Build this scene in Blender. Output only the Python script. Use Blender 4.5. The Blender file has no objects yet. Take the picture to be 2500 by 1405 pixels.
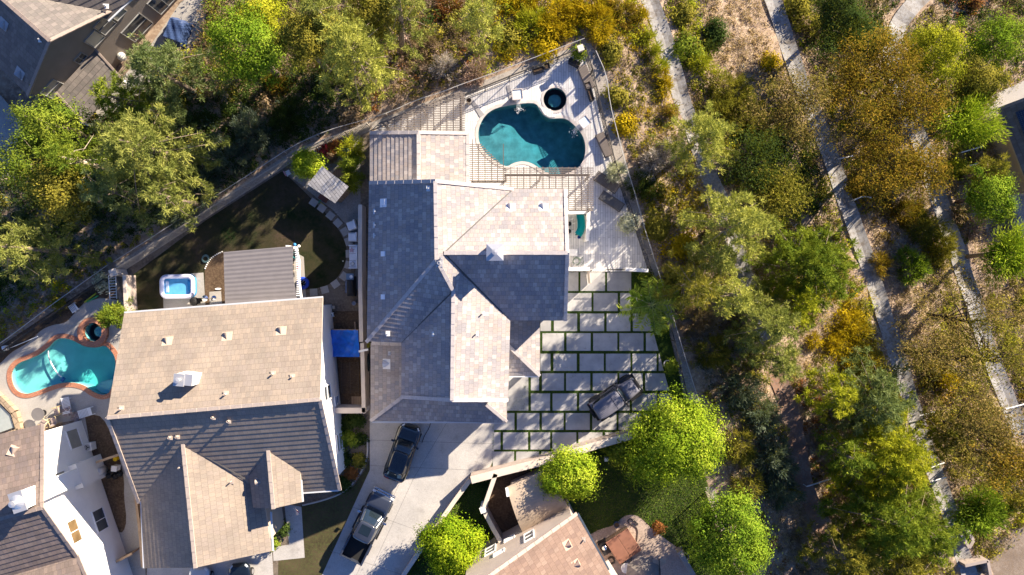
import bpy, bmesh, math, random
import numpy as np
from mathutils import Vector, Matrix
from mathutils.geometry import tessellate_polygon
SC = bpy.context.scene
COL = SC.collection
# ------------------------------------------------------------------ camera, sky, sun, exposure
CAM_H = 56.0
PX = 30.0
cam_d = bpy.data.cameras.new('camera'); cam = bpy.data.objects.new('camera', cam_d); COL.objects.link(cam)
cam.location = (0, 0, CAM_H); cam.rotation_euler = (0, 0, 0)
cam_d.sensor_width = 36; cam_d.lens = 18 / (1250 / PX / CAM_H); cam_d.clip_end = 2000; cam_d.clip_start = 0.5
SC.camera = cam
EL = math.radians(22.8)
AZ = math.atan2(0.73, 0.68)
SUN = Vector((math.sin(AZ) * math.cos(EL), math.cos(AZ) * math.cos(EL), math.sin(EL)))
wd = bpy.data.worlds.new('World'); SC.world = wd; wd.use_nodes = True
nt = wd.node_tree
bgn = nt.nodes['Background']; sky = nt.nodes.new('ShaderNodeTexSky'); sky.sky_type = 'NISHITA'
sky.sun_disc = False; sky.sun_elevation = EL; sky.sun_rotation = AZ; sky.dust_density = 0.3; sky.ozone_density = 5.5
tn = nt.nodes.new('ShaderNodeMix'); tn.data_type = 'RGBA'; tn.blend_type = 'MULTIPLY'; tn.inputs[0].default_value = 1; tn.inputs[7].default_value = (.9, .95, 1.2, 1)
nt.links.new(sky.outputs[0], tn.inputs[6]); nt.links.new(tn.outputs[2], bgn.inputs[0]); bgn.inputs[1].default_value = 0.052
sl = bpy.data.lights.new('sun', 'SUN'); sl.energy = 5.0; sl.angle = math.radians(0.5); sl.color = (1.0, 0.86, 0.67)
so = bpy.data.objects.new('sun', sl); COL.objects.link(so)
so.rotation_euler = SUN.to_track_quat('Z', 'Y').to_euler(); so.location = (60, 55, 60)
SC.view_settings.view_transform = 'Standard'; SC.view_settings.look = 'None'
SC.view_settings.exposure = 1.66; SC.view_settings.gamma = 1.0
try:
    SC.cycles.max_bounces = 6; SC.cycles.transparent_max_bounces = 12; SC.cycles.sample_clamp_indirect = 4
    SC.cycles.caustics_reflective = False; SC.cycles.caustics_refractive = False
except Exception:
    pass
rnd = random.Random(7)
R = math.radians
def W(px, py, z=0.0):
    k = (CAM_H - z) / CAM_H / PX
    return Vector(((px - 1250) * k, (702.5 - py) * k, z))
def W2(px, py, z=0.0):
    v = W(px, py, z); return (v.x, v.y)
# ------------------------------------------------------------------ terrain
PAD = [W2(*p) for p in [(-900, 1400), (0, 850), (120, 762), (280, 648), (500, 512), (715, 370), (900, 296), (1130, 214), (1300, 150), (1440, 98),
       (1482, 190), (1505, 300), (1525, 390), (1565, 520), (1612, 690), (1655, 830), (1705, 980), (1745, 1150), (1800, 1300), (1870, 1450), (1960, 1900), (-900, 1900)]]
NWP = [W2(*p, -2.7) for p in [(-400, -400), (560, -400), (505, 95), (440, 165), (330, 245), (250, 305), (140, 260), (75, 300), (80, 430), (-400, 480)]]
def inpoly(x, y, poly):
    x = np.asarray(x, float); y = np.asarray(y, float); c = np.zeros(x.shape, bool)
    n = len(poly)
    for i in range(n):
        x1, y1 = poly[i]; x2, y2 = poly[i - 1]
        if y1 == y2: continue
        t = ((y1 > y) != (y2 > y)) & (x < (x2 - x1) * (y - y1) / (y2 - y1) + x1)
        c ^= t
    return c
def pdist(x, y, poly, closed=True):
    x = np.asarray(x, float); y = np.asarray(y, float); d = np.full(x.shape, 1e9)
    n = len(poly)
    for i in range(n if closed else n - 1):
        ax, ay = poly[i]; bx, by = poly[(i + 1) % n]
        dx, dy = bx - ax, by - ay; L = dx * dx + dy * dy + 1e-12
        t = np.clip(((x - ax) * dx + (y - ay) * dy) / L, 0, 1)
        d = np.minimum(d, np.hypot(x - ax - t * dx, y - ay - t * dy))
    return d
def terr(x, y):
    x = np.asarray(x, float); y = np.asarray(y, float)
    d = np.where(inpoly(x, y, PAD), 0.0, pdist(x, y, PAD))
    cap = np.interp(x, [-12, 8], [2.8, 9.0])
    dd = np.maximum(0, d - 1.6)
    z = -cap * (1 - np.exp(-dd * 0.27 / cap))
    und = np.minimum(dd * .2, 1) * (0.09 * np.sin(x * .9 + 1.3 * np.sin(y * .5)) * np.sin(y * 1.1 + .7) + .04 * np.sin(x * 2.1 + y * 1.7))
    z = z + und
    return np.where(inpoly(x, y, NWP), np.minimum(z, -2.95), z)
def T(x, y): return float(terr(np.array([x]), np.array([y]))[0])
def G(px, py, dz=0.0):
    z = 0.0
    for _ in range(6):
        p = W(px, py, z + dz); z = T(p.x, p.y)
    p = W(px, py, z + dz); return Vector((p.x, p.y, z))
# ------------------------------------------------------------------ materials
def nodes(name):
    m = bpy.data.materials.new(name); m.use_nodes = True
    t = m.node_tree; b = t.nodes['Principled BSDF']
    return m, t, b
def nd(t, typ, **kw):
    n = t.nodes.new(typ)
    for k, v in kw.items(): setattr(n, k, v)
    return n
def mixc(t, fac, a, b, mode='MIX'):
    n = t.nodes.new('ShaderNodeMix'); n.data_type = 'RGBA'; n.blend_type = mode
    for s, v in ((n.inputs[0], fac), (n.inputs[6], a), (n.inputs[7], b)):
        if hasattr(v, 'node'): t.links.new(v, s)
        elif isinstance(v, (int, float)): s.default_value = v
        else: s.default_value = (*v, 1)
    return n.outputs[2]
def noise(t, scale, detail=4, vec=None, rough=.55):
    n = t.nodes.new('ShaderNodeTexNoise'); n.inputs['Scale'].default_value = scale; n.inputs['Detail'].default_value = detail; n.inputs['Roughness'].default_value = rough
    if vec is None:
        g = t.nodes.new('ShaderNodeNewGeometry'); vec = g.outputs['Position']
    t.links.new(vec, n.inputs['Vector']); return n.outputs['Fac']
def ramp(t, fac, stops, interp='LINEAR'):
    r = t.nodes.new('ShaderNodeValToRGB'); r.color_ramp.interpolation = interp
    e = r.color_ramp.elements
    while len(e) < len(stops): e.new(.5)
    for i, (p, c) in enumerate(stops):
        e[i].position = p; e[i].color = (*c, 1) if len(c) == 3 else c
    t.links.new(fac, r.inputs[0]); return r.outputs[0]
def mth(t, op, a, b=None):
    n = t.nodes.new('ShaderNodeMath'); n.operation = op
    for s, v in ((n.inputs[0], a), (n.inputs[1], b)):
        if v is None: continue
        if hasattr(v, 'node'): t.links.new(v, s)
        else: s.default_value = v
    return n.outputs[0]
def sc3(c, f): return tuple(max(0, min(1, x * f)) for x in c)
def mat(name, col, rough=.8, var=.18, scale=2.0, bump=0.0, bscale=25, metal=0.0, spec=.3, coat=0.0):
    m, t, b = nodes(name)
    f = noise(t, scale, 6)
    b.inputs['Roughness'].default_value = rough; b.inputs['Metallic'].default_value = metal
    b.inputs['Specular IOR Level'].default_value = spec; b.inputs['Coat Weight'].default_value = coat
    if coat: b.inputs['Coat Roughness'].default_value = .04
    t.links.new(ramp(t, f, [(.3, sc3(col, 1 - var)), (.7, sc3(col, 1 + var))]), b.inputs['Base Color'])
    if bump:
        bn = nd(t, 'ShaderNodeBump'); bn.inputs['Strength'].default_value = bump; bn.inputs['Distance'].default_value = .05
        t.links.new(noise(t, bscale, 5), bn.inputs['Height']); t.links.new(bn.outputs[0], b.inputs['Normal'])
    return m
def mix_mat(name, c1, c2, c3, s1=.4, s2=6, rough=.9, bump=.4, bscale=18):
    m, t, b = nodes(name)
    a = ramp(t, noise(t, s1, 8, rough=.65), [(.36, c1), (.62, c2)])
    o = mixc(t, ramp(t, noise(t, s2, 6), [(.45, (0, 0, 0)), (.68, (1, 1, 1))]), a, c3)
    o = mixc(t, .7, o, ramp(t, noise(t, s2 * 7, 3), [(.3, (.55, .55, .55)), (.75, (1.25, 1.25, 1.25))]), 'MULTIPLY')
    t.links.new(o, b.inputs['Base Color']); b.inputs['Roughness'].default_value = rough; b.inputs['Specular IOR Level'].default_value = .15
    bn = nd(t, 'ShaderNodeBump'); bn.inputs['Strength'].default_value = bump; bn.inputs['Distance'].default_value = .08
    t.links.new(noise(t, bscale, 6), bn.inputs['Height']); t.links.new(bn.outputs[0], b.inputs['Normal'])
    return m
def tile_mat(name, cols, joint=.55, rough=.75):
    m, t, b = nodes(name)
    uv = nd(t, 'ShaderNodeUVMap'); s = nd(t, 'ShaderNodeSeparateXYZ'); t.links.new(uv.outputs[0], s.inputs[0])
    row = mth(t, 'FLOOR', s.outputs[1])
    w1 = nd(t, 'ShaderNodeTexWhiteNoise', noise_dimensions='1D'); t.links.new(row, w1.inputs['W'])
    u = mth(t, 'ADD', s.outputs[0], mth(t, 'ADD', mth(t, 'MULTIPLY', row, .5), mth(t, 'MULTIPLY', w1.outputs[0], .25)))
    fu = mth(t, 'FLOOR', u)
    cb = nd(t, 'ShaderNodeCombineXYZ'); t.links.new(fu, cb.inputs[0]); t.links.new(row, cb.inputs[1])
    w2 = nd(t, 'ShaderNodeTexWhiteNoise', noise_dimensions='3D'); t.links.new(cb.outputs[0], w2.inputs['Vector'])
    n = len(cols)
    c = ramp(t, w2.outputs[0], [(i / max(1, n), q) for i, q in enumerate(cols)], 'CONSTANT')
    c = mixc(t, .55, c, ramp(t, noise(t, .55, 5), [(.3, (.72, .72, .74)), (.7, (1.18, 1.16, 1.14))]), 'MULTIPLY')
    c = mixc(t, .5, c, ramp(t, noise(t, 14, 4), [(.3, (.75, .75, .75)), (.7, (1.2, 1.2, 1.2))]), 'MULTIPLY')
    fr = mth(t, 'FRACT', u)
    j = mth(t, 'GREATER_THAN', fr, .93)
    fv = mth(t, 'LESS_THAN', mth(t, 'FRACT', s.outputs[1]), .07)
    j = mth(t, 'MAXIMUM', j, fv)
    c = mixc(t, mth(t, 'MULTIPLY', j, 1 - joint), c, sc3(cols[0], .25))
    t.links.new(c, b.inputs['Base Color']); b.inputs['Roughness'].default_value = rough; b.inputs['Specular IOR Level'].default_value = .25
    return m
def plank_mat(name, c1, c2, wid=.2, ln=1.3, rot=0.0, gap=.012, rough=.65, gapc=.45, var=1.0):
    m, t, b = nodes(name)
    g = nd(t, 'ShaderNodeNewGeometry'); mp = nd(t, 'ShaderNodeMapping'); mp.inputs['Rotation'].default_value = (0, 0, rot)
    t.links.new(g.outputs['Position'], mp.inputs[0])
    br = nd(t, 'ShaderNodeTexBrick'); t.links.new(mp.outputs[0], br.inputs[0])
    br.inputs['Scale'].default_value = 1; br.inputs['Brick Width'].default_value = ln; br.inputs['Row Height'].default_value = wid
    br.inputs['Mortar Size'].default_value = gap; br.inputs['Color1'].default_value = (*c1, 1); br.inputs['Color2'].default_value = (*c2, 1)
    br.inputs['Mortar'].default_value = (*sc3(c1, gapc), 1); br.inputs['Bias'].default_value = 0
    c = mixc(t, .6, br.outputs[0], ramp(t, noise(t, 1.1, 6), [(.3, (.78, .78, .8)), (.7, (1.15, 1.14, 1.12))]), 'MULTIPLY')
    st = nd(t, 'ShaderNodeMapping'); st.inputs['Rotation'].default_value = (0, 0, rot); st.inputs['Scale'].default_value = (2, 30, 2)
    t.links.new(g.outputs['Position'], st.inputs[0])
    c = mixc(t, .5, c, ramp(t, noise(t, 1.0, 4, st.outputs[0]), [(.3, (.8, .8, .8)), (.7, (1.15, 1.15, 1.15))]), 'MULTIPLY')
    t.links.new(c, b.inputs['Base Color']); b.inputs['Roughness'].default_value = rough
    return m
def leaf_mat(name, cols, trans=.27, rough=.6):
    m = bpy.data.materials.new(name); m.use_nodes = True; t = m.node_tree; t.nodes.clear()
    o = nd(t, 'ShaderNodeOutputMaterial'); a = nd(t, 'ShaderNodeAttribute', attribute_name='tint')
    n = len(cols); c = ramp(t, a.outputs['Fac'], [(i / (n - 1), q) for i, q in enumerate(cols)])
    d = nd(t, 'ShaderNodeBsdfDiffuse'); tr = nd(t, 'ShaderNodeBsdfTranslucent'); mx = nd(t, 'ShaderNodeMixShader')
    t.links.new(c, d.inputs[0]); t.links.new(mixc(t, .35, c, (.35, .4, .02)), tr.inputs[0]); mx.inputs[0].default_value = trans
    t.links.new(d.outputs[0], mx.inputs[1]); t.links.new(tr.outputs[0], mx.inputs[2]); t.links.new(mx.outputs[0], o.inputs[0])
    return m
def water_mat(name, absorb, density, ripple=.06, rscale=3.0):
    m = bpy.data.materials.new(name); m.use_nodes = True; t = m.node_tree; t.nodes.clear()
    o = nd(t, 'ShaderNodeOutputMaterial'); tr = nd(t, 'ShaderNodeBsdfTransparent'); gl = nd(t, 'ShaderNodeBsdfGlossy'); fr = nd(t, 'ShaderNodeFresnel')
    fr.inputs[0].default_value = 1.33; gl.inputs['Roughness'].default_value = .03; mx = nd(t, 'ShaderNodeMixShader')
    bn = nd(t, 'ShaderNodeBump'); bn.inputs['Strength'].default_value = ripple; bn.inputs['Distance'].default_value = .3
    t.links.new(noise(t, rscale, 4), bn.inputs['Height']); t.links.new(bn.outputs[0], gl.inputs['Normal']); t.links.new(bn.outputs[0], fr.inputs['Normal'])
    tr.inputs[0].default_value = (.93, .97, 1, 1)
    gm = nd(t, 'ShaderNodeNewGeometry'); t.links.new(mth(t, 'MULTIPLY', fr.outputs[0], mth(t, 'SUBTRACT', 1.0, gm.outputs['Backfacing'])), mx.inputs[0]); t.links.new(tr.outputs[0], mx.inputs[1]); t.links.new(gl.outputs[0], mx.inputs[2]); t.links.new(mx.outputs[0], o.inputs[0])
    va = nd(t, 'ShaderNodeVolumeAbsorption'); va.inputs[0].default_value = (*absorb, 1); va.inputs[1].default_value = density
    t.links.new(va.outputs[0], o.inputs['Volume'])
    return m
# ------------------------------------------------------------------ object helpers
def tag(o, label=None, cat=None, group=None, kind=None):
    if label: o['label'] = label
    if cat: o['category'] = cat
    if group: o['group'] = group
    if kind: o['kind'] = kind
    return o
def empty(name, loc, rz=0.0, label=None, cat=None, group=None):
    o = bpy.data.objects.new(name, None); COL.objects.link(o); o.location = loc; o.rotation_euler = (0, 0, rz)
    o.empty_display_size = .2
    return tag(o, label, cat, group)
def copy_tree(o, parent=None):
    c = o.copy(); COL.objects.link(c)
    if parent is not None: c.parent = parent
    for ch in list(o.children): copy_tree(ch, c)
    return c
class MB:
    def __init__(s): s.v = []; s.f = []; s.uv = {}
    def add(s, vs, fs, M_=None):
        b = len(s.v)
        s.v += [tuple(M_ @ Vector(q)) if M_ is not None else tuple(q) for q in vs]
        s.f += [tuple(b + i for i in f) for f in fs]
        return s
    def box(s, c, d, rz=0.0, M_=None, taper=1.0):
        x, y, z = d[0] / 2, d[1] / 2, d[2] / 2; t = taper
        vs = [(-x, -y, -z), (x, -y, -z), (x, y, -z), (-x, y, -z), (-x * t, -y * t, z), (x * t, -y * t, z), (x * t, y * t, z), (-x * t, y * t, z)]
        m = Matrix.Translation(Vector(c)) @ Matrix.Rotation(rz, 4, 'Z')
        if M_ is not None: m = M_ @ m
        return s.add(vs, [(3, 2, 1, 0), (4, 5, 6, 7), (0, 1, 5, 4), (1, 2, 6, 5), (2, 3, 7, 6), (3, 0, 4, 7)], m)
    def bar(s, a, b, w, h=None, up=(0, 0, 1)):
        a = Vector(a); b = Vector(b); h = h or w; d = b - a; L = d.length
        if L < 1e-6: return s
        x = d / L; u = Vector(up)
        if abs(x.dot(u)) > .98: u = Vector((1, 0, 0))
        y = u.cross(x).normalized(); z = x.cross(y)
        m = Matrix((x, y, z)).transposed().to_4x4(); m.translation = (a + b) / 2
        return s.box((0, 0, 0), (L, w, h), 0, m)
    def prism(s, pts, z0, z1):
        pts = [tuple(p[:2]) for p in pts]
        if sum(pts[i - 1][0] * p[1] - p[0] * pts[i - 1][1] for i, p in enumerate(pts)) < 0: pts = pts[::-1]
        n = len(pts); b = len(s.v)
        s.v += [(x, y, z0) for x, y in pts] + [(x, y, z1) for x, y in pts]
        for t in tessellate_polygon([[Vector((x, y, 0)) for x, y in pts]]):
            a, c, d = t
            A, C_, D = pts[a], pts[c], pts[d]
            if (C_[0] - A[0]) * (D[1] - A[1]) - (C_[1] - A[1]) * (D[0] - A[0]) < 0: c, d = d, c
            s.f.append((b + n + a, b + n + c, b + n + d)); s.f.append((b + d, b + c, b + a))
        for i in range(n):
            j = (i + 1) % n; s.f.append((b + i, b + j, b + n + j, b + n + i))
        return s
    def tube(s, pts, r, seg=7, cap=True):
        pts = [Vector(p) for p in pts]; n = len(pts); rs = r if isinstance(r, (list, tuple)) else [r] * n
        b = len(s.v); prev = None
        for i, p in enumerate(pts):
            d = (pts[min(i + 1, n - 1)] - pts[max(i - 1, 0)]).normalized()
            if prev is None:
                u = Vector((0, 0, 1)) if abs(d.z) < .9 else Vector((1, 0, 0))
                x = u.cross(d).normalized()
            else:
                x = (prev - d * prev.dot(d)).normalized()
            prev = x; y = d.cross(x)
            for k in range(seg):
                a = 2 * math.pi * k / seg
                s.v.append(tuple(p + (x * math.cos(a) + y * math.sin(a)) * rs[i]))
        for i in range(n - 1):
            for k in range(seg):
                k2 = (k + 1) % seg
                s.f.append((b + i * seg + k, b + i * seg + k2, b + (i + 1) * seg + k2, b + (i + 1) * seg + k))
        if cap:
            s.f.append(tuple(b + k for k in range(seg))[::-1]); s.f.append(tuple(b + (n - 1) * seg + k for k in range(seg)))
        return s
    def lathe(s, prof, c=(0, 0, 0), seg=20, closed=False, sx=1, sy=1):
        b = len(s.v); n = len(prof)
        for r, z in prof:
            for k in range(seg):
                a = 2 * math.pi * k / seg; s.v.append((c[0] + r * sx * math.cos(a), c[1] + r * sy * math.sin(a), c[2] + z))
        for i in range(n - 1 if not closed else n):
            j = (i + 1) % n
            for k in range(seg):
                k2 = (k + 1) % seg
                s.f.append((b + i * seg + k, b + i * seg + k2, b + j * seg + k2, b + j * seg + k))
        if not closed:
            if prof[0][0] > 1e-4: s.f.append(tuple(b + k for k in range(seg))[::-1])
            if prof[-1][0] > 1e-4: s.f.append(tuple(b + (n - 1) * seg + k for k in range(seg)))
        return s
    def loft(s, rings, cap=True):
        b = len(s.v); n = len(rings[0])
        for r in rings: s.v += [tuple(p) for p in r]
        for i in range(len(rings) - 1):
            for k in range(n):
                k2 = (k + 1) % n
                s.f.append((b + i * n + k, b + i * n + k2, b + (i + 1) * n + k2, b + (i + 1) * n + k))
        if cap:
            s.f.append(tuple(b + k for k in range(n))[::-1]); s.f.append(tuple(b + (len(rings) - 1) * n + k for k in range(n)))
        return s
    def poly(s, pts, uvs=None):
        b = len(s.v); s.v += [tuple(p) for p in pts]
        if uvs: s.uv[len(s.f)] = uvs
        s.f.append(tuple(range(b, b + len(pts)))); return s
    def build(s, name, m, parent=None, smooth=False, bevel=0.0):
        me = bpy.data.meshes.new(name); me.from_pydata(s.v, [], s.f)
        if s.uv:
            ul = me.uv_layers.new(name='UVMap')
            for fi, uvs in s.uv.items():
                p = me.polygons[fi]
                for k, li in enumerate(p.loop_indices): ul.data[li].uv = uvs[k]
        me.materials.append(m)
        if smooth: me.polygons.foreach_set('use_smooth', [True] * len(me.polygons))
        me.validate(); me.update()
        o = bpy.data.objects.new(name, me); COL.objects.link(o)
        if parent is not None: o.parent = parent
        if bevel:
            bv = o.modifiers.new('bevel', 'BEVEL'); bv.width = bevel; bv.segments = 2; bv.limit_method = 'ANGLE'; bv.angle_limit = R(40)
        return o
def sheet(name, pts, z, m, holes=(), kind='structure', parent=None, label=None, cat=None):
    loops = [[Vector((*W2(*p), 0)) for p in pts]] + [[Vector((*q, 0)) for q in h] for h in holes]
    mb = MB()
    if holes:
        bm = bmesh.new(); es = []
        for l in loops:
            vs = [bm.verts.new((q.x, q.y, z)) for q in l]
            es += [bm.edges.new((vs[i - 1], vs[i])) for i in range(len(vs))]
        bmesh.ops.triangle_fill(bm, use_beauty=True, use_dissolve=False, edges=es)
        for f in list(bm.faces):
            c = f.calc_center_median()
            if any(bool(inpoly(np.array([c.x]), np.array([c.y]), [(q.x, q.y) for q in h])[0]) for h in loops[1:]): bm.faces.remove(f)
            elif f.normal.z < 0: f.normal_flip()
        bm.verts.index_update(); mb.v = [tuple(v.co) for v in bm.verts]; mb.f = []
        for f in bm.faces:
            ids = [v.index for v in f.verts]; A, B, C_ = (bm.verts[:][i].co for i in ids[:3])
            if (B.x - A.x) * (C_.y - A.y) - (B.y - A.y) * (C_.x - A.x) < 0: ids = ids[::-1]
            mb.f.append(tuple(ids))
        bm.free()
    else:
        flat = loops[0]
        for a, b, c in tessellate_polygon(loops):
            A, B, C_ = flat[a], flat[b], flat[c]
            if (B.x - A.x) * (C_.y - A.y) - (B.y - A.y) * (C_.x - A.x) < 0: b, c = c, b
            mb.f.append((a, b, c))
        mb.v = [(q.x, q.y, z) for q in flat]
    o = mb.build(name, m, parent)
    return tag(o, label, cat, None, kind)
def offset_poly(pts, d):
    n = len(pts); out = []
    ar = sum(pts[i - 1][0] * p[1] - p[0] * pts[i - 1][1] for i, p in enumerate(pts))
    sg = 1 if ar > 0 else -1
    for i in range(n):
        p0 = Vector(pts[i - 1][:2]); p1 = Vector(pts[i][:2]); p2 = Vector(pts[(i + 1) % n][:2])
        d1 = (p1 - p0).normalized(); d2 = (p2 - p1).normalized()
        n1 = Vector((d1.y, -d1.x)) * sg; n2 = Vector((d2.y, -d2.x)) * sg
        b = (n1 + n2); L = b.length
        if L < 1e-3: b = n1; L = 1
        b /= L; k = d / max(.35, b.dot(n1)); out.append((p1.x + b.x * k, p1.y + b.y * k))
    return out
def smooth_loop(pts, it=2):
    for _ in range(it):
        q = []
        for i in range(len(pts)):
            a = pts[i]; b = pts[(i + 1) % len(pts)]
            q += [(a[0] * .75 + b[0] * .25, a[1] * .75 + b[1] * .25), (a[0] * .25 + b[0] * .75, a[1] * .25 + b[1] * .75)]
        pts = q
    return pts
def smooth_line(pts, it=2):
    vec = isinstance(pts[0], Vector)
    for _ in range(it):
        q = [pts[0]]
        for a, b in zip(pts, pts[1:]):
            q += [tuple(a[i] * .75 + b[i] * .25 for i in range(len(a))), tuple(a[i] * .25 + b[i] * .75 for i in range(len(a)))]
        pts = q + [pts[-1]]
    return [Vector(p) for p in pts] if vec else pts
def clip(poly, nx, ny, c):
    out = []
    for i in range(len(poly)):
        a = poly[i]; b = poly[(i + 1) % len(poly)]
        da = a[0] * nx + a[1] * ny - c; db = b[0] * nx + b[1] * ny - c
        if da >= 0: out.append(a)
        if (da > 0 and db < 0) or (da < 0 and db > 0):
            t = da / (da - db); out.append((a[0] + (b[0] - a[0]) * t, a[1] + (b[1] - a[1]) * t))
    return out
# ------------------------------------------------------------------ roofs
def roof_plane(mb, under, pts, course=.36, tw=.31, lift=.022, thick=.16):
    P = [Vector(p) for p in pts]
    n = Vector((0, 0, 0))
    for i in range(len(P)): n += (P[i - 1]).cross(P[i])
    if n.z < 0: n = -n; P = P[::-1]
    n.normalize(); o = sum(P, Vector()) / len(P)
    P = [p - n * (p - o).dot(n) for p in P]
    up = Vector((0, 0, 1)); v = (up - n * n.z)
    if v.length < 1e-3: v = Vector((0, 1, 0))
    v.normalize(); u = v.cross(n).normalized()
    q = [((p - o).dot(u), (p - o).dot(v)) for p in P]
    v0 = min(b for a, b in q); v1 = max(b for a, b in q)
    seed = rnd.randint(0, 400) * 7
    k = 0
    while v0 + k * course < v1 - .01:
        lo = v0 + k * course; hi = lo + course
        c = clip(clip(q, 0, 1, lo), 0, -1, -hi)
        if len(c) > 2:
            pt = [o + u * a + v * b + n * (lift * (1 - (b - lo) / course) + .004) for a, b in c]
            mb.poly(pt, [(a / tw, seed + k + max(.001, min(.999, (b - lo) / course))) for a, b in c])
            low = [a for a, b in c if abs(b - lo) < 1e-4]
            if len(low) >= 2:
                a0, a1 = min(low), max(low)
                A = o + u * a0 + v * lo; B = o + u * a1 + v * lo
                mb.poly([A - n * .01, B - n * .01, B + n * (lift + .004), A + n * (lift + .004)], [(a0 / tw, seed + k + .01), (a1 / tw, seed + k + .01), (a1 / tw, seed + k + .06), (a0 / tw, seed + k + .06)])
        k += 1
    m = len(P); b = len(under.v)
    under.v += [tuple(p - n * .003) for p in P] + [tuple(p - up * thick) for p in P]
    under.f.append(tuple(b + m + i for i in range(m))[::-1])
    for i in range(m):
        j = (i + 1) % m; under.f.append((b + i, b + m + i, b + m + j, b + j))
    return n
def caps(mb, a, b, w=.26, h=.09, seg=.38, n=None):
    a = Vector(a); b = Vector(b); L = (b - a).length; k = max(1, int(L / seg)); d = (b - a) / k
    for i in range(k):
        p = a + d * i; q = p + d * 1.06
        mb.bar(p + Vector((0, 0, h * .35 + .012 * (i % 2))), q + Vector((0, 0, h * .35 + .012 * (i % 2) + .012)), w + rnd.uniform(-.01, .01), h)
def vent_dormer(name, p, down, m, parent, s=.5):
    """half-cone attic vent sitting on a roof: p on the roof, down = horizontal unit vector down-slope"""
    d = Vector((down[0], down[1], 0)).normalized(); r = Vector((-d.y, d.x, 0)); p = Vector(p)
    mb = MB(); sl = down[2] if len(down) > 2 else .5
    tip = p - d * s * .55 + Vector((0, 0, s * .55 * sl + .02)); fr = []
    for k in range(9):
        a = math.pi * k / 8; fr.append(p + d * s * .45 + r * math.cos(a) * s * .55 + Vector((0, 0, -s * .45 * sl + math.sin(a) * s * .62 + .02)))
    b = len(mb.v); mb.v += [tuple(tip)] + [tuple(q) for q in fr]
    for k in range(8): mb.f.append((b, b + 1 + k, b + 2 + k))
    mb.f.append(tuple(b + 1 + k for k in range(9))[::-1])
    c = p + Vector((0, 0, .03)); dn = Vector((d.x, d.y, -sl)); 
    q = [c + r * s * .7 + dn * s * .5, c - r * s * .7 + dn * s * .5, c - r * s * .7 - dn * s * .62, c + r * s * .7 - dn * s * .62]
    mb.poly([x for x in q]); mb.poly([x - Vector((0, 0, .04)) for x in q][::-1])
    return mb.build(name, m, parent)
def vent_pipe(p, m, parent, r=.06, h=.35, base=.28, flat=True):
    mb = MB(); p = Vector(p)
    if flat: mb.box((p.x, p.y, p.z + .015), (base, base * 1.2, .05), 0)
    mb.lathe([(r, -.1), (r, h), (r * .6, h), (r * .6, h - .08)], (p.x, p.y, p.z), 10)
    return mb.build('roof_vent', m, parent)
def wall_ring(mb, fp, z0, tops):
    n = len(fp)
    for i in range(n):
        j = (i + 1) % n; a, b = fp[i], fp[j]
        mb.poly([(a[0], a[1], z0), (b[0], b[1], z0), (b[0], b[1], tops[j]), (a[0], a[1], tops[i])])
    return mb
def window(parent, p0, p1, s, zc, w, h, fm, gm, bars=1, horiz=True, out=.04, label=None, fwid=.07):
    """window on the wall p0->p1 at distance s along it; frame part with pane and frame depth"""
    a = Vector((p0[0], p0[1], 0)); b = Vector((p1[0], p1[1], 0)); d = (b - a).normalized(); nrm = Vector((d.y, -d.x, 0))
    c = a + d * s + Vector((0, 0, zc)); ang = math.atan2(d.y, d.x); up = Vector((0, 0, 1))
    mb = MB(); fw = fwid; o = nrm * out
    for sg in (-1, 1):
        mb.bar(c + o + d * sg * w / 2 - up * (h / 2 + fw), c + o + d * sg * w / 2 + up * (h / 2 + fw), fw, .1, nrm)
        mb.bar(c + o + up * sg * h / 2 - d * (w / 2), c + o + up * sg * h / 2 + d * (w / 2), fw, .1, nrm)
    for k in range(bars):
        t = (k + 1) / (bars + 1) - .5
        if horiz: mb.bar(c + o + up * h * t - d * w / 2, c + o + up * h * t + d * w / 2, .05, .07, nrm)
        else: mb.bar(c + o + d * w * t - up * h / 2, c + o + d * w * t + up * h / 2, .05, .07, nrm)
    f = mb.build('window', fm, parent)
    if label: f['label'] = label
    g = MB(); q = c + nrm * (out * .5)
    g.bar(q - d * w / 2, q + d * w / 2, h, .03, nrm) if False else g.add([q - d * w / 2 - up * h / 2, q + d * w / 2 - up * h / 2, q + d * w / 2 + up * h / 2, q - d * w / 2 + up * h / 2], [(0, 1, 2, 3)])
    g.build('pane', gm, f)
    return f
# ------------------------------------------------------------------ shared materials
m_soil = mix_mat('slope_soil', (.19, .135, .10), (.36, .265, .195), (.48, .38, .285), .35, 3)
m_dirt = mix_mat('yard_dirt', (.12, .095, .075), (.2, .165, .13), (.26, .21, .16), .8, 5)
m_brown_dirt = mix_mat('brown_dirt', (.07, .045, .03), (.13, .085, .055), (.17, .12, .075), .9, 6)
m_gravel = mix_mat('gravel', (.3, .29, .27), (.42, .4, .37), (.22, .21, .2), 1.2, 14, bump=.8, bscale=40)
m_lawn_dry = mix_mat('dry_lawn', (.07, .06, .03), (.13, .10, .055), (.1, .11, .04), .5, 5, bump=.8, bscale=40)
m_lawn = mix_mat('lawn', (.03, .06, .014), (.06, .10, .02), (.10, .095, .04), .6, 6, bump=.9, bscale=40)
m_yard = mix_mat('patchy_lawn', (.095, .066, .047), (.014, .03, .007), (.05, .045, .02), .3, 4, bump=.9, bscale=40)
m_turf = mix_mat('turf', (.03, .06, .012), (.045, .085, .018), (.055, .10, .02), 1.5, 12, bump=.9, bscale=60)
m_conc = mix_mat('concrete', (.44, .42, .40), (.58, .55, .52), (.50, .48, .46), .35, 5, rough=.8, bump=.1)
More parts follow.
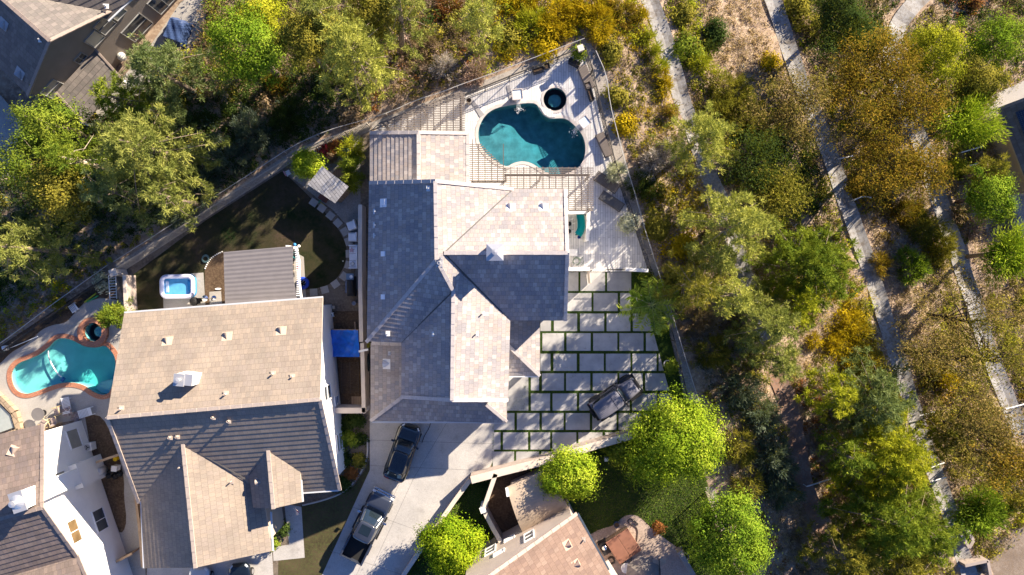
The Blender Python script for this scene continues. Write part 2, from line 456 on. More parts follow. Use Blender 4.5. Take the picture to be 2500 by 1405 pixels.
def stain(m, s1=.6, lo=.56, hi=.7, col=(.27, .25, .23), amt=.6):
    t = m.node_tree; b = t.nodes['Principled BSDF']; l = b.inputs['Base Color'].links[0].from_socket
    o = mixc(t, ramp(t, noise(t, s1, 7, rough=.7), [(lo, (0, 0, 0)), (hi, (amt, amt, amt))]), l, col); t.links.new(o, b.inputs['Base Color'])
stain(m_conc); stain(m_conc, 2.3, .62, .68, (.22, .2, .19), .5)
m_conc2 = mix_mat('pool_deck_concrete', (.36, .34, .31), (.46, .43, .40), (.42, .40, .37), .5, 6, rough=.8, bump=.1)
m_slab, t_, b_ = nodes('slab_concrete')
oi_ = nd(t_, 'ShaderNodeObjectInfo')
c_ = ramp(t_, noise(t_, .9, 8, rough=.6), [(.3, (.33, .33, .335)), (.52, (.43, .425, .42)), (.74, (.53, .525, .52))])
c_ = mixc(t_, 1.0, c_, ramp(t_, oi_.outputs['Random'], [(0, (.8, .8, .82)), (1, (1.08, 1.07, 1.05))]), 'MULTIPLY')
c_ = mixc(t_, ramp(t_, noise(t_, 1.7, 5, rough=.7), [(.60, (0, 0, 0)), (.66, (.7, .7, .7))]), c_, (.27, .265, .26))
t_.links.new(c_, b_.inputs['Base Color']); b_.inputs['Roughness'].default_value = .72
m_path = mix_mat('path_concrete', (.31, .305, .305), (.42, .41, .40), (.27, .25, .23), .5, 5, bump=.2)
stain(m_path, 1.2, .5, .64, (.16, .13, .1), .75)
m_strip = mix_mat('strip_soil', (.26, .235, .215), (.38, .345, .31), (.46, .42, .37), .9, 7)
m_plank = plank_mat('deck_planks', (.60, .585, .575), (.74, .725, .71), .2, 1.35, R(90))
m_stone_pav = mix_mat('stamped_patio', (.42, .33, .27), (.54, .43, .36), (.36, .28, .23), .8, 9, bump=.5)
m_white = mat('white_stucco', (.82, .80, .76), .8, .04, 1.2, .15, 60)
m_white_paint = mat('white_paint', (.8, .8, .8), .5, .04)
m_tan_st = mat('tan_stucco', (.44, .36, .29), .85, .07, 1, .15, 60)
m_pink_st = mat('pink_stucco', (.52, .43, .37), .85, .06, 1, .15, 60)
m_brown_st = mat('brown_stucco', (.25, .215, .19), .85, .08, 1, .15, 60)
m_cap_st = mat('wall_cap', (.62, .54, .47), .8, .08, 1.5, .1, 40)
m_block = mat('block_wall', (.36, .30, .27), .85, .12, 2, .2, 30)
m_glass = mat('window_glass', (.05, .06, .075), .08, .05, spec=.7)
m_curtain = mat('blind_glass', (.33, .32, .28), .15, .06, spec=.6)
m_black = mat('black_metal', (.02, .02, .022), .45, .1)
m_iron = mat('fence_iron', (.045, .042, .04), .5, .1)
m_fence_tan = mat('fence_tan', (.42, .37, .31), .55, .1)
m_perg = mat('pergola_wood', (.185, .155, .135), .65, .1, 3)
m_perg_dark = mat('pergola_dark', (.11, .085, .07), .6, .1)
m_metal = mat('vent_metal', (.62, .62, .63), .35, .05, metal=.6)
m_ventw = mat('vent_white', (.75, .74, .73), .5, .05)
m_wood = plank_mat('wood_planks', (.30, .2, .13), (.38, .27, .18), .14, 2.5, R(90))
m_wood_plain = mat('wood', (.36, .25, .16), .7, .2, 5)
m_gutter = mat('gutter', (.55, .57, .6), .4, .05)
m_rubber = mat('rubber', (.02, .02, .02), .8, .1)
m_chrome = mat('chrome', (.7, .7, .72), .15, .03, metal=1)
m_steel = mat('brushed_steel', (.5, .5, .52), .3, .05, metal=.8)
# ------------------------------------------------------------------ ground sheet (pads, banks, out to the horizon)
POOL_A = smooth_loop([W2(*p) for p in [(1166, 327), (1169, 309), (1178, 290), (1191, 275), (1210, 264), (1235, 258), (1266, 253), (1293, 251), (1306, 252), (1314, 258), (1320, 271), (1329, 283), (1345, 290), (1370, 288),
          (1383, 290), (1397, 300), (1414, 317), (1426, 336), (1431, 360), (1428, 385), (1420, 402), (1408, 414), (1385, 425), (1360, 429), (1338, 425), (1318, 413), (1297, 399), (1275, 394.5), (1254, 399), (1239, 409), (1222, 403), (1197, 387), (1179, 368), (1169, 349)]], 2)
SPA_A = [(W2(1355, 243)[0] + .97 * math.cos(2 * math.pi * k / 40), W2(1355, 243)[1] + .97 * math.sin(2 * math.pi * k / 40)) for k in range(40)]
POOL_B = smooth_loop([W2(*p) for p in [(26, 915), (33, 897), (48, 884), (72, 876), (99, 864), (120, 846), (132, 831), (150, 824), (173, 828), (190, 836), (207, 846), (236, 849), (258, 842), (275, 858), (284, 876), (283, 909),
          (272, 957), (257, 966), (239, 964), (221, 954), (206, 942), (179, 935), (150, 936), (120, 945), (90, 957), (63, 964), (42, 957), (30, 939)]], 2)
SPA_B = [(W2(230, 811)[0] + .8 * math.cos(2 * math.pi * k / 40), W2(230, 811)[1] + .8 * math.sin(2 * math.pi * k / 40)) for k in range(40)]
def build_ground():
    xs = np.concatenate([np.linspace(-400, -60, 12)[:-1], np.arange(-60, 60.01, .5), np.linspace(60, 400, 12)[1:]])
    ys = np.concatenate([np.linspace(-400, -40, 12)[:-1], np.arange(-40, 40.01, .5), np.linspace(40, 400, 12)[1:]])
    X, Y = np.meshgrid(xs, ys); Z = terr(X.ravel(), Y.ravel()).reshape(X.shape)
    for pl in (POOL_A, SPA_A, POOL_B, SPA_B):
        Z = np.where(inpoly(X, Y, offset_poly(pl, .75 if pl in (POOL_A, POOL_B) else .8)), -3.2, Z)
    ny, nx = X.shape
    me = bpy.data.meshes.new('ground')
    v = np.stack([X.ravel(), Y.ravel(), Z.ravel()], 1)
    i = (np.arange(ny - 1)[:, None] * nx + np.arange(nx - 1)[None, :]).ravel()
    f = np.stack([i, i + 1, i + nx + 1, i + nx], 1)
    np_mesh(me, v, f); me.materials.append(m_soil); me.polygons.foreach_set('use_smooth', [True] * len(f))
    o = bpy.data.objects.new('ground', me); COL.objects.link(o); tag(o, kind='structure')
def np_mesh(me, v, f):
    v = np.asarray(v, np.float32); f = np.asarray(f, np.int32); k = f.shape[1]
    me.vertices.add(len(v)); me.vertices.foreach_set('co', v.ravel())
    me.loops.add(f.size); me.loops.foreach_set('vertex_index', f.ravel())
    me.polygons.add(len(f)); me.polygons.foreach_set('loop_start', np.arange(0, f.size, k, dtype=np.int32)); me.polygons.foreach_set('loop_total', np.full(len(f), k, np.int32))
    me.update(calc_edges=True)
build_ground()
# flat sheets of the lots
sheet('yard_soil', [(285, 672), (500, 527), (715, 385), (880, 318), (908, 318), (908, 1160), (880, 1180), (800, 1405), (760, 1500), (350, 1500), (335, 1060), (308, 760)], .004, m_dirt)
sheet('deck', [(903, 700), (903, 326), (925, 314), (1130, 238), (1300, 172), (1421, 124), (1441, 178), (1463, 272), (1496, 402), (1522, 478), (1560, 590), (1583, 664), (1386, 664), (1386, 700)], .016, m_plank, [POOL_A, SPA_A])
sheet('driveway', [(903, 1000), (1206, 1000), (1206, 1100), (1203, 1128), (1192, 1147), (1150, 1168), (1010, 1370), (965, 1440), (900, 1560), (735, 1560), (786, 1405), (903, 1148)], .012, m_conc)
sheet('turf', [(1200, 1030), (1240, 900), (1310, 780), (1380, 662), (1590, 662), (1622, 760), (1655, 900), (1672, 985), (1640, 1045), (1535, 1066), (1200, 1152)], .008, m_turf)
sheet('gravel_bed', [(700, 425), (720, 400), (800, 355), (880, 330), (880, 720), (862, 690), (872, 640), (866, 590), (846, 550), (815, 515), (775, 485), (740, 455)], .010, m_gravel)
lawn_edge = smooth_line([(705, 432), (745, 470), (790, 515), (822, 552), (843, 590), (848, 620), (840, 655), (815, 690), (780, 704), (742, 708)], 2)
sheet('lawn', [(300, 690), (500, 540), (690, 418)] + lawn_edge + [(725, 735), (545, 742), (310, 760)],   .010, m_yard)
sheet('soil_bed', [(500, 656), (520, 630), (545, 615), (552, 740), (500, 745)], .014, m_brown_dirt)
sheet('concrete_pad', [(397, 673), (497, 666), (503, 770), (400, 770)], .018, m_conc2)
sheet('concrete_pad', [(718, 615), (742, 628), (748, 740), (715, 740)], .018, m_conc2)
sheet('concrete_pad', [(511, 713), (540, 711), (543, 760), (513, 760)], .020, m_conc2)
sheet('side_soil', [(800, 760), (882, 760), (886, 1008), (820, 1008)], .012, m_brown_dirt)
sheet('front_bed', [(815, 1012), (903, 1012), (901, 1110), (890, 1150), (862, 1185), (800, 1215), (735, 1232), (735, 1190), (820, 1190)], .012, m_dirt)
sheet('dry_lawn', [(735, 1234), (800, 1217), (864, 1187), (895, 1140), (903, 1120), (903, 1146), (787, 1405), (735, 1560), (676, 1560), (680, 1360), (745, 1360)], .010, m_lawn_dry)
sheet('walkway', [(694, 1230), (736, 1238), (744, 1362), (668, 1370), (666, 1336), (706, 1330)], .016, m_conc)
sheet('garage_apron', [(360, 1380), (664, 1340), (676, 1560), (350, 1560)], .014, m_conc)
sheet('pool_deck', smooth_line([(-120, 1030), (-60, 930), (0, 890), (25, 862), (62, 842), (84, 826), (100, 806), (130, 793), (160, 790), (180, 768), (205, 740), (245, 727), (300, 735)], 2) + [(330, 760), (330, 1010), (262, 1040), (240, 1012), (205, 1022), (110, 1040), (40, 1065), (-120, 1110)], .016, m_conc2, [POOL_B, SPA_B])
sheet('soil_bed', [(-100, 900), (0, 846), (120, 766), (280, 660), (290, 735), (245, 727), (205, 740), (180, 768), (160, 790), (100, 806), (62, 842), (0, 890)], .010, m_brown_dirt)
sheet('side_yard', [(195, 1020), (240, 1008), (262, 1030), (350, 1240), (356, 1420), (310, 1420)], .012, m_conc2)
sheet('soil_bed', smooth_loop([(198, 1022), (238, 1010), (262, 1035), (290, 1110), (304, 1170), (303, 1215), (310, 1270), (302, 1300), (288, 1300)], 1), .018, m_brown_dirt)
sheet('lower_lawn', [(1206, 1156), (1330, 1122), (1540, 1070), (1690, 1060), (1730, 1190), (1765, 1300), (1830, 1500), (1000, 1500), (985, 1400), (1150, 1170)], .006, m_lawn)
sheet('side_soil', [(1212, 1158), (1330, 1124), (1400, 1270), (1245, 1345), (1186, 1246)], .012, m_brown_dirt)
sheet('patio', smooth_line([(1440, 1306), (1465, 1292), (1500, 1283), (1520, 1262), (1540, 1256), (1562, 1262), (1590, 1290), (1654, 1338)], 1) + [(1690, 1390), (1720, 1500), (1400, 1500)], .014, m_stone_pav)
sheet('edge_strip', [(905, 300), (1130, 216), (1300, 152), (1440, 100), (1484, 190), (1507, 300), (1527, 390), (1567, 520), (1614, 690), (1657, 830), (1706, 980), (1690, 990), (1672, 985), (1655, 900), (1622, 760), (1583, 664), (1522, 478), (1496, 402), (1463, 272), (1441, 178), (1421, 124), (1300, 172), (1130, 238), (908, 318)], .006, m_strip)
sheet('edge_strip', [(280, 646), (500, 510), (715, 368), (905, 295), (905, 320), (722, 392), (505, 532), (288, 672)], .0075, m_strip)
sheet('edge_strip', [(1722, 1190), (1742, 1190), (1790, 1310), (1765, 1310)], .0075, m_strip)
# driveway joints as shallow recessed lines
mj = mat('joint', (.2, .19, .18), .9, .1)
jb = MB()
for a, b in [((905, 1075), (1204, 1084)), ((903, 1137), (1190, 1150)), ((1110, 1000), (1010, 1168)), ((985, 1160), (870, 1405)), ((860, 1238), (1060, 1310)), ((806, 1345), (985, 1405)), ((1010, 1168), (900, 1405))]:
    A = W(*a, .0145); B = W(*b, .0145); jb.bar(A, B, .025, .003)
tag(jb.build('driveway_joint', mj), kind='structure')
# paths on the slope, draped on the ground
def ribbon(name, px, wid, m, z=.2, kind='structure'):
    pts = smooth_line([tuple(G(*p)[:2]) for p in px], 2)
    pp = [Vector((a, b)) for a, b in pts]
    dense = []
    for a, b in zip(pp, pp[1:]):
        k = max(1, int((b - a).length / .5))
        dense += [a.lerp(b, i / k) for i in range(k)]
    dense.append(pp[-1]); L = []; mb = MB()
    for i, p in enumerate(dense):
        d = (dense[min(i + 1, len(dense) - 1)] - dense[max(i - 1, 0)]).normalized(); n = Vector((-d.y, d.x))
        zc = T(p.x, p.y)
        row = []
        for s in (-1, -.5, 0, .5, 1):
            q = p + n * wid * .5 * s
            row.append((q.x, q.y, zc + z - (.1 if s == 0 else .06 if abs(s) == .5 else 0)))
        for s in (-1, 1): pass
        L.append(row)
    for row in L: mb.v += [(row[0][0], row[0][1], row[0][2] - .6)] + row + [(row[-1][0], row[-1][1], row[-1][2] - .6)]
    for i in range(len(L) - 1):
        for k in range(6): mb.f.append((i * 7 + k, i * 7 + k + 1, (i + 1) * 7 + k + 1, (i + 1) * 7 + k))
    o = mb.build(name, m); tag(o, kind=kind)
    return dense
P1 = ribbon('path', [(1570, -40), (1585, 0), (1612, 70), (1640, 160), (1662, 245), (1694, 325), (1728, 430), (1762, 500), (1800, 620), (1840, 740), (1872, 830)], 1.4, m_path)
P2 = ribbon('path', [(1860, -60), (1885, 0), (1915, 90), (1945, 185), (1985, 280), (2015, 355), (2045, 440), (2080, 540), (2112, 630), (2142, 720), (2165, 800), (2190, 880), (2215, 960), (2242, 1050), (2267, 1120), (2290, 1180), (2310, 1235), (2370, 1420)], 1.4, m_path)
P3 = ribbon('path', [(2275, -30), (2240, 0), (2200, 45), (2175, 100), (2172, 140), (2190, 200), (2220, 290), (2262, 400), (2290, 490), (2318, 570), (2345, 650), (2385, 770), (2420, 880), (2450, 960), (2490, 1060)], 1.5, m_path)
P4 = ribbon('leafy_path', [(1885, 890), (1915, 960), (1935, 1040), (1950, 1120), (1960, 1190), (1990, 1250), (2030, 1330), (2060, 1420)], 1.5, mix_mat('leafy_path', (.2, .13, .1), (.34, .25, .2), (.3, .16, .1), .7, 8))
sheet_z = T(*W2(2470, 250, -6))
def terrace(name, px, z, m):
    mb = MB(); mb.prism([W2(p[0], p[1], z) for p in px], z - 2.5, z); return tag(mb.build(name, m), kind='structure')
terrace('terrace', [(2408, 240), (2560, 170), (2700, 640), (2560, 700), (2470, 560)], sheet_z + .35, m_conc2)
terrace('terrace', [(2340, 1330), (2380, 1335), (2520, 1278), (2560, 1400), (2400, 1440)], T(*W2(2430, 1330, -6)) + .25, mix_mat('lower_terrace', (.2, .155, .12), (.31, .25, .2), (.24, .18, .13), .7, 5))
terrace('terrace', [(-80, 205), (0, 232), (60, 300), (70, 420), (30, 480), (-80, 470)], -2.6, m_conc2)
terrace('terrace', [(368, 110), (440, 8), (520, -60), (493, 88), (440, 150), (330, 240), (250, 300), (230, 270)], -2.55, m_conc2)
# ------------------------------------------------------------------ houses
t_main = tile_mat('main_roof_tiles', [(.33, .295, .285), (.30, .275, .28), (.36, .315, .29), (.275, .26, .27), (.40, .355, .335), (.32, .29, .285), (.345, .295, .27), (.42, .38, .36)])
t_tan = tile_mat('tan_roof_tiles', [(.285, .236, .192), (.268, .226, .187), (.302, .248, .2), (.277, .231, .195), (.255, .212, .176)], .6)
t_brown = tile_mat('brown_roof_tiles', [(.21, .165, .14), (.19, .15, .13), (.235, .18, .155), (.2, .16, .145), (.25, .195, .165)], .6)
t_slate = tile_mat('dark_roof_tiles', [(.165, .145, .135), (.15, .135, .125), (.18, .16, .145), (.2, .175, .16)], .6)
t_rose = tile_mat('rose_roof_tiles', [(.235, .16, .125), (.22, .15, .118), (.25, .172, .134), (.21, .143, .115), (.262, .186, .147)], .6)
m_ridge_main = mat('ridge_tile', (.46, .415, .40), .75, .12, 6)
m_ridge_tan = mat('ridge_tile_tan', (.42, .35, .30), .75, .12, 6)
m_ridge_brown = mat('ridge_tile_brown', (.28, .225, .195), .75, .12, 6)
m_fascia = mat('fascia', (.50, .43, .37), .7, .05)
def roofs(root, planes, tm, ridge_m, cap_lines, name='roof', course=.36, tw=.31, lift=.022, label=None, capw=.26):
    mb = MB(); un = MB()
    for p in planes: roof_plane(mb, un, p, course, tw, lift)
    o = mb.build(name, tm, root)
    if label: o['label'] = label
    un.build('fascia', m_fascia, o)
    if cap_lines:
        for a, b in cap_lines:
            c = MB(); caps(c, a, b, capw); c.build('ridge_cap', ridge_m, o)
    return o
# ---- main house
mh = empty('main_house', (0, 0, 0), 0, 'large centre house with hipped grey and pink tiled roofs beside the pool deck', 'house')
A = W(902, 447, 5.6); B = W(1063, 443, 8.75); C = W(1253, 462, 5.6); D = W(1066, 634, 8.75); E = W(895, 835, 5.6); F = W(1084, 618, 8.5); Gd = W(1385, 618, 8.5)
NE = W(1380, 462, 5.6); SE = W(1380, 783, 5.6); V = W(1245, 783, 5.6); Se = W(1240, 977, 5.6); Sr = W(1104, 977, 7.94); H = W(1107, 711, 7.94); Sw = W(980, 969, 5.6); Wv = W(980, 836, 5.6); K = W(1127, 666, 7.75)
mr = roofs(mh, [[A, B, D, E], [B, C, F, D], [D, F, K, H], [H, K, V, Se, Sr], [C, NE, Gd, F], [F, Gd, SE, V], [D, H, Wv, E], [H, Sr, Sw, Wv]], t_main, m_ridge_main,
           [(B, D), (D, H), (D, E), (H, Sr), (F, Gd), (A, B), (B, C), (NE, Gd), (Gd, SE), (Sr, Se), (Sr, Sw)], label='upper roof with long ridges and valleys', lift=.016)
TW = [W(903, 325, 3.0), W(1022, 324, 4.15), W(1142, 326, 3.0)]
TS = [W(903, 455, 3.0), W(1022, 455, 4.15), W(1142, 455, 3.0)]
roofs(mh, [[TW[0], TW[1], TS[1], TS[0]], [TW[1], TW[2], TS[2], TS[1]]], t_main, m_ridge_main, [(TW[1], W(1022, 440, 4.15)), (TW[0], TW[1]), (TW[1], TW[2]), (TW[2], W(1142, 455, 3.0))], label='low gabled roof of the rear wing', lift=.03)
g0 = W(905, 838, 2.9); g1 = W(905, 1028, 2.9); g2 = W(1237, 1030, 2.9); i1 = Vector((-7.6, -7.75, 4.22)); i2 = Vector((-1.9, -8.85, 4.1)); i3 = Vector((-1.9, -7.75, 4.1))
roofs(mh, [[g0, g1, i1, Vector((-7.6, g0.y, 4.22))], [g1, g2, i2, i3, i1], [g2, Vector((g2.x, -7.9, 2.9)), i3, i2]], t_main, m_ridge_main, [(g1, i1), (g2, i2), (g0 + Vector((.1, 0, 0)), Vector((-7.9, g0.y, 4.15)))], label='low garage roof wrapping the front corner')
e1 = W(1318, 775, 2.9); e2 = W(1318, 918, 2.9); e3 = W(1240, 918, 2.9); e4 = Vector((-.75, e2.y + 2.9, 4.1))
roofs(mh, [[e1, e2, e4, Vector((-.75, e1.y, 4.1))], [e2, Vector((-.75, e2.y, 2.9)), e4]], t_main, m_ridge_main, [(e2, e4)], label='small hipped roof over the side entry')
out = [A, C, NE, SE, V, Se, Sw, Wv, E]
fpo = [(p.x, p.y) for p in out][::-1]
fpi = offset_poly(fpo, -.5)
fp = []; tops = []
mids = {(0, 8): None}
n = len(fpi); lab = ['E', 'Wv', 'Sw', 'Se', 'V', 'SE', 'NE', 'C', 'A']
for i in range(n):
    fp.append(fpi[i]); tops.append(5.62)
    nx = lab[(i + 1) % n]
    pair = lab[i] + '-' + nx
    q = {'Sw-Se': ((Sr.x, fpi[i][1]), 7.7), 'SE-NE': ((fpi[i][0], Gd.y), 8.25), 'C-A': ((B.x, fpi[i][1]), 8.5)}.get(pair)
    if q: fp.append(q[0]); tops.append(q[1])
wall_ring(MB(), fp, 0, tops)
wm = MB(); wall_ring(wm, fp, 0, tops); wmain = wm.build('wall', m_white, mh)
wm = MB(); w0 = [(TW[0].x + .45, TS[0].y), (TW[2].x - .45, TS[0].y), (TW[2].x - .45, TW[0].y - .4), (TW[1].x, TW[0].y - .4), (TW[0].x + .45, TW[0].y - .4)]
wall_ring(wm, w0, 0, [2.95, 2.95, 2.95, 4.0, 2.95]); wm.build('wall', m_white, mh)
wm = MB(); w1 = [(g1.x + .55, g0.y - .3), (g1.x + .55, g1.y + .55), (g2.x - .55, g1.y + .55), (g2.x - .55, g1.y + 3)]; wall_ring(wm, w1, 0, [2.85] * 4); wm.build('wall', m_white, mh)
wm = MB(); w2 = [(e2.x - .5, e1.y), (e2.x - 2.6, e1.y), (e2.x - 2.6, e2.y + .5), (e2.x - .5, e2.y + .5)][::-1]
for q in [(e2.x - .6, e2.y + .5), (e2.x - .6, e1.y - .2)]: MB().box((q[0], q[1], 1.4), (.35, .35, 2.8)).build('porch_post', m_white, mh)
gd = MB(); gd.box((-7.0, g1.y + .5, 1.15), (4.8, .06, 2.2)); gdo = gd.build('garage_door', m_white_paint, mh)
gl_ = MB(); [gl_.box((-7.0, g1.y + .46, .35 + .52 * k), (4.6, .02, .02)) for k in range(4)]; gl_.build('panel_line', mj, gdo)
for (a, b, s, zc, w, h) in [('SE', 'NE', 2.2, 4.0, 1.5, 1.3), ('SE', 'NE', 6.6, 4.0, 1.5, 1.3), ('E', 'Wv', 1.0, 4.2, .9, .9)]:
    window(mh, fpi[lab.index(a)], fpi[lab.index(b)], s, zc, w, h, m_white_paint, m_glass)
m_valley = mat('valley_flashing', (.09, .085, .085), .6, .1)
def valley(roof, lines):
    for a, b in lines:
        o_ = Vector((0, 0, .035)); MB().bar(a + o_, b + o_, .09, .02).build('valley_flashing', m_valley, roof)
valley(mr, [(F, V), (H, Wv), (C, F)])
# chimney + vents
cb_ = MB(); cp = W(1209, 618, 8.6)
cb_.box((cp.x, cp.y, 8.35), (1.05, 1.02, 2.0)); ch = cb_.build('chimney', m_white, mr)
cc = MB(); cc.box((cp.x, cp.y, 9.38), (1.16, 1.14, .07)); cc.add([(cp.x - .58, cp.y - .57, 9.42), (cp.x + .58, cp.y - .57, 9.42), (cp.x + .58, cp.y + .57, 9.42), (cp.x - .58, cp.y + .57, 9.42), (cp.x, cp.y, 9.6)], [(0, 1, 4), (1, 2, 4), (2, 3, 4), (3, 0, 4)])
cc.lathe([(.14, 9.5), (.14, 9.75), (.2, 9.78), (.2, 9.86), (.0, 9.9)], (cp.x, cp.y, 0), 12); cc.build('chimney_cap', m_metal, ch)
def roof_z(x, y, plane):
    P = plane; n = (P[1] - P[0]).cross(P[2] - P[0]); return P[0].z - ((x - P[0].x) * n.x + (y - P[0].y) * n.y) / n.z
def on_plane(px, py, plane):
    z = 6.0
    for _ in range(8):
        p = W(px, py, z); z = roof_z(p.x, p.y, plane)
    p = W(px, py, z); p.z = roof_z(p.x, p.y, plane); return p
pw = [A, B, D]; pe = [H, Se, Sr]; pn = [C, NE, Gd]; psw = [H, Sr, Sw]; pwE = [B, C, D]
for px, py in [(1247, 505), (1327, 505)]: vent_dormer('roof_vent', on_plane(px, py, pn), (0, 1, .6), m_ventw, mr, .5)
skm = mat('skylight_white', (.85, .85, .88), .25, .03)
for px, py in [(937, 496), (937, 622), (937, 727)]:
    p = on_plane(px, py, pw); mb = MB(); M_ = Matrix.Translation(p) @ Matrix.Rotation(-math.atan(.6), 4, 'Y')
    mb.box((0, 0, .03), (.62, .62, .05), 0, M_); mb.box((.02, .05, .09), (.4, .4, .12), 0, M_, .9); mb.build('skylight', skm, mr)
for px, py in [(917, 517), (917, 550), (917, 576), (1047, 461)]: vent_pipe(on_plane(px, py, pw), m_ventw, mr, .05, .22, .32)
for px, py in [(1178, 766), (1163, 815)]: vent_pipe(on_plane(px, py, pe), m_ventw, mr, .05, .4, .3)
vent_pipe(on_plane(1059, 816, psw), m_ventw, mr, .05, .25, .28); vent_pipe(on_plane(947, 815, [D, H, E]), m_ventw, mr, .05, .25, .3)
vent_pipe(on_plane(1073, 643, [D, F, H]), m_metal, mr, .12, .55, .45); vent_pipe(on_plane(1076, 632, [D, F, H]), m_metal, mr, .06, .5, .2)
pg = [g0, g1, i1]
vent_dormer('roof_vent', on_plane(943, 889, pg), (-1, 0, .4), m_ventw, mr, .55); vent_pipe(on_plane(952, 863, pg), m_ventw, mr, .05, .3, .25)
for qa, qb in [(W(1244, 919.5, 2.86), W(1317, 919.5, 2.86)), (W(908, 1031, 2.86), W(1235, 1032, 2.86))]: MB().bar(qa, qb, .12, .1).build('gutter', m_gutter, mh)
# ---- tan neighbour
th = empty('tan_house', (0, 0, 0), 0, 'tan roofed two storey house left of the driveway with front gables', 'house')
a0 = W(303, 766, 4.4); a1 = W(788, 728, 4.4); r0 = W(262, 1020, 8.45); r1 = W(781, 975, 8.45); s1 = W(830, 1196, 4.5); s0 = W(340, 1228, 4.5)
wr0 = W(447, 1083, 7.0); wr1 = W(478, 1386, 7.0); we0 = W(345, 1218, 4.65); we1 = W(352, 1388, 4.6); wd1 = W(664, 1346, 4.6); wd0 = W(640, 1200, 4.65)
er0 = W(655, 1098, 6.45); er1 = W(668, 1242, 6.45); ew0 = W(608, 1160, 5.45); ew1 = W(619, 1240, 5.45); ee0 = W(733, 1150, 5.45); ee1 = W(737, 1226, 5.45)
tr = roofs(th, [[a0, a1, r1, r0], [r0, r1, s1, s0]], t_tan, m_ridge_tan, [(r0, r1), (r1, s1), (r0, s0)], lift=.022, course=.42, label='main tan roof with a long ridge')
roofs(th, [[wr0, wr1, we1, we0], [wr0, wd0, wd1, wr1]], t_tan, m_ridge_tan, [(wr0, wr1)], lift=.018, course=.42, label='tan gable roof over the garage wing')
valley(tr, [(wr0, we0), (wr0, W(600, 1170, 5.35)), (er0, ew0), (er0, ee0)])
roofs(th, [[er0, er1, ew1, ew0], [er0, ee0, ee1, er1]], t_tan, m_ridge_tan, [(er0, er1)], lift=.018, course=.42, label='small tan gable roof over the entry')
def q2(v): return (v.x, v.y)
fpt = offset_poly([q2(a0), q2(s0), q2(s1), q2(a1)], -.55)
mid = lambda a, b, t: (a[0] + (b[0] - a[0]) * t, a[1] + (b[1] - a[1]) * t)
wm = MB(); fp_t = [fpt[0], mid(fpt[0], fpt[1], .52), fpt[1], fpt[2], mid(fpt[2], fpt[3], .48), fpt[3]]
wall_ring(wm, fp_t, 0, [4.4, 7.9, 4.45, 4.45, 7.9, 4.4]); wm.build('wall', m_white, th)
fw_ = offset_poly([q2(we0), q2(we1), q2(wd1), q2(wd0)], -.5); wm = MB(); wall_ring(wm, [fw_[0], fw_[1], mid(fw_[1], fw_[2], .5), fw_[2], fw_[3]], 0, [4.5, 4.5, 6.6, 4.5, 4.5]); wm.build('wall', m_tan_st, th)
fe_ = offset_poly([q2(ew0), q2(ew1), q2(ee1), q2(ee0)], -.4); wm = MB(); wall_ring(wm, [fe_[0], fe_[1], mid(fe_[1], fe_[2], .5), fe_[2], fe_[3]], 0, [5.3, 5.3, 6.1, 5.3, 5.3]); wm.build('wall', m_tan_st, th)
Lw = (Vector(fpt[3]) - Vector(fpt[2])).length
window(th, fpt[2], fpt[3], Lw * .50, 3.6, 1.1, 1.9, m_white_paint, m_glass); window(th, fpt[2], fpt[3], Lw * .47 - .6, 1.2, .7, 1.1, m_white_paint, m_glass)
window(th, fpt[2], fpt[3], 2.4, 1.6, 1.4, 1.5, m_white_paint, m_curtain)
for s_ in (2.0, 6.0, 11.0): window(th, fpt[3], fpt[0], s_, 3.9, 1.4, 1.3, m_white_paint, m_glass)
ptn = [a0, a1, r1]; pts_ = [r0, r1, s1]
for px, py in [(409, 832), (555, 820), (687, 807)]: vent_dormer('roof_vent', on_plane(px, py, ptn), (-.09, 1, .55), mat('tan_vent', (.5, .4, .31), .6, .05), tr, .55)
for px, py, hh in [(667, 913, .35), (714, 920, .25), (552, 962, .35), (297, 998, .35)]: vent_pipe(on_plane(px, py, ptn), mat('tan_pipe', (.55, .46, .38), .6, .05), tr, .07, hh, .34)
for px, py in [(521, 1019), (559, 1028), (434, 1066), (416, 1068)]: vent_pipe(on_plane(px, py, pts_), m_ridge_tan, tr, .08, .3, .3)
for px, py in [(566, 1175)]: vent_pipe(on_plane(px, py, [wr0, wd1, wr1]), m_ridge_tan, tr, .05, .4, .32)
vent_pipe(on_plane(440, 1141, [wr0, wr1, we1]), m_ridge_tan, tr, .06, .3, .3)
vent_dormer('roof_vent', on_plane(631, 1177, [er0, er1, ew1]), (-1, -.1, .45), m_ridge_tan, tr, .45)
cp = on_plane(470, 922, ptn); cb_ = MB(); cb_.box((cp.x, cp.y, cp.z + .35), (1.15, .75, 1.9), R(-5)); ch = cb_.build('chimney', m_white, tr)
cc = MB(); cc.box((cp.x - .3, cp.y, cp.z + 1.36), (.72, .85, .12), R(-5)); cc.lathe([(.13, 0), (.13, .25), (.2, .27), (.2, .34), (0, .38)], (cp.x - .3, cp.y, cp.z + 1.4), 12); cc.box((cp.x + .32, cp.y, cp.z + 1.33), (.55, .8, .06), R(-5)); cc.build('chimney_cap', m_metal, ch)
for qa, qb in [(a0 + Vector((0, .08, -.06)), a1 + Vector((0, .08, -.06))), (W(738, 1204, 4.43), s1 + Vector((0, -.06, -.07))), (ee0 + Vector((.05, -.7, -.07)), ee1 + Vector((.05, 0, -.07))), (W(662, 1250, 4.53), wd1 + Vector((.05, 0, -.07))), (we0 + Vector((-.05, 0, -.07)), we1 + Vector((-.05, 0, -.07)))]: MB().bar(qa, qb, .12, .1).build('gutter', m_gutter, th)
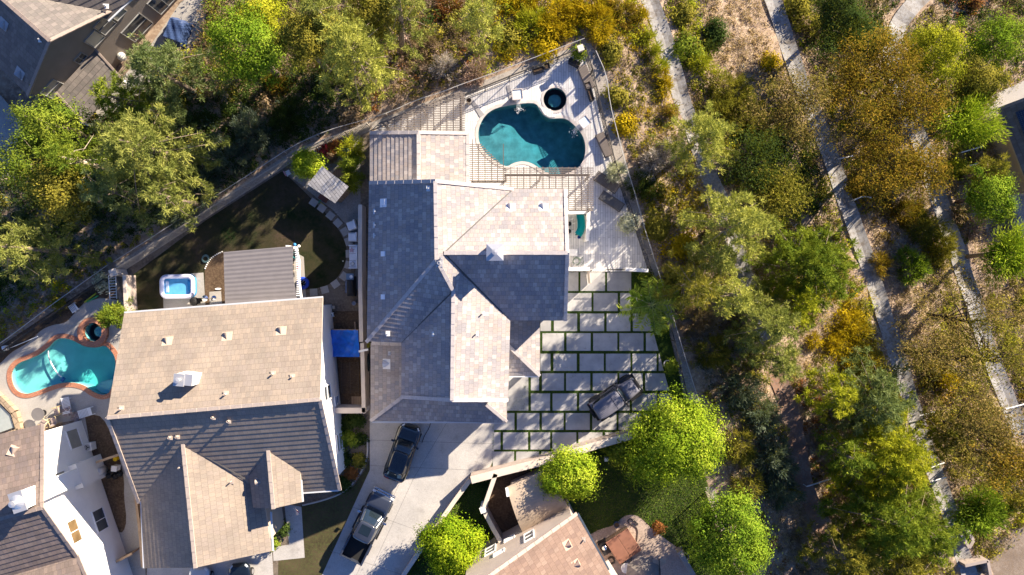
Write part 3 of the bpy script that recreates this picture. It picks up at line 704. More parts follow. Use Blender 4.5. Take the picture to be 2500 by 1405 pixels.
# patio cover behind the tan house
# ---- white house
wh = empty('white_house', (0, 0, 0), 0, 'white stucco house with brown tile roof and tall white chimney at the lower left corner', 'house')
b0 = W(-160, 1098, 6.1); b1 = W(105, 1036, 6.1); ap = W(103, 1240, 8.45); ap0 = W(-170, 1312, 8.45); c1 = W(189, 1360, 6.2); c0 = W(-90, 1440, 6.2)
wrf = roofs(wh, [[b0, b1, ap, ap0], [ap0, ap, c1, c0]], t_brown, m_ridge_brown, [(ap0, ap), (b1, ap), (ap, c1)], lift=.034, course=.42, label='upper brown roof with the gable end over the white wall')
d1 = W(189, 1356, 6.15); d2 = W(216, 1420, 7.2); d3 = W(40, 1480, 7.2); d0 = W(15, 1400, 6.15)
roofs(wh, [[d0, d1, d2, d3]], t_brown, m_ridge_brown, [(d1, d2)], lift=.025, course=.42, label='lower brown roof at the front')
f0 = W(199, 1026); f1 = W(254, 1179); f2 = W(300, 1325); f3 = W(330, 1420)
def wpt(t): return Vector((f0.x + (f3.x - f0.x) * t, f0.y + (f3.y - f0.y) * t, 0))
wp = [(-46, f0.y + -2.2), (f3.x - 14, f3.y + 3)]
ax_ = (ap.y - f0.y) / (f3.y - f0.y); cx_ = (c1.y - f0.y) / (f3.y - f0.y)
fpw = [q2(f3), q2(wpt(cx_)), q2(wpt(ax_)), q2(f0), (f0.x - 12, f0.y - 3.6), (f3.x - 12, f3.y - 2)]
wm = MB(); wall_ring(wm, fpw, 0, [6.8, 6.0, 8.2, 6.0, 6.0, 6.6]); wwl = wm.build('wall', m_white, wh)
# chimney breast on the wall
nrm = Vector((f3.y - f0.y, -(f3.x - f0.x), 0)).normalized() * -1; dw = (f3 - f0).normalized()
pc = wpt(ax_ - .045); mb = MB(); ang = math.atan2(dw.y, dw.x)
mb.box((pc.x + nrm.x * .3, pc.y + nrm.y * .3, 1.6), (1.9, .62, 3.2), ang); mb.box((pc.x + nrm.x * .28, pc.y + nrm.y * .28, 6.2), (1.25, .6, 6.0), ang); chm = mb.build('chimney', m_white, wh)
mb = MB(); mb.box((pc.x + nrm.x * .2, pc.y + nrm.y * .2, 9.26), (1.4, .95, .12), ang); mb.lathe([(.5, 9.32), (.15, 9.55), (.15, 9.75), (.22, 9.77), (.22, 9.86), (0, 9.9)], (pc.x + nrm.x * .2, pc.y + nrm.y * .2, 0), 14); mb.build('chimney_cap', m_metal, chm)
LL = (f3 - f0).length
def ww(t, zc, w, h, g=m_curtain, bars=1, horiz=False): return window(wh, q2(f3), q2(f0), LL * (1 - t), zc, w, h, m_white_paint, g, bars, horiz)
mb = MB()
ww(.09, 1.6, 1.5, 1.4, m_curtain, 0); ww(.27, 4.4, 1.0, 1.2, m_curtain, 0); ww(.56, 4.8, 1.7, 1.1, mat('amber_glass', (.15, .10, .05), .2, .4, .8)); ww(.575, 1.7, 1.7, 1.4, m_glass); ww(.88, 4.3, .8, .6, m_glass, 0)
mb.build('downspout', m_white_paint, wh) if mb.v else None
prn = [b0, b1, ap]
vent_dormer('roof_vent', on_plane(36, 1100, prn), (.25, 1, .45), mat('peach_vent', (.45, .36, .29), .6, .05), wrf, .6)
vent_pipe(on_plane(124, 1337, [d0, d1, d2]), m_ridge_brown, wrf, .05, .5, .3)
# ---- dark house, upper left (lower pad)
ZB = -2.75
dh = empty('dark_gable_house', (0, 0, 0), 0, 'dark roofed brown stucco house in the upper left corner with gable windows', 'house')
k0 = W(122, 100, ZB + 8.3); k1 = W(-60, -60, ZB + 8.3); l0 = W(68, 233, ZB + 5.4); l1 = W(-110, 60, ZB + 5.4); m0 = W(270, 28, ZB + 5.4); m1 = W(90, -120, ZB + 5.4)
drf = roofs(dh, [[k1, k0, l0, l1], [k1, k0, m0, m1]], t_slate, m_ridge_brown, [(k1, k0), (k0, l0), (k0, m0)], course=.42, label='tall gable roof, one slope dark')
n0 = W(262, 50, ZB + 5.4); n1 = W(330, -14, ZB + 5.4); n2 = W(250, -80, ZB + 7.4); n3 = W(70, -2, ZB + 7.1)
roofs(dh, [[n0, n1, n2, n3]], t_slate, m_ridge_brown, [], course=.42, lift=.03, label='brown roof slope with strong courses')
wA = W(90, 240, ZB + 5.0); wB = W(268, 44, ZB + 5.0)
dwl = (wB - wA); dwl.z = 0; Lq = dwl.length; dq = dwl.normalized(); nq = Vector((dq.y, -dq.x, 0))
wA0 = wA - nq * .35; wB0 = wB - nq * .35; wC0 = wB0 + dq * 5.2; wm = MB()
back = -nq * 9
fpd = [q2(wA0), q2(wA0 + dq * Lq * .5), q2(wB0), q2(wC0), q2(wC0 + back), q2(wA0 + back)]
wall_ring(wm, fpd, ZB - .2, [ZB + 5.3, ZB + 7.9, ZB + 5.3, ZB + 5.3, ZB + 5.3, ZB + 5.3]); wm.build('wall', m_brown_st, dh)
m_gfr = mat('grey_frame', (.30, .30, .30), .5, .05)
def dwn(s, zc, w, h, g=m_glass, bars=1, horiz=True): return window(dh, q2(wA0), q2(wC0), s, ZB + zc, w, h, m_gfr, g, bars, horiz, fwid=.045)
dwn(1.1, 3.9, 1.5, 1.5, m_curtain); dwn(4.4, 3.9, .9, .8, m_glass, 1, False); dwn(6.3, 4.2, 1.2, 1.4, m_curtain, 0); dwn(7.7, 4.4, 1.3, 1.6, m_glass); dwn(9.1, 4.4, 1.1, 1.5, m_curtain, 0); dwn(9.0, 1.3, 2.2, 2.1, m_glass); dwn(12.4, 4.6, 2.4, 1.6, mat('green_glass', (.04, .12, .11), .15, .1)); dwn(12.6, 1.3, 3.0, 2.2, m_glass, 2, False)
for px, py in [(8, 60), (48, 180)]: vent_dormer('roof_vent', on_plane(px, py, [k1, k0, l0]), (-.7, -.7, .5), mat('slate_vent', (.36, .36, .38), .5, .05), drf, .6)
vent_pipe(on_plane(99, 98, [k1, k0, l0]), m_ventw, drf, .05, .25, .3); vent_pipe(on_plane(246, 6, [n0, n1, n2]), m_ventw, drf, .07, .4, .3)
gb = MB(); gb.bar(n0 + Vector((.06, -.06, -.06)), n1 + Vector((.06, -.06, -.06)), .13, .1); gb.build('gutter', m_gutter, dh)
pcv = [W(137, 226, ZB + 3.5), W(233, 121, ZB + 3.5), W(300, 196, ZB + 2.6), W(205, 300, ZB + 2.6)]
pr = roofs(dh, [pcv], t_slate, m_ridge_brown, [(pcv[1], pcv[2]), (pcv[0], pcv[3])], course=.42, lift=.035, tw=.3, label='tiled patio cover roof', capw=.16)
for p in (pcv[2], pcv[3]): MB().box((p.x - .3, p.y + .1, ZB + 1.2), (.22, .22, 2.6)).build('porch_post', m_white_paint, dh)
# ---- rose roofed house, bottom
bh = empty('rose_house', (0, 0, 0), 0, 'pinkish stucco house with a rose tile roof at the bottom edge', 'house')
h0 = W(1408, 1254, 5.0); h1 = W(1484, 1392, 5.0); h1b = W(1530, 1475, 5.0); h2 = W(1130, 1452, 8.9); h2b = W(1260, 1650, 8.9)
brf = roofs(bh, [[h0, h1b, h2b, h2]], t_rose, mat('rose_ridge', (.44, .33, .28), .75, .1), [(h0, h2)], course=.42, lift=.02, label='rose tile roof slope')
w0 = Vector((h0.x - .5, h0.y - .1, 0)); w1 = Vector((h2.x - .3, h2.y + .15, 0)); dd = (w1 - w0).normalized(); n_ = Vector((-dd.y, dd.x, 0))
w0 = W(1392, 1222, 0) ; w1 = W(1150, 1385, 0)
w0 = Vector((h0.x - .35, h0.y - .35, 0)); w1 = Vector((h2.x - .1, h2.y - .45, 0))
fpb = [q2(w0), q2(w1), (w1.x + 3, w1.y - 6), (h1b.x - .5, h1b.y - .5)]
wm = MB(); wall_ring(wm, fpb, 0, [4.8, 8.5, 8.5, 4.8]); wm.build('wall', m_pink_st, bh)
Lb = (w1 - w0).length
for s_, zc, w_, h_ in [(3.6, 3.9, .8, 1.5), (5.3, 2.2, .9, .45), (6.2, 3.9, .9, .5), (7.0, 2.4, .9, 1.3)]: window(bh, q2(w0), q2(w1), s_, zc, w_, h_, m_white_paint, m_glass, 1)
gb = MB(); gb.bar(h0 + Vector((.08, 0, -.05)), h1 + Vector((.08, 0, -.05)), .13, .12); gb.build('gutter', mat('dark_gutter', (.07, .09, .12), .4, .05), bh)
wm = MB(); wq0 = W(1478, 1372, 2.8); wq1 = W(1520, 1440, 2.8); wm.bar(wq0, wq1, .5, .2); wm.build('parapet', m_cap_st, bh)
vent_dormer('roof_vent', on_plane(1386, 1330, [h0, h1, h2]), (.8, .4, .4), mat('rose_vent', (.5, .36, .28), .6, .05), brf, .5); vent_pipe(on_plane(1425, 1318, [h0, h1, h2]), m_ridge_tan, brf, .06, .3, .3)
vent_dormer('roof_vent', on_plane(1408, 1378, [h0, h1, h2]), (.8, .4, .4), mat('rose_vent', (.5, .36, .28), .6, .05), brf, .5)
# barrel patio cover
bc = empty('barrel_shed', (0, 0, 0), 0, 'tan shed with a curved barrel roof between brown garden walls and rose roofed house', 'shed')
u0 = W(1237, 1193, 2.7); u1 = W(1276, 1302, 2.3); u2 = W(1392, 1246, 2.3); u3 = W(1340, 1148, 2.7)
mb = MB(); N_ = 14; b_ = 0
for i in range(N_ + 1):
    t = i / N_; L_ = u0.lerp(u1, t); R_ = u3.lerp(u2, t); zz = 1.9 + 1.25 * math.sin(math.pi * (.12 + .8 * t))
    mb.v += [(L_.x, L_.y, zz), (R_.x, R_.y, zz), (L_.x, L_.y, zz - .1), (R_.x, R_.y, zz - .1)]
for i in range(N_):
    o = i * 4; mb.f += [(o, o + 1, o + 5, o + 4), (o + 3, o + 2, o + 6, o + 7), (o, o + 4, o + 6, o + 2), (o + 1, o + 3, o + 7, o + 5)]
mb.f += [(0, 2, 3, 1), (N_ * 4, N_ * 4 + 1, N_ * 4 + 3, N_ * 4 + 2)]
mb.build('roof', mat('felt_roof', (.40, .32, .245), .85, .12, 1.5, .2, 50), bc, smooth=False)
mb = MB(); wall_ring(mb, offset_poly([q2(u0), q2(u1), q2(u2), q2(u3)], -.25), 0, [2.15, 2.1, 2.1, 2.15]); mb.build('wall', m_pink_st, bc)
mb = MB(); mb.bar(W(1237, 1192, 2.75), W(1240, 1212, 2.75), .2, .25); mb.build('trim', m_white_paint, bc)
# ---- solar house, right edge
rh = empty('solar_house', (0, 0, 0), 0, 'house at the right edge with dark solar panels on its roof', 'house')
zr = sheet_z + .35
v0 = W(2436, 266, zr + 5.2); v1 = W(2512, 232, zr + 5.2); v2 = W(2640, 520, zr + 5.2); v3 = W(2520, 470, zr + 5.2)
rp = [W(2437, 267, zr + 3.0), W(2640, 190, zr + 6), W(2760, 480, zr + 6), W(2520, 480, zr + 3.0)]
rrf = roofs(rh, [rp], t_slate, m_ridge_brown, [(rp[0], rp[1])], course=.42, label='dark tile roof under the panels')
wm = MB(); wall_ring(wm, offset_poly([q2(p) for p in rp][::-1], -.5), zr, [2.9, 5.7, 5.7, 2.9] and [zr + 2.9] * 4); wm.build('wall', m_tan_st, rh)
nr_ = (rp[1] - rp[0]).cross(rp[3] - rp[0]).normalized()
if nr_.z < 0: nr_ = -nr_
x_ = (rp[1] - rp[0]).normalized(); y_ = (rp[3] - rp[0]).normalized()
m_pv = bpy.data.materials.new('solar_cells'); m_pv.use_nodes = True
tt = m_pv.node_tree; bb = tt.nodes['Principled BSDF']; tc = nd(tt, 'ShaderNodeTexCoord'); br = nd(tt, 'ShaderNodeTexBrick'); br.offset = 0; tt.links.new(tc.outputs['Object'], br.inputs[0])
br.inputs['Scale'].default_value = 1; br.inputs['Brick Width'].default_value = .16; br.inputs['Row Height'].default_value = .16; br.inputs['Mortar Size'].default_value = .012
br.inputs['Color1'].default_value = (.01, .02, .05, 1); br.inputs['Color2'].default_value = (.012, .025, .06, 1); br.inputs['Mortar'].default_value = (.08, .1, .14, 1); tt.links.new(br.outputs[0], bb.inputs['Base Color']); bb.inputs['Roughness'].default_value = .2
for i in range(3):
    for j in range(4):
        p = rp[0] + x_ * (1.0 + i * 1.1 + .5) + y_ * (.8 + j * 1.75 + .8) + nr_ * .12
        mb = MB(); M_ = Matrix((x_, y_, nr_)).transposed().to_4x4(); M_.translation = p; mb.box((0, 0, 0), (1.04, 1.68, .04)); o = mb.build('solar_panel', m_pv, rrf); o.matrix_local = M_
acp = W(2480, 424, zr + .8); 
# ------------------------------------------------------------------ pools
def pool(root, loop, depth, wm, bm, cm, cop=.3, shelf=None, cz=.05, water_z=-.12, floor=None):
    n = len(loop); inner = offset_poly(loop, -.6)
    fl = offset_poly(loop, -.9)
    mb = MB()
    lo = loop if sum(loop[i - 1][0] * loop[i][1] - loop[i][0] * loop[i - 1][1] for i in range(n)) > 0 else loop[::-1]
    z0, z1 = .0, -depth
    mb.v += [(x, y, .03) for x, y in lo] + [(x, y, z1) for x, y in lo]
    for i in range(n):
        j = (i + 1) % n; mb.f.append((j, i, n + i, n + j))
    xs = [p[0] for p in lo]; ys = [p[1] for p in lo]; NX, NY = 26, 22; b0 = len(mb.v)
    for j in range(NY):
        for i in range(NX):
            x = min(xs) - .1 + (max(xs) - min(xs) + .2) * i / (NX - 1); y = min(ys) - .1 + (max(ys) - min(ys) + .2) * j / (NY - 1); mb.v.append((x, y, floor(x, y) if floor else z1 + .03))
    for j in range(NY - 1):
        for i in range(NX - 1): o = b0 + j * NX + i; mb.f.append((o, o + 1, o + NX + 1, o + NX))
    mb.build('basin', bm, root)
    w = MB(); w.prism(offset_poly(lo, -.012), z1 + .02, water_z); w.build('water', wm, root)
    o = offset_poly(lo, cop); c = MB()
    ii = offset_poly(lo, -.03)
    for ring, z in ((ii, -.06), (ii, cz), (o, cz), (o, .0)): c.v += [(x, y, z) for x, y in ring]
    for k in range(3):
        for i in range(n):
            j = (i + 1) % n; c.f.append((k * n + j, k * n + i, (k + 1) * n + i, (k + 1) * n + j))
    c.build('coping', cm, root)
    return lo
m_basin_a = mat('pool_plaster_deep', (.06, .18, .205), .8, .3, 1.5); m_basin_b = mat('pool_plaster_teal', (.26, .56, .54), .8, .1, 1.0)
w_a = water_mat('deep_pool_water', (.06, .80, .86), .36, .3, 2.2); w_b = water_mat('teal_pool_water', (.04, .93, .90), .34, .08, 3)
m_brick = plank_mat('brick_coping', (.40, .17, .10), (.48, .22, .13), .12, .25, R(20), .008)
m_coping = mat('stone_coping', (.50, .46, .44), .7, .1, 3)
pa = empty('swimming_pool', W(1300, 340), 0, 'large dark blue free form swimming pool on the pale deck', 'pool'); pa.location = (0, 0, 0)
fa = lambda x, y: -1.02 - .5 * math.tanh(((x - 1.6) * .73 + (y - 11.8) * .68) / 1.6) - .03 * math.sin(x * 3) * math.sin(y * 3)
pool(pa, POOL_A, 1.7, w_a, m_basin_a, m_coping, .22, floor=fa)
mb = MB(); mb.prism([(p[0], p[1]) for p in offset_poly([W2(1275 + 46 * math.cos(a), 432 + 34 * math.sin(a)) for a in [math.pi * (1 + k / 16) for k in range(17)]], .0)], -1.28, -.3); mb.build('step', m_basin_a, pa)
caus = MB()
sa = empty('spa', (0, 0, 0), 0, 'round dark spa beside the large blue pool', 'spa'); lo = pool(sa, SPA_A, 1.1, w_a, m_basin_a, m_coping, .16, water_z=-.08)
mb = MB(); cx, cy = W2(1355, 243); mb.lathe([(.95, -.5), (.52, -.5), (.52, -1.05)], (cx, cy, 0), 32); mb.build('bench', m_basin_a, sa)
mb = MB(); mb.prism([W2(1318, 262), W2(1345, 268), W2(1356, 287), W2(1341, 288), W2(1328, 280)], .017, .09); tag(mb.build('spillway', m_plank), kind='structure')
pb = empty('swimming_pool', (0, 0, 0), 0, 'turquoise free form swimming pool with red brick edge behind the tan roofed house', 'pool'); fb = lambda x, y: -.85 - .35 * math.tanh((x + 36.5) / 1.0)
pool(pb, POOL_B, 1.3, w_b, m_basin_b, m_brick, .34, floor=fb)
mb = MB(); mb.prism([W2(x, y) for x, y in [(226, 950), (240, 934), (260, 929), (272, 930), (268, 956), (257, 964), (240, 962)]], -1.03, -.45); mb.build('step', m_basin_b, pb)
sb_ = empty('spa', (0, 0, 0), 0, 'round turquoise spa ringed with red brick, raised above the turquoise pool', 'spa'); pool(sb_, SPA_B, 1.0, w_b, m_basin_b, m_brick, .42, cz=.28, water_z=-.02)
mb = MB(); cx, cy = W2(230, 811); mb.lathe([(.78, -.45), (.42, -.45), (.42, -.95)], (cx + .15, cy, 0), 28); mb.build('bench', m_basin_b, sb_)
hose = smooth_line([W(*p, -.1) for p in [(118, 856), (118, 870), (124, 886), (132, 900), (140, 912), (150, 921)]], 2)
ph = empty('pool_cleaner', (0, 0, 0), 0, 'white pool cleaner hose floating across the turquoise pool', 'pool cleaner')
MB().tube(hose, .05, 8).build('hose', m_white_paint, ph); mb = MB(); p = W(154, 927, -.08); mb.box(p, (.35, .25, .14), R(50)); mb.box(p + Vector((.05, .02, .07)), (.16, .14, .08), R(50)); mb.build('head', mat('cleaner_blue', (.03, .12, .3), .4), ph)
# fountains: stone pillar with a bowl spilling into the large pool
def fountain(px, py, ang, jet, label):
    p = W(px, py); t = empty('water_bowl', (p.x, p.y, 0), ang, label, 'fountain', 'water bowls by the large pool')
    MB().box((0, 0, .35), (.5, .5, .7)).build('pillar', m_coping, t)
    b = MB(); prof = []
    for s_, z in ((.30, .7), (.44, 1.0)): prof.append([(-s_, -s_, z), (s_, -s_, z), (s_, s_, z), (-s_, s_, z)])
    prof.append([(x * .86, y * .86, 1.0) for x, y, z in prof[1]]); prof.append([(x * .82, y * .82, .9) for x, y, z in prof[1]]); b.loft(prof); b.build('bowl', m_coping, t)
    w = MB(); w.box((0, 0, .93), (.7, .7, .03)); w.build('water', mat('bowl_water', (.55, .62, .7), .08, .3, 9, .5, 12), t)
    j = MB()
    for k in range(5): j.tube([(.30, (k - 2) * .05, .95), (.55, (k - 2) * .055, .9), (.8, (k - 2) * .07, .55), (.93, (k - 2) * .09, -.1)], .012, 5)
    for k in range(60):
        a = rnd.uniform(0, 6.28); q = abs(rnd.gauss(0, .22)); j.lathe([(.0, -.02), (rnd.uniform(.01, .035), 0), (0, .02)], (.98 + q * math.cos(a) * 1.1, q * math.sin(a), -.1 + rnd.uniform(0, .12) * math.exp(-q * 3)), 6)
    j.build('jet', mat('spray', (.9, .93, .96), .2, .03), t)
fountain(1263, 239, R(-84), 1, 'stone water bowl on a pillar above the flat upper edge of the large pool')
fountain(1424, 305, R(218), 1, 'stone water bowl on a pillar beside the right edge of the large pool')
m_grey_st = mat('grey_stone', (.30, .29, .30), .7, .08)
for k, pts in enumerate([[(1236, 210), (1244, 209), (1257, 251), (1246, 253)], [(1150, 250), (1156, 245), (1183, 281), (1172, 287)]]):
    mb = MB(); mb.prism([W2(*p) for p in pts], .017, .06); tag(mb.build('stone_strip', m_grey_st), kind='structure')
# ------------------------------------------------------------------ pavers
rows = [(665, 711, [(1383, 1412), (1417, 1477), (1482, 1541)]), (716, 760, [(1385, 1444), (1449, 1508), (1514, 1541)]), (766, 809, [(1319, 1345), (1378 - 26, 1409), (1416, 1475), (1481, 1539), (1545, 1600)]),
        (814, 857, [(1324, 1377), (1383, 1442), (1448, 1507), (1512, 1571), (1577, 1610)]), (864, 906, [(1319, 1344), (1351, 1408), (1415, 1474), (1479, 1539), (1544, 1603), (1608, 1625)]),
        (912, 954, [(1296, 1316), (1323, 1377), (1382, 1441), (1447, 1507), (1512, 1569), (1575, 1635)]), (961, 1003, [(1296, 1343), (1349, 1408), (1414, 1473), (1478, 1537), (1543, 1604), (1609, 1650)]),
        (1009, 1050, [(1206, 1256), (1262, 1317), (1323, 1376), (1381, 1440), (1446, 1505), (1510, 1565), (1571, 1630)]), (1056, 1098, [(1205, 1222), (1228, 1289), (1295, 1343), (1348, 1407), (1412, 1471), (1477, 1530)]), (1103, 1146, [(1203, 1255), (1260, 1316), (1321, 1372), (1378, 1430)])]
PAVS = []
ords = ['first', 'second', 'third', 'fourth', 'fifth', 'sixth', 'seventh', 'eighth', 'ninth', 'tenth']
for ri, (y0, y1, xs) in enumerate(rows):
    cnt = 0
    for x0, x1 in xs:
        poly = [(x0, y0), (x1, y0), (x1, y1), (x0, y1)]
        poly = clip(poly, -(1152 - 1064) / 335, -1, -1146 - (1152 - 1064) / 335 * 1200)
        poly = clip(poly, -1, .27, -1583 + .27 * 766 - .0)
        if len(poly) < 3: continue
        ar = abs(sum(poly[i - 1][0] * p[1] - p[0] * poly[i - 1][1] for i, p in enumerate(poly))) / 2
        if ar < 120: continue
        mb = MB(); mb.prism([W2(*p) for p in poly], .004, .03); PAVS.append([W2(*p) for p in poly])
        o = mb.build('concrete_paver', m_slab, bevel=.012)
        tag(o, 'concrete paver, %s from the house, %s row below the white gate wall' % (ords[cnt], ords[ri]), 'paver', 'concrete pavers set in artificial turf'); cnt += 1
mb = MB(); mb.prism([W2(*p) for p in [(1238, 918), (1290, 918), (1290, 1003), (1238, 1003)]], .004, .03); tag(mb.build('concrete_pad', m_slab), kind='structure')
# ------------------------------------------------------------------ fences and walls
def fence(name, pxs, h, label, m, spacing=.115, post_every=2.4, zf=None, base=0.0, rail=.04, cat='fence', pw=.026):
    pts = [W(*p) for p in pxs]
    for p in pts: p.z = base if zf is None else zf(p.x, p.y) + base
    t = empty(name, pts[0], 0, label, cat); o = pts[0]
    bars = MB(); rails = MB(); npost = 0
    for a, b in zip(pts, pts[1:]):
        a = a - o; b = b - o; L = (b - a).length; k = int(L / spacing); d = (b - a).normalized()
        for i in range(k):
            q = a + (b - a) * (i + .5) / k; bars.box((q.x, q.y, q.z + h / 2), (pw, pw, h))
        for zz in (h - .05, .12, h - .22): rails.bar(a + Vector((0, 0, zz)), b + Vector((0, 0, zz)), rail, .035)
        kp = max(1, round(L / post_every))
        for i in range(kp + (1 if b == pts[-1] - o else 0)):
            q = a + (b - a) * i / kp; MB().box((q.x, q.y, q.z + h / 2 + .03), (.06, .06, h + .06)).build('post', m, t)
    pk = bars.build('picket', m, t); pk['kind'] = 'stuff' if False else 'thing'
    del pk['kind']
    rails.build('rail', m, t)
    return t
fence('iron_fence', [(1133, 243), (1185, 222), (1244, 198), (1300, 176), (1360, 152), (1419, 128)], 1.35, 'dark iron picket fence along the upper edge of the pool deck', m_iron, spacing=.14, pw=.015)
fence('iron_fence', [(1426, 130), (1442, 182), (1463, 273), (1496, 402), (1521, 478), (1556, 578), (1583, 664)], 1.5, 'dark iron picket fence down the right edge of the pool deck', m_iron, spacing=.17, pw=.036)
fence('iron_fence', [(1586, 668), (1622, 765), (1653, 895), (1673, 985)], 1.5, 'dark iron picket fence between the paver yard and brushy slope', m_iron)
fence('iron_fence', [(286, 672), (390, 605), (500, 535), (610, 462), (718, 394)], 1.6, 'grey iron picket fence between the shaded lawn and dark tree bank', m_fence_tan)
fence('iron_fence', [(720, 393), (800, 352), (905, 312)], 1.5, 'grey iron picket fence behind the little shed with red flowers', m_fence_tan)
fence('iron_fence', [(-40, 905), (0, 878), (120, 790), (276, 682)], 1.4, 'dark iron picket fence above the turquoise pool', m_iron)
fence('iron_fence', [(1722, 1200), (1755, 1290)], 1.5, 'pale iron picket fence beside the lower lawn and big lime tree', m_fence_tan)
def wire_fence(pxs, label, h=.75):
    t = empty('wire_fence', (0, 0, 0), 0, label, 'wire fence'); mb = MB(); pts = []
    for p in smooth_line(pxs, 1):
        g = G(*p); pts.append(Vector((g.x, g.y, g.z + h)))
    mb.tube(pts, .03, 6); mb.build('rail', mat('galvanised', (.5, .49, .48), .4, .1, metal=.3), t)
    for i in range(0, len(pts), 2):
        q = pts[i]; MB().box((q.x, q.y, q.z - h / 2 - .1), (.05, .05, h + .2)).build('post', m_fence_tan, t)
wire_fence([(1452, 132), (1478, 190), (1486, 260), (1504, 330), (1522, 400), (1545, 470), (1563, 540), (1598, 650), (1628, 740), (1652, 820), (1676, 900), (1700, 975)], 'thin wire fence outside the right deck edge at top of the brushy slope')
wire_fence([(905, 296), (960, 278), (1020, 250), (1080, 232), (1130, 212), (1200, 188), (1300, 150), (1425, 102)], 'thin wire fence outside the upper deck edge below yellow bushes')
wire_fence([(-20, 862), (60, 806), (130, 752), (200, 702), (276, 648)], 'thin wire fence on the bank above the turquoise pool')
wire_fence([(290, 640), (400, 570), (500, 505), (640, 415), (720, 362), (800, 325), (900, 297)], 'thin wire fence on the dark bank outside the shaded lawn')
def wall(name, pxs, h, th, m, label, cap=None, z=0.0, cat='wall', at_top=True):
    pts = [W(*p, h if at_top else 0) for p in pxs]; t = empty(name, (pts[0].x, pts[0].y, z), 0, label, cat); o = Vector((pts[0].x, pts[0].y, 0))
    L = [(p.x - o.x, p.y - o.y) for p in pts]; n = len(L); a = []; b = []; ca = []; cb2 = []
    for i in range(n):
        d1 = Vector(L[i]) - Vector(L[max(i - 1, 0)]); d2 = Vector(L[min(i + 1, n - 1)]) - Vector(L[i])
        if d1.length < 1e-6: d1 = d2
        if d2.length < 1e-6: d2 = d1
        d = (d1.normalized() + d2.normalized()).normalized(); nn = Vector((-d.y, d.x)); k = 1 / max(.4, d.dot(d2.normalized()))
        for lst, w_ in ((a, th / 2), (ca, th / 2 + .04)): lst.append((L[i][0] + nn.x * w_ * k, L[i][1] + nn.y * w_ * k))
        for lst, w_ in ((b, th / 2), (cb2, th / 2 + .04)): lst.append((L[i][0] - nn.x * w_ * k, L[i][1] - nn.y * w_ * k))
    MB().prism(a + b[::-1], -.05, h - .06).build('body', m, t)
    MB().prism(ca + cb2[::-1], h - .057, h).build('cap', cap or m, t)
    return t
wall('block_wall', [(879, 500), (879, 700), (882, 835)], 1.8, .22, m_block, 'long brown block wall between the shaded lawn and main house', m_cap_st)
wall('block_wall', [(884, 838), (888, 1008)], 1.9, .22, m_block, 'brown block wall beside the dark vegetable trellis', m_cap_st)
wall('block_wall', [(812, 1003), (892, 1003)], 1.9, .35, m_cap_st, 'short tan wall with a wide cap closing the side yard by the driveway', m_cap_st)
wall('garden_wall', [(1150, 1173), (1230, 1152), (1330, 1127), (1440, 1093), (1535, 1066), (1600, 1052)], 1.5, .5, m_block, 'wide capped tan wall along the lower edge of the paver yard', m_cap_st)
wall('garden_wall', [(1148, 1172), (1108, 1226), (1048, 1312), (985, 1405), (950, 1460)], 1.0, .26, m_block, 'tan wall along the right side of the driveway', m_cap_st)
wall('garden_wall', [(1210, 1158), (1181, 1243)], 1.5, .26, m_block, 'short tan wall leading down to the white corner pillar by the shed', m_cap_st)
wall('garden_wall', [(1181, 1247), (1204, 1292), (1232, 1340)], 1.8, .26, m_block, 'brown garden wall between the shed and lower small lawn', m_cap_st)
wall('gate_wall', [(1384, 657), (1440, 657)], 1.8, .2, m_white, 'white stucco wall left of the gate between deck and pavers', m_white)
wall('gate_wall', [(1527, 658), (1583, 661)], 1.8, .2, m_white, 'white stucco wall right of the gate between deck and pavers', m_white)
wall('equipment_wall', [(1382, 519), (1437, 518), (1434, 588)], 1.6, .2, m_white, 'white wall around the pool equipment corner', m_white)
wall('divider_wall', [(303, 672), (308, 770)], 1.5, .2, m_block, 'short grey wall between the turquoise pool and lawn', m_cap_st)
wall('wooden_fence', [(325, 1172), (340, 1290), (347, 1385)], 1.5, .12, m_wood_plain, 'wooden fence between the white house and tan roofed house', m_wood_plain)
wall('wooden_fence', [(234, 1130), (292, 1110)], 1.5, .1, m_wood_plain, 'short wooden fence by the yellow bucket', m_wood_plain)
wall('wooden_fence', [(280, 1374), (322, 1352)], 1.5, .1, m_wood_plain, 'wooden gate fence at the front corner of the white house', m_wood_plain)
wall('retaining_wall', [(2342, 1300), (2370, 1382), (2430, 1358)], T(*W2(2370, 1350, -6)) + 1.0, .3, m_block, 'grey retaining wall by the terrace in the lower right corner', m_cap_st, T(*W2(2370, 1350, -6)) * 0, at_top=True) if False else None
zz_ = T(*W2(2400, 1340, -6))
def low_wall(pxs, h, th, m, label):
    t = empty('retaining_wall', (0, 0, 0), 0, label, 'wall'); mb = MB()
    for a, b in zip(pxs, pxs[1:]):
        A_ = W(*a, zz_ + h / 2); B_ = W(*b, zz_ + h / 2); mb.bar(A_, B_, th, h + .6)
    mb.build('body', m, t)
low_wall([(2325, 1283), (2352, 1330), (2362, 1312), (2348, 1286)], 1.0, .25, m_block, 'grey concrete headwall under the round lime shrub, lower right')
low_wall([(2340, 1372), (2395, 1360), (2402, 1400)], 1.2, .25, m_block, 'grey concrete headwall at the bottom edge of the terrace')
zs_ = T(*W2(2460, 1300, -6)) + .2
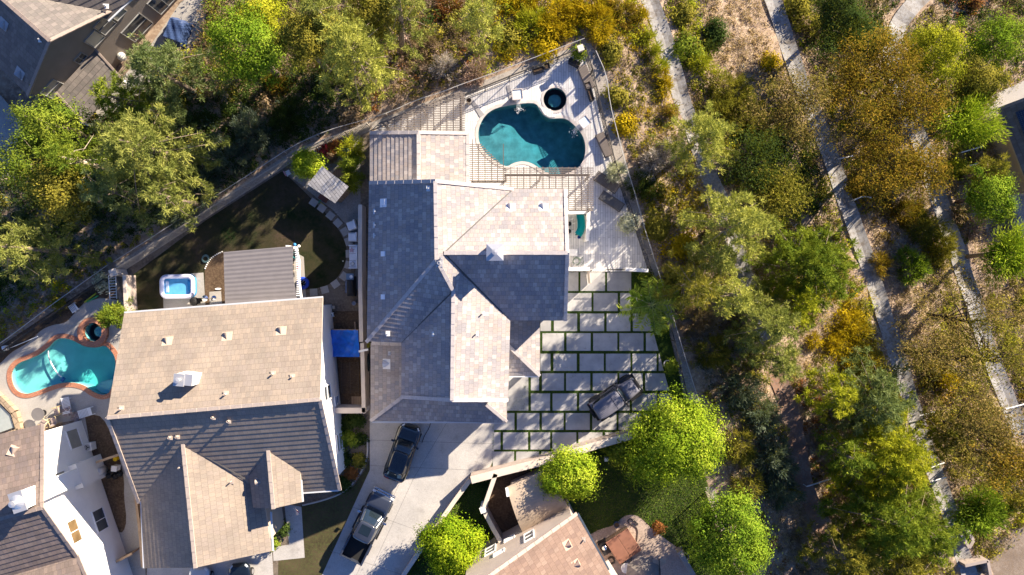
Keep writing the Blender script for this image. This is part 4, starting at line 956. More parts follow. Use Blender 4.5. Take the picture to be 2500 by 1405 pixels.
# stone pillars
def pillar(px, py, s, h, label, m=m_cap_st):
    p = W(px, py, h); t = empty('stone_pillar', (p.x, p.y, 0), R(20), label, 'pillar')
    MB().box((0, 0, h / 2 - .05), (s, s, h - .1)).build('shaft', m, t); MB().box((0, 0, h - .045), (s + .12, s + .12, .09)).build('cap', m, t)
pillar(1418, 117, .36, 1.7, 'tan stone pillar at the upper corner of the pool deck fence'); pillar(275, 666, .45, 1.7, 'tan stone pillar where the lawn fence meets the turquoise pool'); pillar(1179, 1246, .34, 1.95, 'white capped pillar at the corner of the brown garden wall', m_white)
g = empty('side_gate', (W(290, 700).x, W(290, 700).y, 0), R(3), 'pale slatted side gate between the turquoise pool and lawn', 'gate'); mb = MB()
for k in range(9): mb.box((0, .9 - k * .22, .85), (.55, .05, .05))
for s_ in (-1, 1): mb.box((s_ * .28, 0, .85), (.05, 2.0, .08))
mb.build('frame', m_ventw, g)
g = empty('yard_gate', W(1437, 662), 0, 'open tan gate standing between the two white gate walls', 'gate'); mb = MB(); mb.box((-.06, -.5, .95), (.07, 1.05, 1.7), R(6)); mb.build('leaf', m_cap_st, g); mb = MB(); mb.box((.02, -.02, .95), (.08, .08, 1.9)); mb.build('post', m_iron, g)
g = empty('iron_gate', W(1500, 659), 0, 'dark open iron gate leaf folded against the right white wall', 'gate'); mb = MB()
for k in range(14): mb.box((-.7 + k * .1, -.02 * k * .15, .8), (.02, .02, 1.5))
mb.box((-.05, 0, 1.5), (1.4, .04, .04)); mb.box((-.05, 0, .15), (1.4, .04, .04)); mb.build('leaf', m_iron, g)
# ------------------------------------------------------------------ pergolas
def pergola(label, z, slats, rafters, beams, posts, mslat=m_perg, name='pergola'):
    t = empty(name, (0, 0, 0), 0, label, 'pergola')
    mb = MB()
    for (xa, xb, y) in slats: mb.bar(W(xa, y, z + .22), W(xb, y, z + .22), .068, .05)
    mb.build('slats', mslat, t)
    for (x, ya, yb) in rafters: MB().bar(W(x, ya, z + .1), W(x, yb, z + .1), .055, .16).build('rafter', m_perg_dark if mslat is m_perg_dark else m_perg_dark, t)
    for a, b in beams: MB().bar(W(*a, z - .05), W(*b, z - .05), .12, .16).build('beam', m_perg, t)
    for p in posts:
        q = W(*p, z); MB().box((q.x, q.y, z / 2 - .06), (.14, .14, z - .12)).build('post', m_perg, t)
    return t
sl_ = []
for k in range(23):
    y = 320 - k * 4.25
    xl = 921 + max(0, (304 - y)) * 2.45
    if y < 304: xl = 921 + (304 - y) * 2.5
    if xl < 1120: sl_.append((xl, 1135, y))
rf_ = [(1123 - 16 * k, 322, max(228, 304 - max(0, (1123 - 16 * k - 921)) / 2.5)) for k in range(12)]
pergola('triangular slatted pergola at the rear corner between bank and low roof wing', 2.7, sl_, rf_, [((1126, 224), (1126, 323)), ((925, 303), (1126, 224))], [(1126, 228), (1126, 318), (1030, 262), (935, 300)])
sl_ = [(1146, min(1236, 1176 + 4.9 * k), 353 + 4.9 * k) for k in range(19)] + [(1231, 1449, 411 + 4.9 * k) for k in range(11)] + [(1388, 1449, 465 + 4.9 * k) for k in range(11)]
rf_ = [(1153, 340, 445), (1168, 352, 445), (1184, 364, 445), (1200, 378, 445), (1215, 393, 445), (1229, 352, 460)] + [(1247 + 15.7 * k, 408, 463 if 1247 + 15.7 * k < 1385 else 514) for k in range(13)]
pergola('L shaped slatted pergola between the large pool and lit roof of main house', 2.7, sl_, rf_, [((1231, 428), (1440, 428)), ((1150, 445), (1236, 445)), ((1388, 514), (1446, 514))], [(1234, 428), (1320, 428), (1438, 428), (1440, 512)])
# ------------------------------------------------------------------ lattice cover behind the tan house
ac = empty('patio_cover', (0, 0, 0), 0, 'corrugated grey metal patio cover over the neighbour patio behind the tan house', 'patio cover')
zc = 2.6; q = [W(545, 616, zc), W(716, 601, zc), W(722, 616, zc), W(717, 650, zc), W(720, 690, zc), W(730, 728, zc), W(549, 760, zc)]
mb = MB(); N_ = 52
L0, L1 = W(546, 616, zc), W(550, 748, zc); 
for i in range(N_ + 1):
    t = i / N_; a = L0.lerp(L1, t); xr = 717 + 4 * math.sin(t * 3.1) * -1 + 11 * t * t; b = W(xr, 601 + t * 138, zc); zz = .010 * math.sin(i * math.pi / 2 + .3) + .02
    mb.v += [(a.x, a.y, zc + zz), (b.x, b.y, zc + zz), (a.x, a.y, zc + zz - .05), (b.x, b.y, zc + zz - .05)]
for i in range(N_):
    o = i * 4; mb.f += [(o + 1, o, o + 4, o + 5), (o + 2, o + 3, o + 7, o + 6), (o, o + 2, o + 6, o + 4), (o + 3, o + 1, o + 5, o + 7)]
mb.f += [(0, 1, 3, 2), (N_ * 4 + 1, N_ * 4, N_ * 4 + 2, N_ * 4 + 3)]
mb.build('roof_sheet', mat('grey_sheet', (.185, .172, .178), .55, .06, 2), ac)
mb = MB(); pts = [W(718, 603, zc - .1), W(727, 640, zc - .1), W(725, 680, zc - .1), W(733, 730, zc - .1)]
pts2 = [W(722, 603, zc - .1), W(731.5, 640, zc - .1), W(729.5, 680, zc - .1), W(738, 740, zc - .1)]
for A_, B_ in zip(pts2, pts2[1:]): mb.bar(A_, B_, .12, .2)
for k in range(22):
    t = k / 21; y = 612 + t * 110; x = 724 + 3 * math.sin(t * 3.1) + t * 4; mb.box(W(x, y, zc - .02), (.28, .08, .12))
mb.build('fascia_beam', m_white_paint, ac)
for p in [(726, 607), (740, 737)]:
    q = W(*p, 0); MB().box((q.x, q.y, zc / 2), (.2, .2, zc)).build('post', m_white_paint, ac)
# small shed
sh = empty('garden_shed', (0, 0, 0), 0, 'small shed with a weathered grey plank roof in the gravel bed', 'shed'); zc = 2.1
c = [W(751, 451, zc - .1), W(786, 406, zc + .25), W(851, 456, zc + .25), W(818, 497, zc - .1)]
mb = MB(); b_ = [tuple(x) for x in c]; mb.add(b_ + [(x, y, z - .07) for x, y, z in b_], [(0, 3, 2, 1), (4, 5, 6, 7), (0, 1, 5, 4), (1, 2, 6, 5), (2, 3, 7, 6), (3, 0, 4, 7)])
mb.build('roof', plank_mat('weathered_planks', (.40, .385, .37), (.56, .545, .53), .24, 1.1, R(52), .02), sh)
mb = MB(); wall_ring(mb, offset_poly([q2(x) for x in c], -.2)[::-1], 0, [1.95] * 4); mb.build('wall', m_wood, sh)
MB().bar(W(783, 479, .5), W(797, 489, .5), .5, .8).build('door', mat('red_brown_door', (.18, .07, .05), .7, .1), sh)
# ------------------------------------------------------------------ stepping stones
st = [(766, 495, -35), (786, 509, -36), (807, 527, -40), (825, 545, -45), (842, 566, -58), (851, 590, -72), (853, 620, -88), (851, 648, -105), (840, 675, -125), (819, 694, -145), (793, 708, -165), (766, 714, -178)]
for k, (x, y, a) in enumerate(st):
    p = W(x, y); mb = MB(); mb.box((0, 0, .02), (.62, .58, .04)); o = mb.build('stepping_stone', m_conc2, bevel=.01); o.location = (p.x, p.y, .012); o.rotation_euler = (0, 0, R(a))
    tag(o, 'square grey stepping stone, %s counting down the curved lawn edge from the little shed' % (['first', 'second', 'third', 'fourth', 'fifth', 'sixth', 'seventh', 'eighth', 'ninth', 'tenth', 'eleventh', 'last'][k]), 'stepping stone', 'stepping stones round the lawn')
ed = [(500, 658), (508, 640), (522, 625), (545, 614)]; 
pts = smooth_line([W(*p, .03) for p in ed], 1)
mb = MB()
for a, b in zip(pts, pts[1:]):
    k = max(1, int((b - a).length / .13))
    for i in range(k): q = a.lerp(b, (i + .5) / k); mb.lathe([(.055, -.03), (.06, .03), (.03, .07), (0, .075)], tuple(q), 7)
tag(mb.build('stone_edging', m_ventw), 'curved row of pale edging stones beside the inflatable pool', 'edging')
mb = MB(); mb.tube(smooth_line([W(*p, .06) for p in [(897, 1070), (898, 1110), (890, 1140), (865, 1178), (835, 1205), (790, 1222), (738, 1234)]], 2), .075, 6); tag(mb.build('bed_kerb', m_conc), 'thin pale curved kerb between the planted bed and dry lawn', 'kerb')
# ------------------------------------------------------------------ furniture and yard things
m_wick = plank_mat('wicker', (.17, .14, .115), (.24, .2, .17), .03, .2, R(45), .006); m_blackwick = mat('black_wicker', (.018, .018, .02), .55, .3, 20)
m_cush = mat('charcoal_cushion', (.10, .10, .105), .85, .1); m_cushw = mat('white_cushion', (.78, .8, .84), .8, .04)
def lounger(px, py, ang, label, fm, L=1.95, Wd=.7, tilt=18, cm=None, group='deck loungers'):
    p = W(px, py); t = empty('sun_lounger', (p.x, p.y, 0), R(ang), label, 'lounger', group)
    f = MB(); 
    for s_ in (-1, 1): f.box((0, s_ * Wd / 2, .27), (L, .06, .08))
    for s_ in (-1, 1): f.box((s_ * L / 2, 0, .27), (.06, Wd + .06, .08))
    f.build('frame', fm, t)
    MB().box((-.32, 0, .33), (L * .64, Wd - .04, .07)).build('seat', cm or fm, t, bevel=.02)
    M_ = Matrix.Translation((L * .155, 0, .34)) @ Matrix.Rotation(-R(tilt), 4, 'Y'); MB().box((L * .17, 0, .02), (L * .36, Wd - .04, .07), 0, M_).build('backrest', cm or fm, t, bevel=.02)
    for sx in (-1, 1):
        for sy in (-1, 1): MB().box((sx * (L / 2 - .1), sy * Wd / 2, .12), (.06, .06, .24)).build('leg', fm, t)
    return t
lounger(1480, 447, -33, 'brown woven sun lounger below the pale round grass pot', m_wick, 2.1, .8, 20)
lounger(1492, 493, -33, 'charcoal cushioned sun lounger with tan end, lower of the two by the fence', m_wick, 2.0, .75, 16, m_cush)
lounger(1474, 356, -66, 'slatted sun lounger against the right deck fence beside the pool', m_wick, 1.95, .72, 6, m_perg)
lounger(1430, 192, -68, 'pale sun lounger under the fence at the upper right deck corner', m_perg, 1.9, .75, 8, m_perg)
for px, py, ang, w_, d_, lab in [(1401, 159, -27, 1.0, .36, 'long black planter trough beside the green pot at the deck corner'), (1314, 177, 17, .95, .32, 'long black planter trough under the upper fence'), (1440, 237, -72, .95, .34, 'long black planter trough against the right fence')]:
    p = W(px, py); t = empty('planter_trough', (p.x, p.y, 0), R(ang), lab, 'planter', 'black planters on the pool deck'); b = MB(); a_ = (w_ / 2, d_ / 2)
    rings = [[(-x, -y, z), (x, -y, z), (x, y, z), (-x, y, z)] for x, y, z in ((a_[0] * .9, a_[1] * .85, 0), (a_[0], a_[1], .75), (a_[0] - .04, a_[1] - .04, .75), (a_[0] - .05, a_[1] - .05, .66))]
    b.loft(rings); b.build('box', m_black, t); MB().box((0, 0, .66), (w_ - .1, d_ - .1, .03)).build('soil', m_brown_dirt, t)
for px, py, lab in [(1335, 166, 'small square black planter beside the long trough under the upper fence'), (1434, 212, 'small square black planter above the long trough at the right fence')]:
    p = W(px, py); t = empty('square_planter', (p.x, p.y, 0), R(15 if px < 1400 else -70), lab, 'planter', 'black planters on the pool deck'); b = MB()
    b.loft([[(-x, -x, z), (x, -x, z), (x, x, z), (-x, x, z)] for x, z in ((.17, 0), (.22, .5), (.19, .5), (.18, .42))]); b.build('box', m_black, t); MB().box((0, 0, .42), (.36, .36, .03)).build('soil', m_brown_dirt, t)
def pot(px, py, r, h, m, label, soil=True, z=0, sx=1):
    p = W(px, py); t = empty('plant_pot', (p.x, p.y, z), 0, label, 'pot'); MB().lathe([(r * .72, 0), (r, h * .6), (r * 1.02, h), (r * .86, h), (r * .82, h * .85)], (0, 0, 0), 22).build('vessel', m, t, True)
    if soil: MB().lathe([(r * .84, h * .85), (.0, h * .88)], (0, 0, 0), 18).build('soil', m_brown_dirt, t)
    return t
m_pot = mat('grey_pot', (.33, .29, .25), .6, .1); m_potw = mat('pale_pot', (.62, .60, .57), .6, .05); m_potb = mat('blue_pot', (.05, .09, .16), .3, .1); m_potd = mat('dark_pot', (.06, .055, .05), .5, .1)
pot(1146, 252, .22, .8, m_pot, 'tall round grey pot beside the triangular pergola')
mb = None
# pool equipment corner: teal slide, heater, pipes
t = empty('pool_slide', (0, 0, 0), 0, 'teal curved pool slide stored behind the white equipment wall', 'slide'); pts = smooth_line([W(*p, .8) for p in [(1416, 524), (1419, 545), (1418, 562), (1411, 574)]], 2); mb = MB(); R_ = []
for i, p in enumerate(pts):
    d = (pts[min(i + 1, len(pts) - 1)] - pts[max(i - 1, 0)]).normalized(); n_ = Vector((-d.y, d.x, 0)); R_.append([tuple(p + n_ * x + Vector((0, 0, z))) for x, z in ((-.3, 0), (-.3, .25), (-.25, .25), (-.24, .08), (.24, .08), (.25, .25), (.3, .25), (.3, 0))])
mb.loft(R_); mb.build('chute', mat('teal_plastic', (.0, .24, .26), .35, .08), t); mb = MB()
for p in (pts[1], pts[-3]): mb.box((p.x, p.y, .4), (.4, .08, .8))
mb.build('stand', mat('teal_dark', (.0, .12, .14), .4, .1), t)
p = W(1413, 580); t = empty('blue_bucket', (p.x, p.y, 0), 0, 'small blue bucket at the foot of the teal slide', 'bucket'); MB().lathe([(.11, 0), (.14, .28), (.12, .28), (.1, .04), (0, .04)], (0, 0, 0), 14).build('body', mat('blue_plastic', (.02, .12, .45), .4, .05), t)
p = W(1396, 618); t = empty('equipment_box', (p.x, p.y, 0), 0, 'white box on the deck beside the coiled hose', 'box'); MB().box((0, 0, .3), (.72, .5, .56)).build('body', m_white_paint, t, bevel=.04); MB().box((0, 0, .6), (.78, .56, .07)).build('lid', m_ventw, t, bevel=.02)
for k, (x, y) in enumerate([(1389, 548), (1388, 566)]):
    p = W(x, y); t = empty('pool_pump', (p.x, p.y, 0), 0, ['black pool pump nearest the coiled white pipe behind the equipment wall', 'black pool pump beside the lower end of the teal slide'][k], 'pump', 'pool pumps'); MB().lathe([(.16, 0), (.18, .3), (.18, .45), (.1, .52), (0, .54)], (0, 0, 0), 14).build('tank', m_black, t); MB().tube([(.15, 0, .25), (.45, .05, .25), (.45, .05, .05)], .03).build('pipe', m_white_paint, t)
def coil(px, py, r, n, m, label, rad=.03, z=.05, tail=None, name='garden_hose', cat='hose'):
    pts = []
    for i in range(n * 14): a = i / 14 * 2 * math.pi; k = 1 + .25 * math.sin(i * .37); p = W(px, py); pts.append((p.x + r * k * math.cos(a) + .1 * r * math.sin(i * .11), p.y + r * k * math.sin(a), z + .012 * i / 14))
    if tail: pts += [tuple(W(*q, z)) for q in tail]
    return tag(MB().tube(pts, rad, 6).build(name, m), label, cat)
m_hoseg = mat('hose_green', (.25, .31, .25), .5, .1); m_hosed = mat('hose_dark', (.05, .045, .045), .5, .1)
coil(1408, 638, .28, 3, m_hoseg, 'pale green hose coiled on the deck by the white gate wall', .022, .05, [(1422, 628), (1425, 640), (1418, 650)])
coil(1394, 530, .22, 3, m_white_paint, 'white coiled pipe behind the pool equipment wall', .02, .06, name='coiled_pipe', cat='pipe')
pot(1389, 649, .16, .3, m_potw, 'small white pot nearest the house by the coiled hose', False); pot(1401, 650, .2, .35, m_potw, 'white pot beside the coiled green hose', False)
pot(1494, 424, .36, .6, m_potd, 'large dark pot holding the round pale grass, by the right fence')
pot(1523, 538, .3, .5, m_potd, 'dark pot holding the drooping white plant, right fence')
pot(1410, 135, .24, .55, m_pot, 'pot with a leafy green bush at the upper deck corner')
pot(1607, 808, .30, .55, m_potw, 'pale pot below the palm tree in the turf strip'); pot(1627, 888, .32, .55, m_potw, 'pale pot with a trailing plant, lowest in the turf strip')
pot(1560, 729, .3, .5, m_potw, 'pale grey pot half hidden under the palm fronds')
pot(1504, 1278, .24, .45, m_potb, 'dark blue glazed pot on the edge of the rose patio'); pot(1668, 1353, .32, .6, m_pot, 'round brown pot on the patio corner near the lawn'); pot(1520, 1371, .15, .3, m_pot, 'small round pot beside the white round table')
# left yard
def outdoor_chair(px, py, ang, label):
    p = W(px, py); t = empty('patio_chair', (p.x, p.y, 0), R(ang), label, 'chair', 'white cushioned patio chairs')
    MB().box((0, 0, .18), (.74, .74, .2)).build('base', m_potw, t); MB().box((-.03, 0, .36), (.66, .62, .16)).build('cushion', m_cushw, t, bevel=.05); MB().box((.34, 0, .5), (.14, .74, .55)).build('backrest', m_cushw, t, bevel=.05)
outdoor_chair(861, 552, 18, 'white cushioned patio chair, turned, nearest the reed plants by the block wall'); outdoor_chair(864, 580, 0, 'white cushioned patio chair squared to the block wall beside the sofa')
p = W(866, 628); t = empty('patio_sofa', (p.x, p.y, 0), 0, 'long white patio sofa with pillows along the block wall', 'sofa')
MB().box((0, 0, .18), (.74, 1.85, .2)).build('base', m_potw, t)
for k in (-1, 0, 1): MB().box((-.05, k * .55, .36), (.6, .53, .16)).build('cushion', m_cushw, t, bevel=.05)
MB().box((.33, 0, .5), (.13, 1.8, .5)).build('backrest', m_cushw, t, bevel=.05)
for k in (-1, 1): MB().box((0, k * .9, .4), (.74, .12, .4)).build('armrest', m_cushw, t, bevel=.03)
mb = MB(); st_ = [(.24 * (1 if i % 2 == 0 else .5) * math.cos(i * math.pi / 5 + .3), .24 * (1 if i % 2 == 0 else .5) * math.sin(i * math.pi / 5 + .3)) for i in range(10)]; mb.prism(st_, .0, .1); o = mb.build('star_pillow', mat('pink_fabric', (.62, .42, .45), .85, .05), bevel=.02); p2 = W(862, 612); o.location = (p2.x, p2.y, .45); tag(o, 'pink star shaped pillow on the white sofa', 'pillow')
MB_ = MB().box((0, 0, .08), (.34, .3, .16)); o = MB_.build('square_pillow', mat('grey_fabric', (.55, .56, .58), .85, .15, 14), bevel=.05); p2 = W(864, 645); o.location = (p2.x, p2.y, .45); o.rotation_euler = (0, 0, R(40)); tag(o, 'grey patterned pillow at the lower end of the white sofa', 'pillow')
p = W(862, 695); t = empty('barbecue_island', (p.x, p.y, 0), 0, 'long black barbecue with steel side shelf against the block wall', 'barbecue')
MB().box((0, -.15, .45), (.55, 1.6, .85)).build('cabinet', m_black, t, bevel=.02); b = MB(); R_ = [[(.3 * math.cos(a) * .95, y, .88 + .26 * math.sin(a)) for a in [math.pi * k / 10 for k in range(11)]] for y in (-.75, .35)]; b.loft(R_); b.build('lid', m_black, t); MB().box((-.05, .62, .9), (.6, .5, .04)).build('shelf', mat('blue_steel', (.2, .28, .36), .35, .1, metal=.4), t); MB().bar((-.34, -.7, .95), (-.34, .3, .95), .04).build('handle', m_chrome, t)
p = W(864, 677); t = empty('round_plate', (p.x, p.y, .92), 0, 'white round bowl on the barbecue shelf', 'bowl'); MB().lathe([(.05, 0), (.14, .06), (.12, .06), (.04, .02), (0, .02)], (0, 0, 0), 14).build('dish', m_white_paint, t)
p = W(866, 741); t = empty('metal_bin', (p.x, p.y, 0), 0, 'small metal bin on the ground below the barbecue', 'bin'); MB().lathe([(.13, 0), (.17, .35), (.15, .35), (.12, .05), (0, .05)], (0, 0, 0), 14).build('body', m_steel, t); MB().tube([(-.16, 0, .34), (-.1, 0, .48), (.1, 0, .48), (.16, 0, .34)], .012, 5).build('handle', m_steel, t)
p = W(741, 692); t = empty('fire_ring', (p.x, p.y, 0), 0, 'blue round tyre ring with a dark centre beside the patio cover', 'ring'); b = MB(); b.lathe([(.28 + .0 * k, .16) if False else (.37 + .15 * math.cos(a), .16 + .15 * math.sin(a)) for a in [2 * math.pi * k / 10 for k in range(10)]], (0, 0, 0), 28, True); b.build('tube', mat('blue_vinyl', (.02, .06, .42), .3, .1), t, True); MB().lathe([(.3, .05), (0, .05)], (0, 0, 0), 20).build('bed', m_black, t)
b = MB(); [b.lathe([(0, 0), (.04, .04), (0, .09)], (.2 * math.cos(k * 1.3) * (.4 + .6 * (k % 2)), .2 * math.sin(k * 1.3), .06), 6) for k in range(8)]; b.build('stones', m_ventw, t)
p = W(733, 654); t = empty('child_swing', (p.x, p.y, 0), R(5), 'red child swing seat with white arms hanging at the patio cover edge', 'swing'); MB().box((.03, 0, .42), (.3, .34, .1)).build('seat', mat('red_plastic', (.5, .02, .05), .4, .1), t, bevel=.03); b = MB(); [b.bar((-.4, s_ * .25, .7), (.2, s_ * .2, .5), .03) for s_ in (-1, 1)]; b.bar((.2, -.2, .5), (.2, .2, .5), .03); b.build('arm', mat('orange_white', (.75, .5, .42), .5, .1), t)
p = W(724, 624); t = empty('teal_bucket', (p.x, p.y, 0), 0, 'teal bucket under the edge of the patio cover', 'bucket'); MB().lathe([(.2, 0), (.26, .4), (.22, .4), (.2, .05), (0, .05)], (0, 0, 0), 16).build('body', mat('teal_bucket', (.02, .2, .22), .4, .1), t)
for x, y, c_, l_ in [(721, 598, (.05, .25, .6), 'small blue ball on the lawn corner of the patio cover'), (731, 602, (.8, .8, .8), 'small white ball on the lawn corner of the patio cover'), (838, 638, (.85, .8, .6), 'tiny pale ball lying on the shaded lawn')]:
    b = MB(); r_ = .13 if x < 800 else .06; b.lathe([(r_ * math.sin(math.pi * k / 8), r_ - r_ * math.cos(math.pi * k / 8)) for k in range(9)], (0, 0, 0), 12); o = b.build('ball', mat('ball_paint', c_, .4, .03), None, True); q = W(x, y); o.location = (q.x, q.y, .02); tag(o, l_, 'ball')
# inflatable pool
p = W(440, 700); t = empty('inflatable_pool', (p.x, p.y, .02), R(1), 'blue and white rectangular inflatable pool on the concrete pad', 'inflatable pool')
def rr(w_, h_, r_, n_=6): return [(sx * (w_ - r_) + r_ * math.cos(a + k * math.pi / 2 / n_), sy * (h_ - r_) + r_ * math.sin(a + k * math.pi / 2 / n_)) for sx, sy, a in ((1, 1, 0), (-1, 1, math.pi / 2), (-1, -1, math.pi), (1, -1, 1.5 * math.pi)) for k in range(n_ + 1)]
def ringtube(w_, h_, r_, rad, z):
    loop = rr(w_, h_, r_); n_ = len(loop); b = MB(); m_ = 10
    for i, (x, y) in enumerate(loop):
        a = loop[i - 1]; c_ = loop[(i + 1) % n_]; d = Vector((c_[0] - a[0], c_[1] - a[1])).normalized(); nn = Vector((d.y, -d.x))
        for k in range(m_): q = 2 * math.pi * k / m_; b.v.append((x + nn.x * rad * math.cos(q), y + nn.y * rad * math.cos(q), z + rad * math.sin(q)))
    for i in range(n_):
        j = (i + 1) % n_
        for k in range(m_): b.f.append((i * m_ + k, j * m_ + k, j * m_ + (k + 1) % m_, i * m_ + (k + 1) % m_))
    return b
m_infb = mat('blue_vinyl_clear', (.04, .27, .62), .2, .06); m_infw = mat('white_vinyl', (.68, .70, .86), .25, .03)
ringtube(1.25, .82, .4, .17, .17).build('lower_ring', m_infb, t, True); ringtube(1.25, .82, .4, .175, .46).build('top_ring', m_infw, t, True)
MB().prism(rr(1.2, .78, .35), .03, .30).build('pool_water', mat('toy_pool_water', (.10, .36, .66), .05, .12, 2, .2, 4), t); 
for s_ in (-1, 1): MB().box((s_ * .88, 0, .3), (.26, .95, .12)).build('seat_cushion', m_infb if s_ > 0 else mat('pale_vinyl', (.4, .55, .78), .25, .1), t, bevel=.05)
p = W(485, 736); t = empty('kettle_grill', (p.x, p.y, 0), 0, 'black covered grill on the concrete pad below the inflatable pool', 'grill'); b = MB(); b.lathe([(.2, .0), (.28, .5), (.36, .75), (.34, .9), (.2, 1.02), (0, 1.05)], (0, 0, 0), 11); b.box((.2, .12, .5), (.35, .3, .7)); b.box((.34, -.1, .75), (.3, .2, .05)); b.build('cover', mat('black_cover', (.012, .012, .013), .7, .3, 6, .5, 8), t)
p = W(523, 728); t = empty('garden_light', (p.x, p.y, 0), 0, 'slim chrome patio heater on the small concrete pad', 'heater'); MB().lathe([(.2, 0), (.2, .06), (.03, .1), (.03, 1.7), (.25, 1.72), (.05, 1.85), (0, 1.86)], (0, 0, 0), 14).build('body', m_chrome, t)
coil(503, 632, .26, 4, mat('hose_teal', (.08, .14, .15), .5, .1), 'dark teal hose coiled on the shaded lawn near the patio cover', .03)
p = W(533, 706); t = empty('surf_board', (p.x, p.y, .06), R(2), 'short white board lying on the brown soil by the patio cover', 'board'); b = MB(); b.lathe([(0, -.03), (.3, -.02), (.33, 0), (.3, .02), (0, .03)], (0, 0, 0), 18, False, .8, .25); b.build('deck', m_white_paint, t)
p = W(705, 424); t = empty('toy_chair', (p.x, p.y, 0), R(30), 'small white and pink plastic chair at the lawn corner near the round bush', 'chair'); MB().box((0, 0, .25), (.4, .4, .06)).build('seat', m_white_paint, t, bevel=.02); MB().box((-.18, 0, .45), (.06, .42, .4)).build('backrest', mat('pink_plastic', (.6, .3, .35), .4, .1), t, bevel=.02)
for sx in (-1, 1):
    for sy in (-1, 1): MB().box((sx * .17, sy * .17, .12), (.05, .05, .24)).build('leg', m_white_paint, t)
p = W(846, 371); t = empty('teal_barrel', (p.x, p.y, 0), 0, 'dark teal barrel behind the tall reeds at the fence', 'barrel'); MB().lathe([(.3, 0), (.36, .45), (.3, .9), (.26, .9), (.26, .8), (0, .8)], (0, 0, 0), 18).build('body', mat('teal_tank', (.01, .14, .18), .4, .1), t)
p = W(832, 428); t = empty('wooden_crate', (p.x, p.y, 0), R(-40), 'tan wooden crate behind the little shed', 'crate'); b = MB(); [b.box((0, s_ * .32, .3), (.8, .05, .6)) for s_ in (-1, 1)]; [b.box((s_ * .38, 0, .3), (.05, .6, .6)) for s_ in (-1, 1)]; b.box((0, 0, .5), (.72, .6, .04)); b.build('slats', m_wood, t)
t = empty('garden_rake', W(781, 493, .03), R(-40), 'green headed rake with yellow handle lying beside the shed', 'rake'); MB().bar((0, 0, 0), (.5, 0, 0), .03).build('handle', mat('yellow_paint', (.6, .5, .05), .5), t); b = MB(); b.bar((-.02, -.18, 0), (-.02, .18, 0), .05); [b.bar((-.12, -.15 + k * .06, 0), (0, -.15 + k * .06, 0), .015) for k in range(6)]; b.build('head', mat('green_plastic', (.02, .3, .15), .4), t)
# tarp, trellis, boards
t = empty('blue_tarp', (0, 0, 0), 0, 'blue tarp stretched across the side yard between house and block wall', 'tarp'); b = MB(); Q = [W(808, 805, 1.0), W(874, 806, 1.5), W(878, 872, 1.35), W(805, 872, .9)]; n_ = 16
for i in range(n_ + 1):
    for j in range(n_ + 1):
        u, v = i / n_, j / n_; q = Q[0].lerp(Q[1], u).lerp(Q[3].lerp(Q[2], u), v); sag = math.sin(math.pi * u) * math.sin(math.pi * v)
        b.v.append((q.x, q.y, q.z - .45 * sag + .13 * math.sin(u * 9 + v * 5) * sag + .08 * math.sin(v * 17 - u * 6) * (.3 + sag) + .05 * math.sin(u * 23 + v * 11)))
for i in range(n_):
    for j in range(n_): o = i * (n_ + 1) + j; b.f.append((o, o + n_ + 1, o + n_ + 2, o + 1))
b.build('sheet', mat('blue_tarp', (.012, .12, .55), .42, .25, 2.5, .4, 6), t, True); [MB().bar((q.x, q.y, 0), q, .05).build('pole', m_wood_plain, t) for q in Q]; MB().bar(Q[0], Q[1], .06).build('ridge_pole', m_wood_plain, t)
t = empty('trellis', (0, 0, 0), 0, 'dark wooden trellis frame lying over the soil below the blue tarp', 'trellis'); b = MB()
for k in range(22): b.bar(W(834, 888 + k * 3.4, .5), W(876, 886 + k * 3.4, .5), .04, .04)
for x in (832, 853, 874): b.bar(W(x, 884, .44), W(x + 2, 962, .44), .06, .08)
for x, y in ((832, 885), (874, 885), (834, 960), (876, 960)): b.bar(W(x, y, 0), W(x, y, .4), .07)
b.build('slats', mat('dark_stained_wood', (.07, .05, .04), .7, .2, 4), t)
b = MB(); b.box((0, 0, .06), (.78, 1.0, .06)); [b.box((-.35 + k * .1, 0, .1), (.08, 1.0, .02)) for k in range(8)]; o = b.build('plank_platform', m_wood); q = W(870, 983); o.location = (q.x, q.y, .02); tag(o, 'square brown plank platform beside the tan wall cap', 'platform')
b = MB(); b.bar((0, 0, .3), (.1, -.95, .5), .1, .05); o = b.build('timber_board', m_wood_plain); q = W(868, 786); o.location = (q.x, q.y, 0); tag(o, 'tan timber board leaning at the top of the blue tarp', 'board')
p = W(812, 751); t = empty('paving_block', (p.x, p.y, 0), 0, 'grey square block on the side yard soil', 'block'); MB().box((0, 0, .12), (.42, .25, .22)).build('body', m_conc2, t, bevel=.03)
p = W(811, 769); t = empty('plastic_stool', (p.x, p.y, 0), R(10), 'small white step stool on the side yard soil', 'stool'); MB().box((0, 0, .28), (.36, .34, .05)).build('seat', m_white_paint, t, bevel=.015); MB().box((0, 0, .31), (.14, .12, .02)).build('pad', m_black, t)
for sx in (-1, 1):
    for sy in (-1, 1): MB().box((sx * .15, sy * .14, .13), (.05, .05, .26)).build('leg', m_white_paint, t)
p = W(900, 842); t = empty('yellow_crate', (p.x, p.y, .0), 0, 'yellow lidded crate in the passage below the roof corner', 'crate'); MB().box((0, 0, .35), (.42, .32, .7)).build('body', mat('yellow_plastic', (.42, .38, .02), .5, .1), t, bevel=.03); MB().box((0, 0, .72), (.46, .36, .05)).build('lid', mat('olive_plastic', (.3, .28, .03), .5, .1), t)
b = MB(); b.bar((-.4, -.05, 0), (.35, .12, .1), .16, .1); o = b.build('white_gutter_piece', m_white_paint); q = W(889, 857, 1.9); o.location = (q.x, q.y, 1.95); tag(o, 'white gutter piece resting across the block wall', 'gutter')
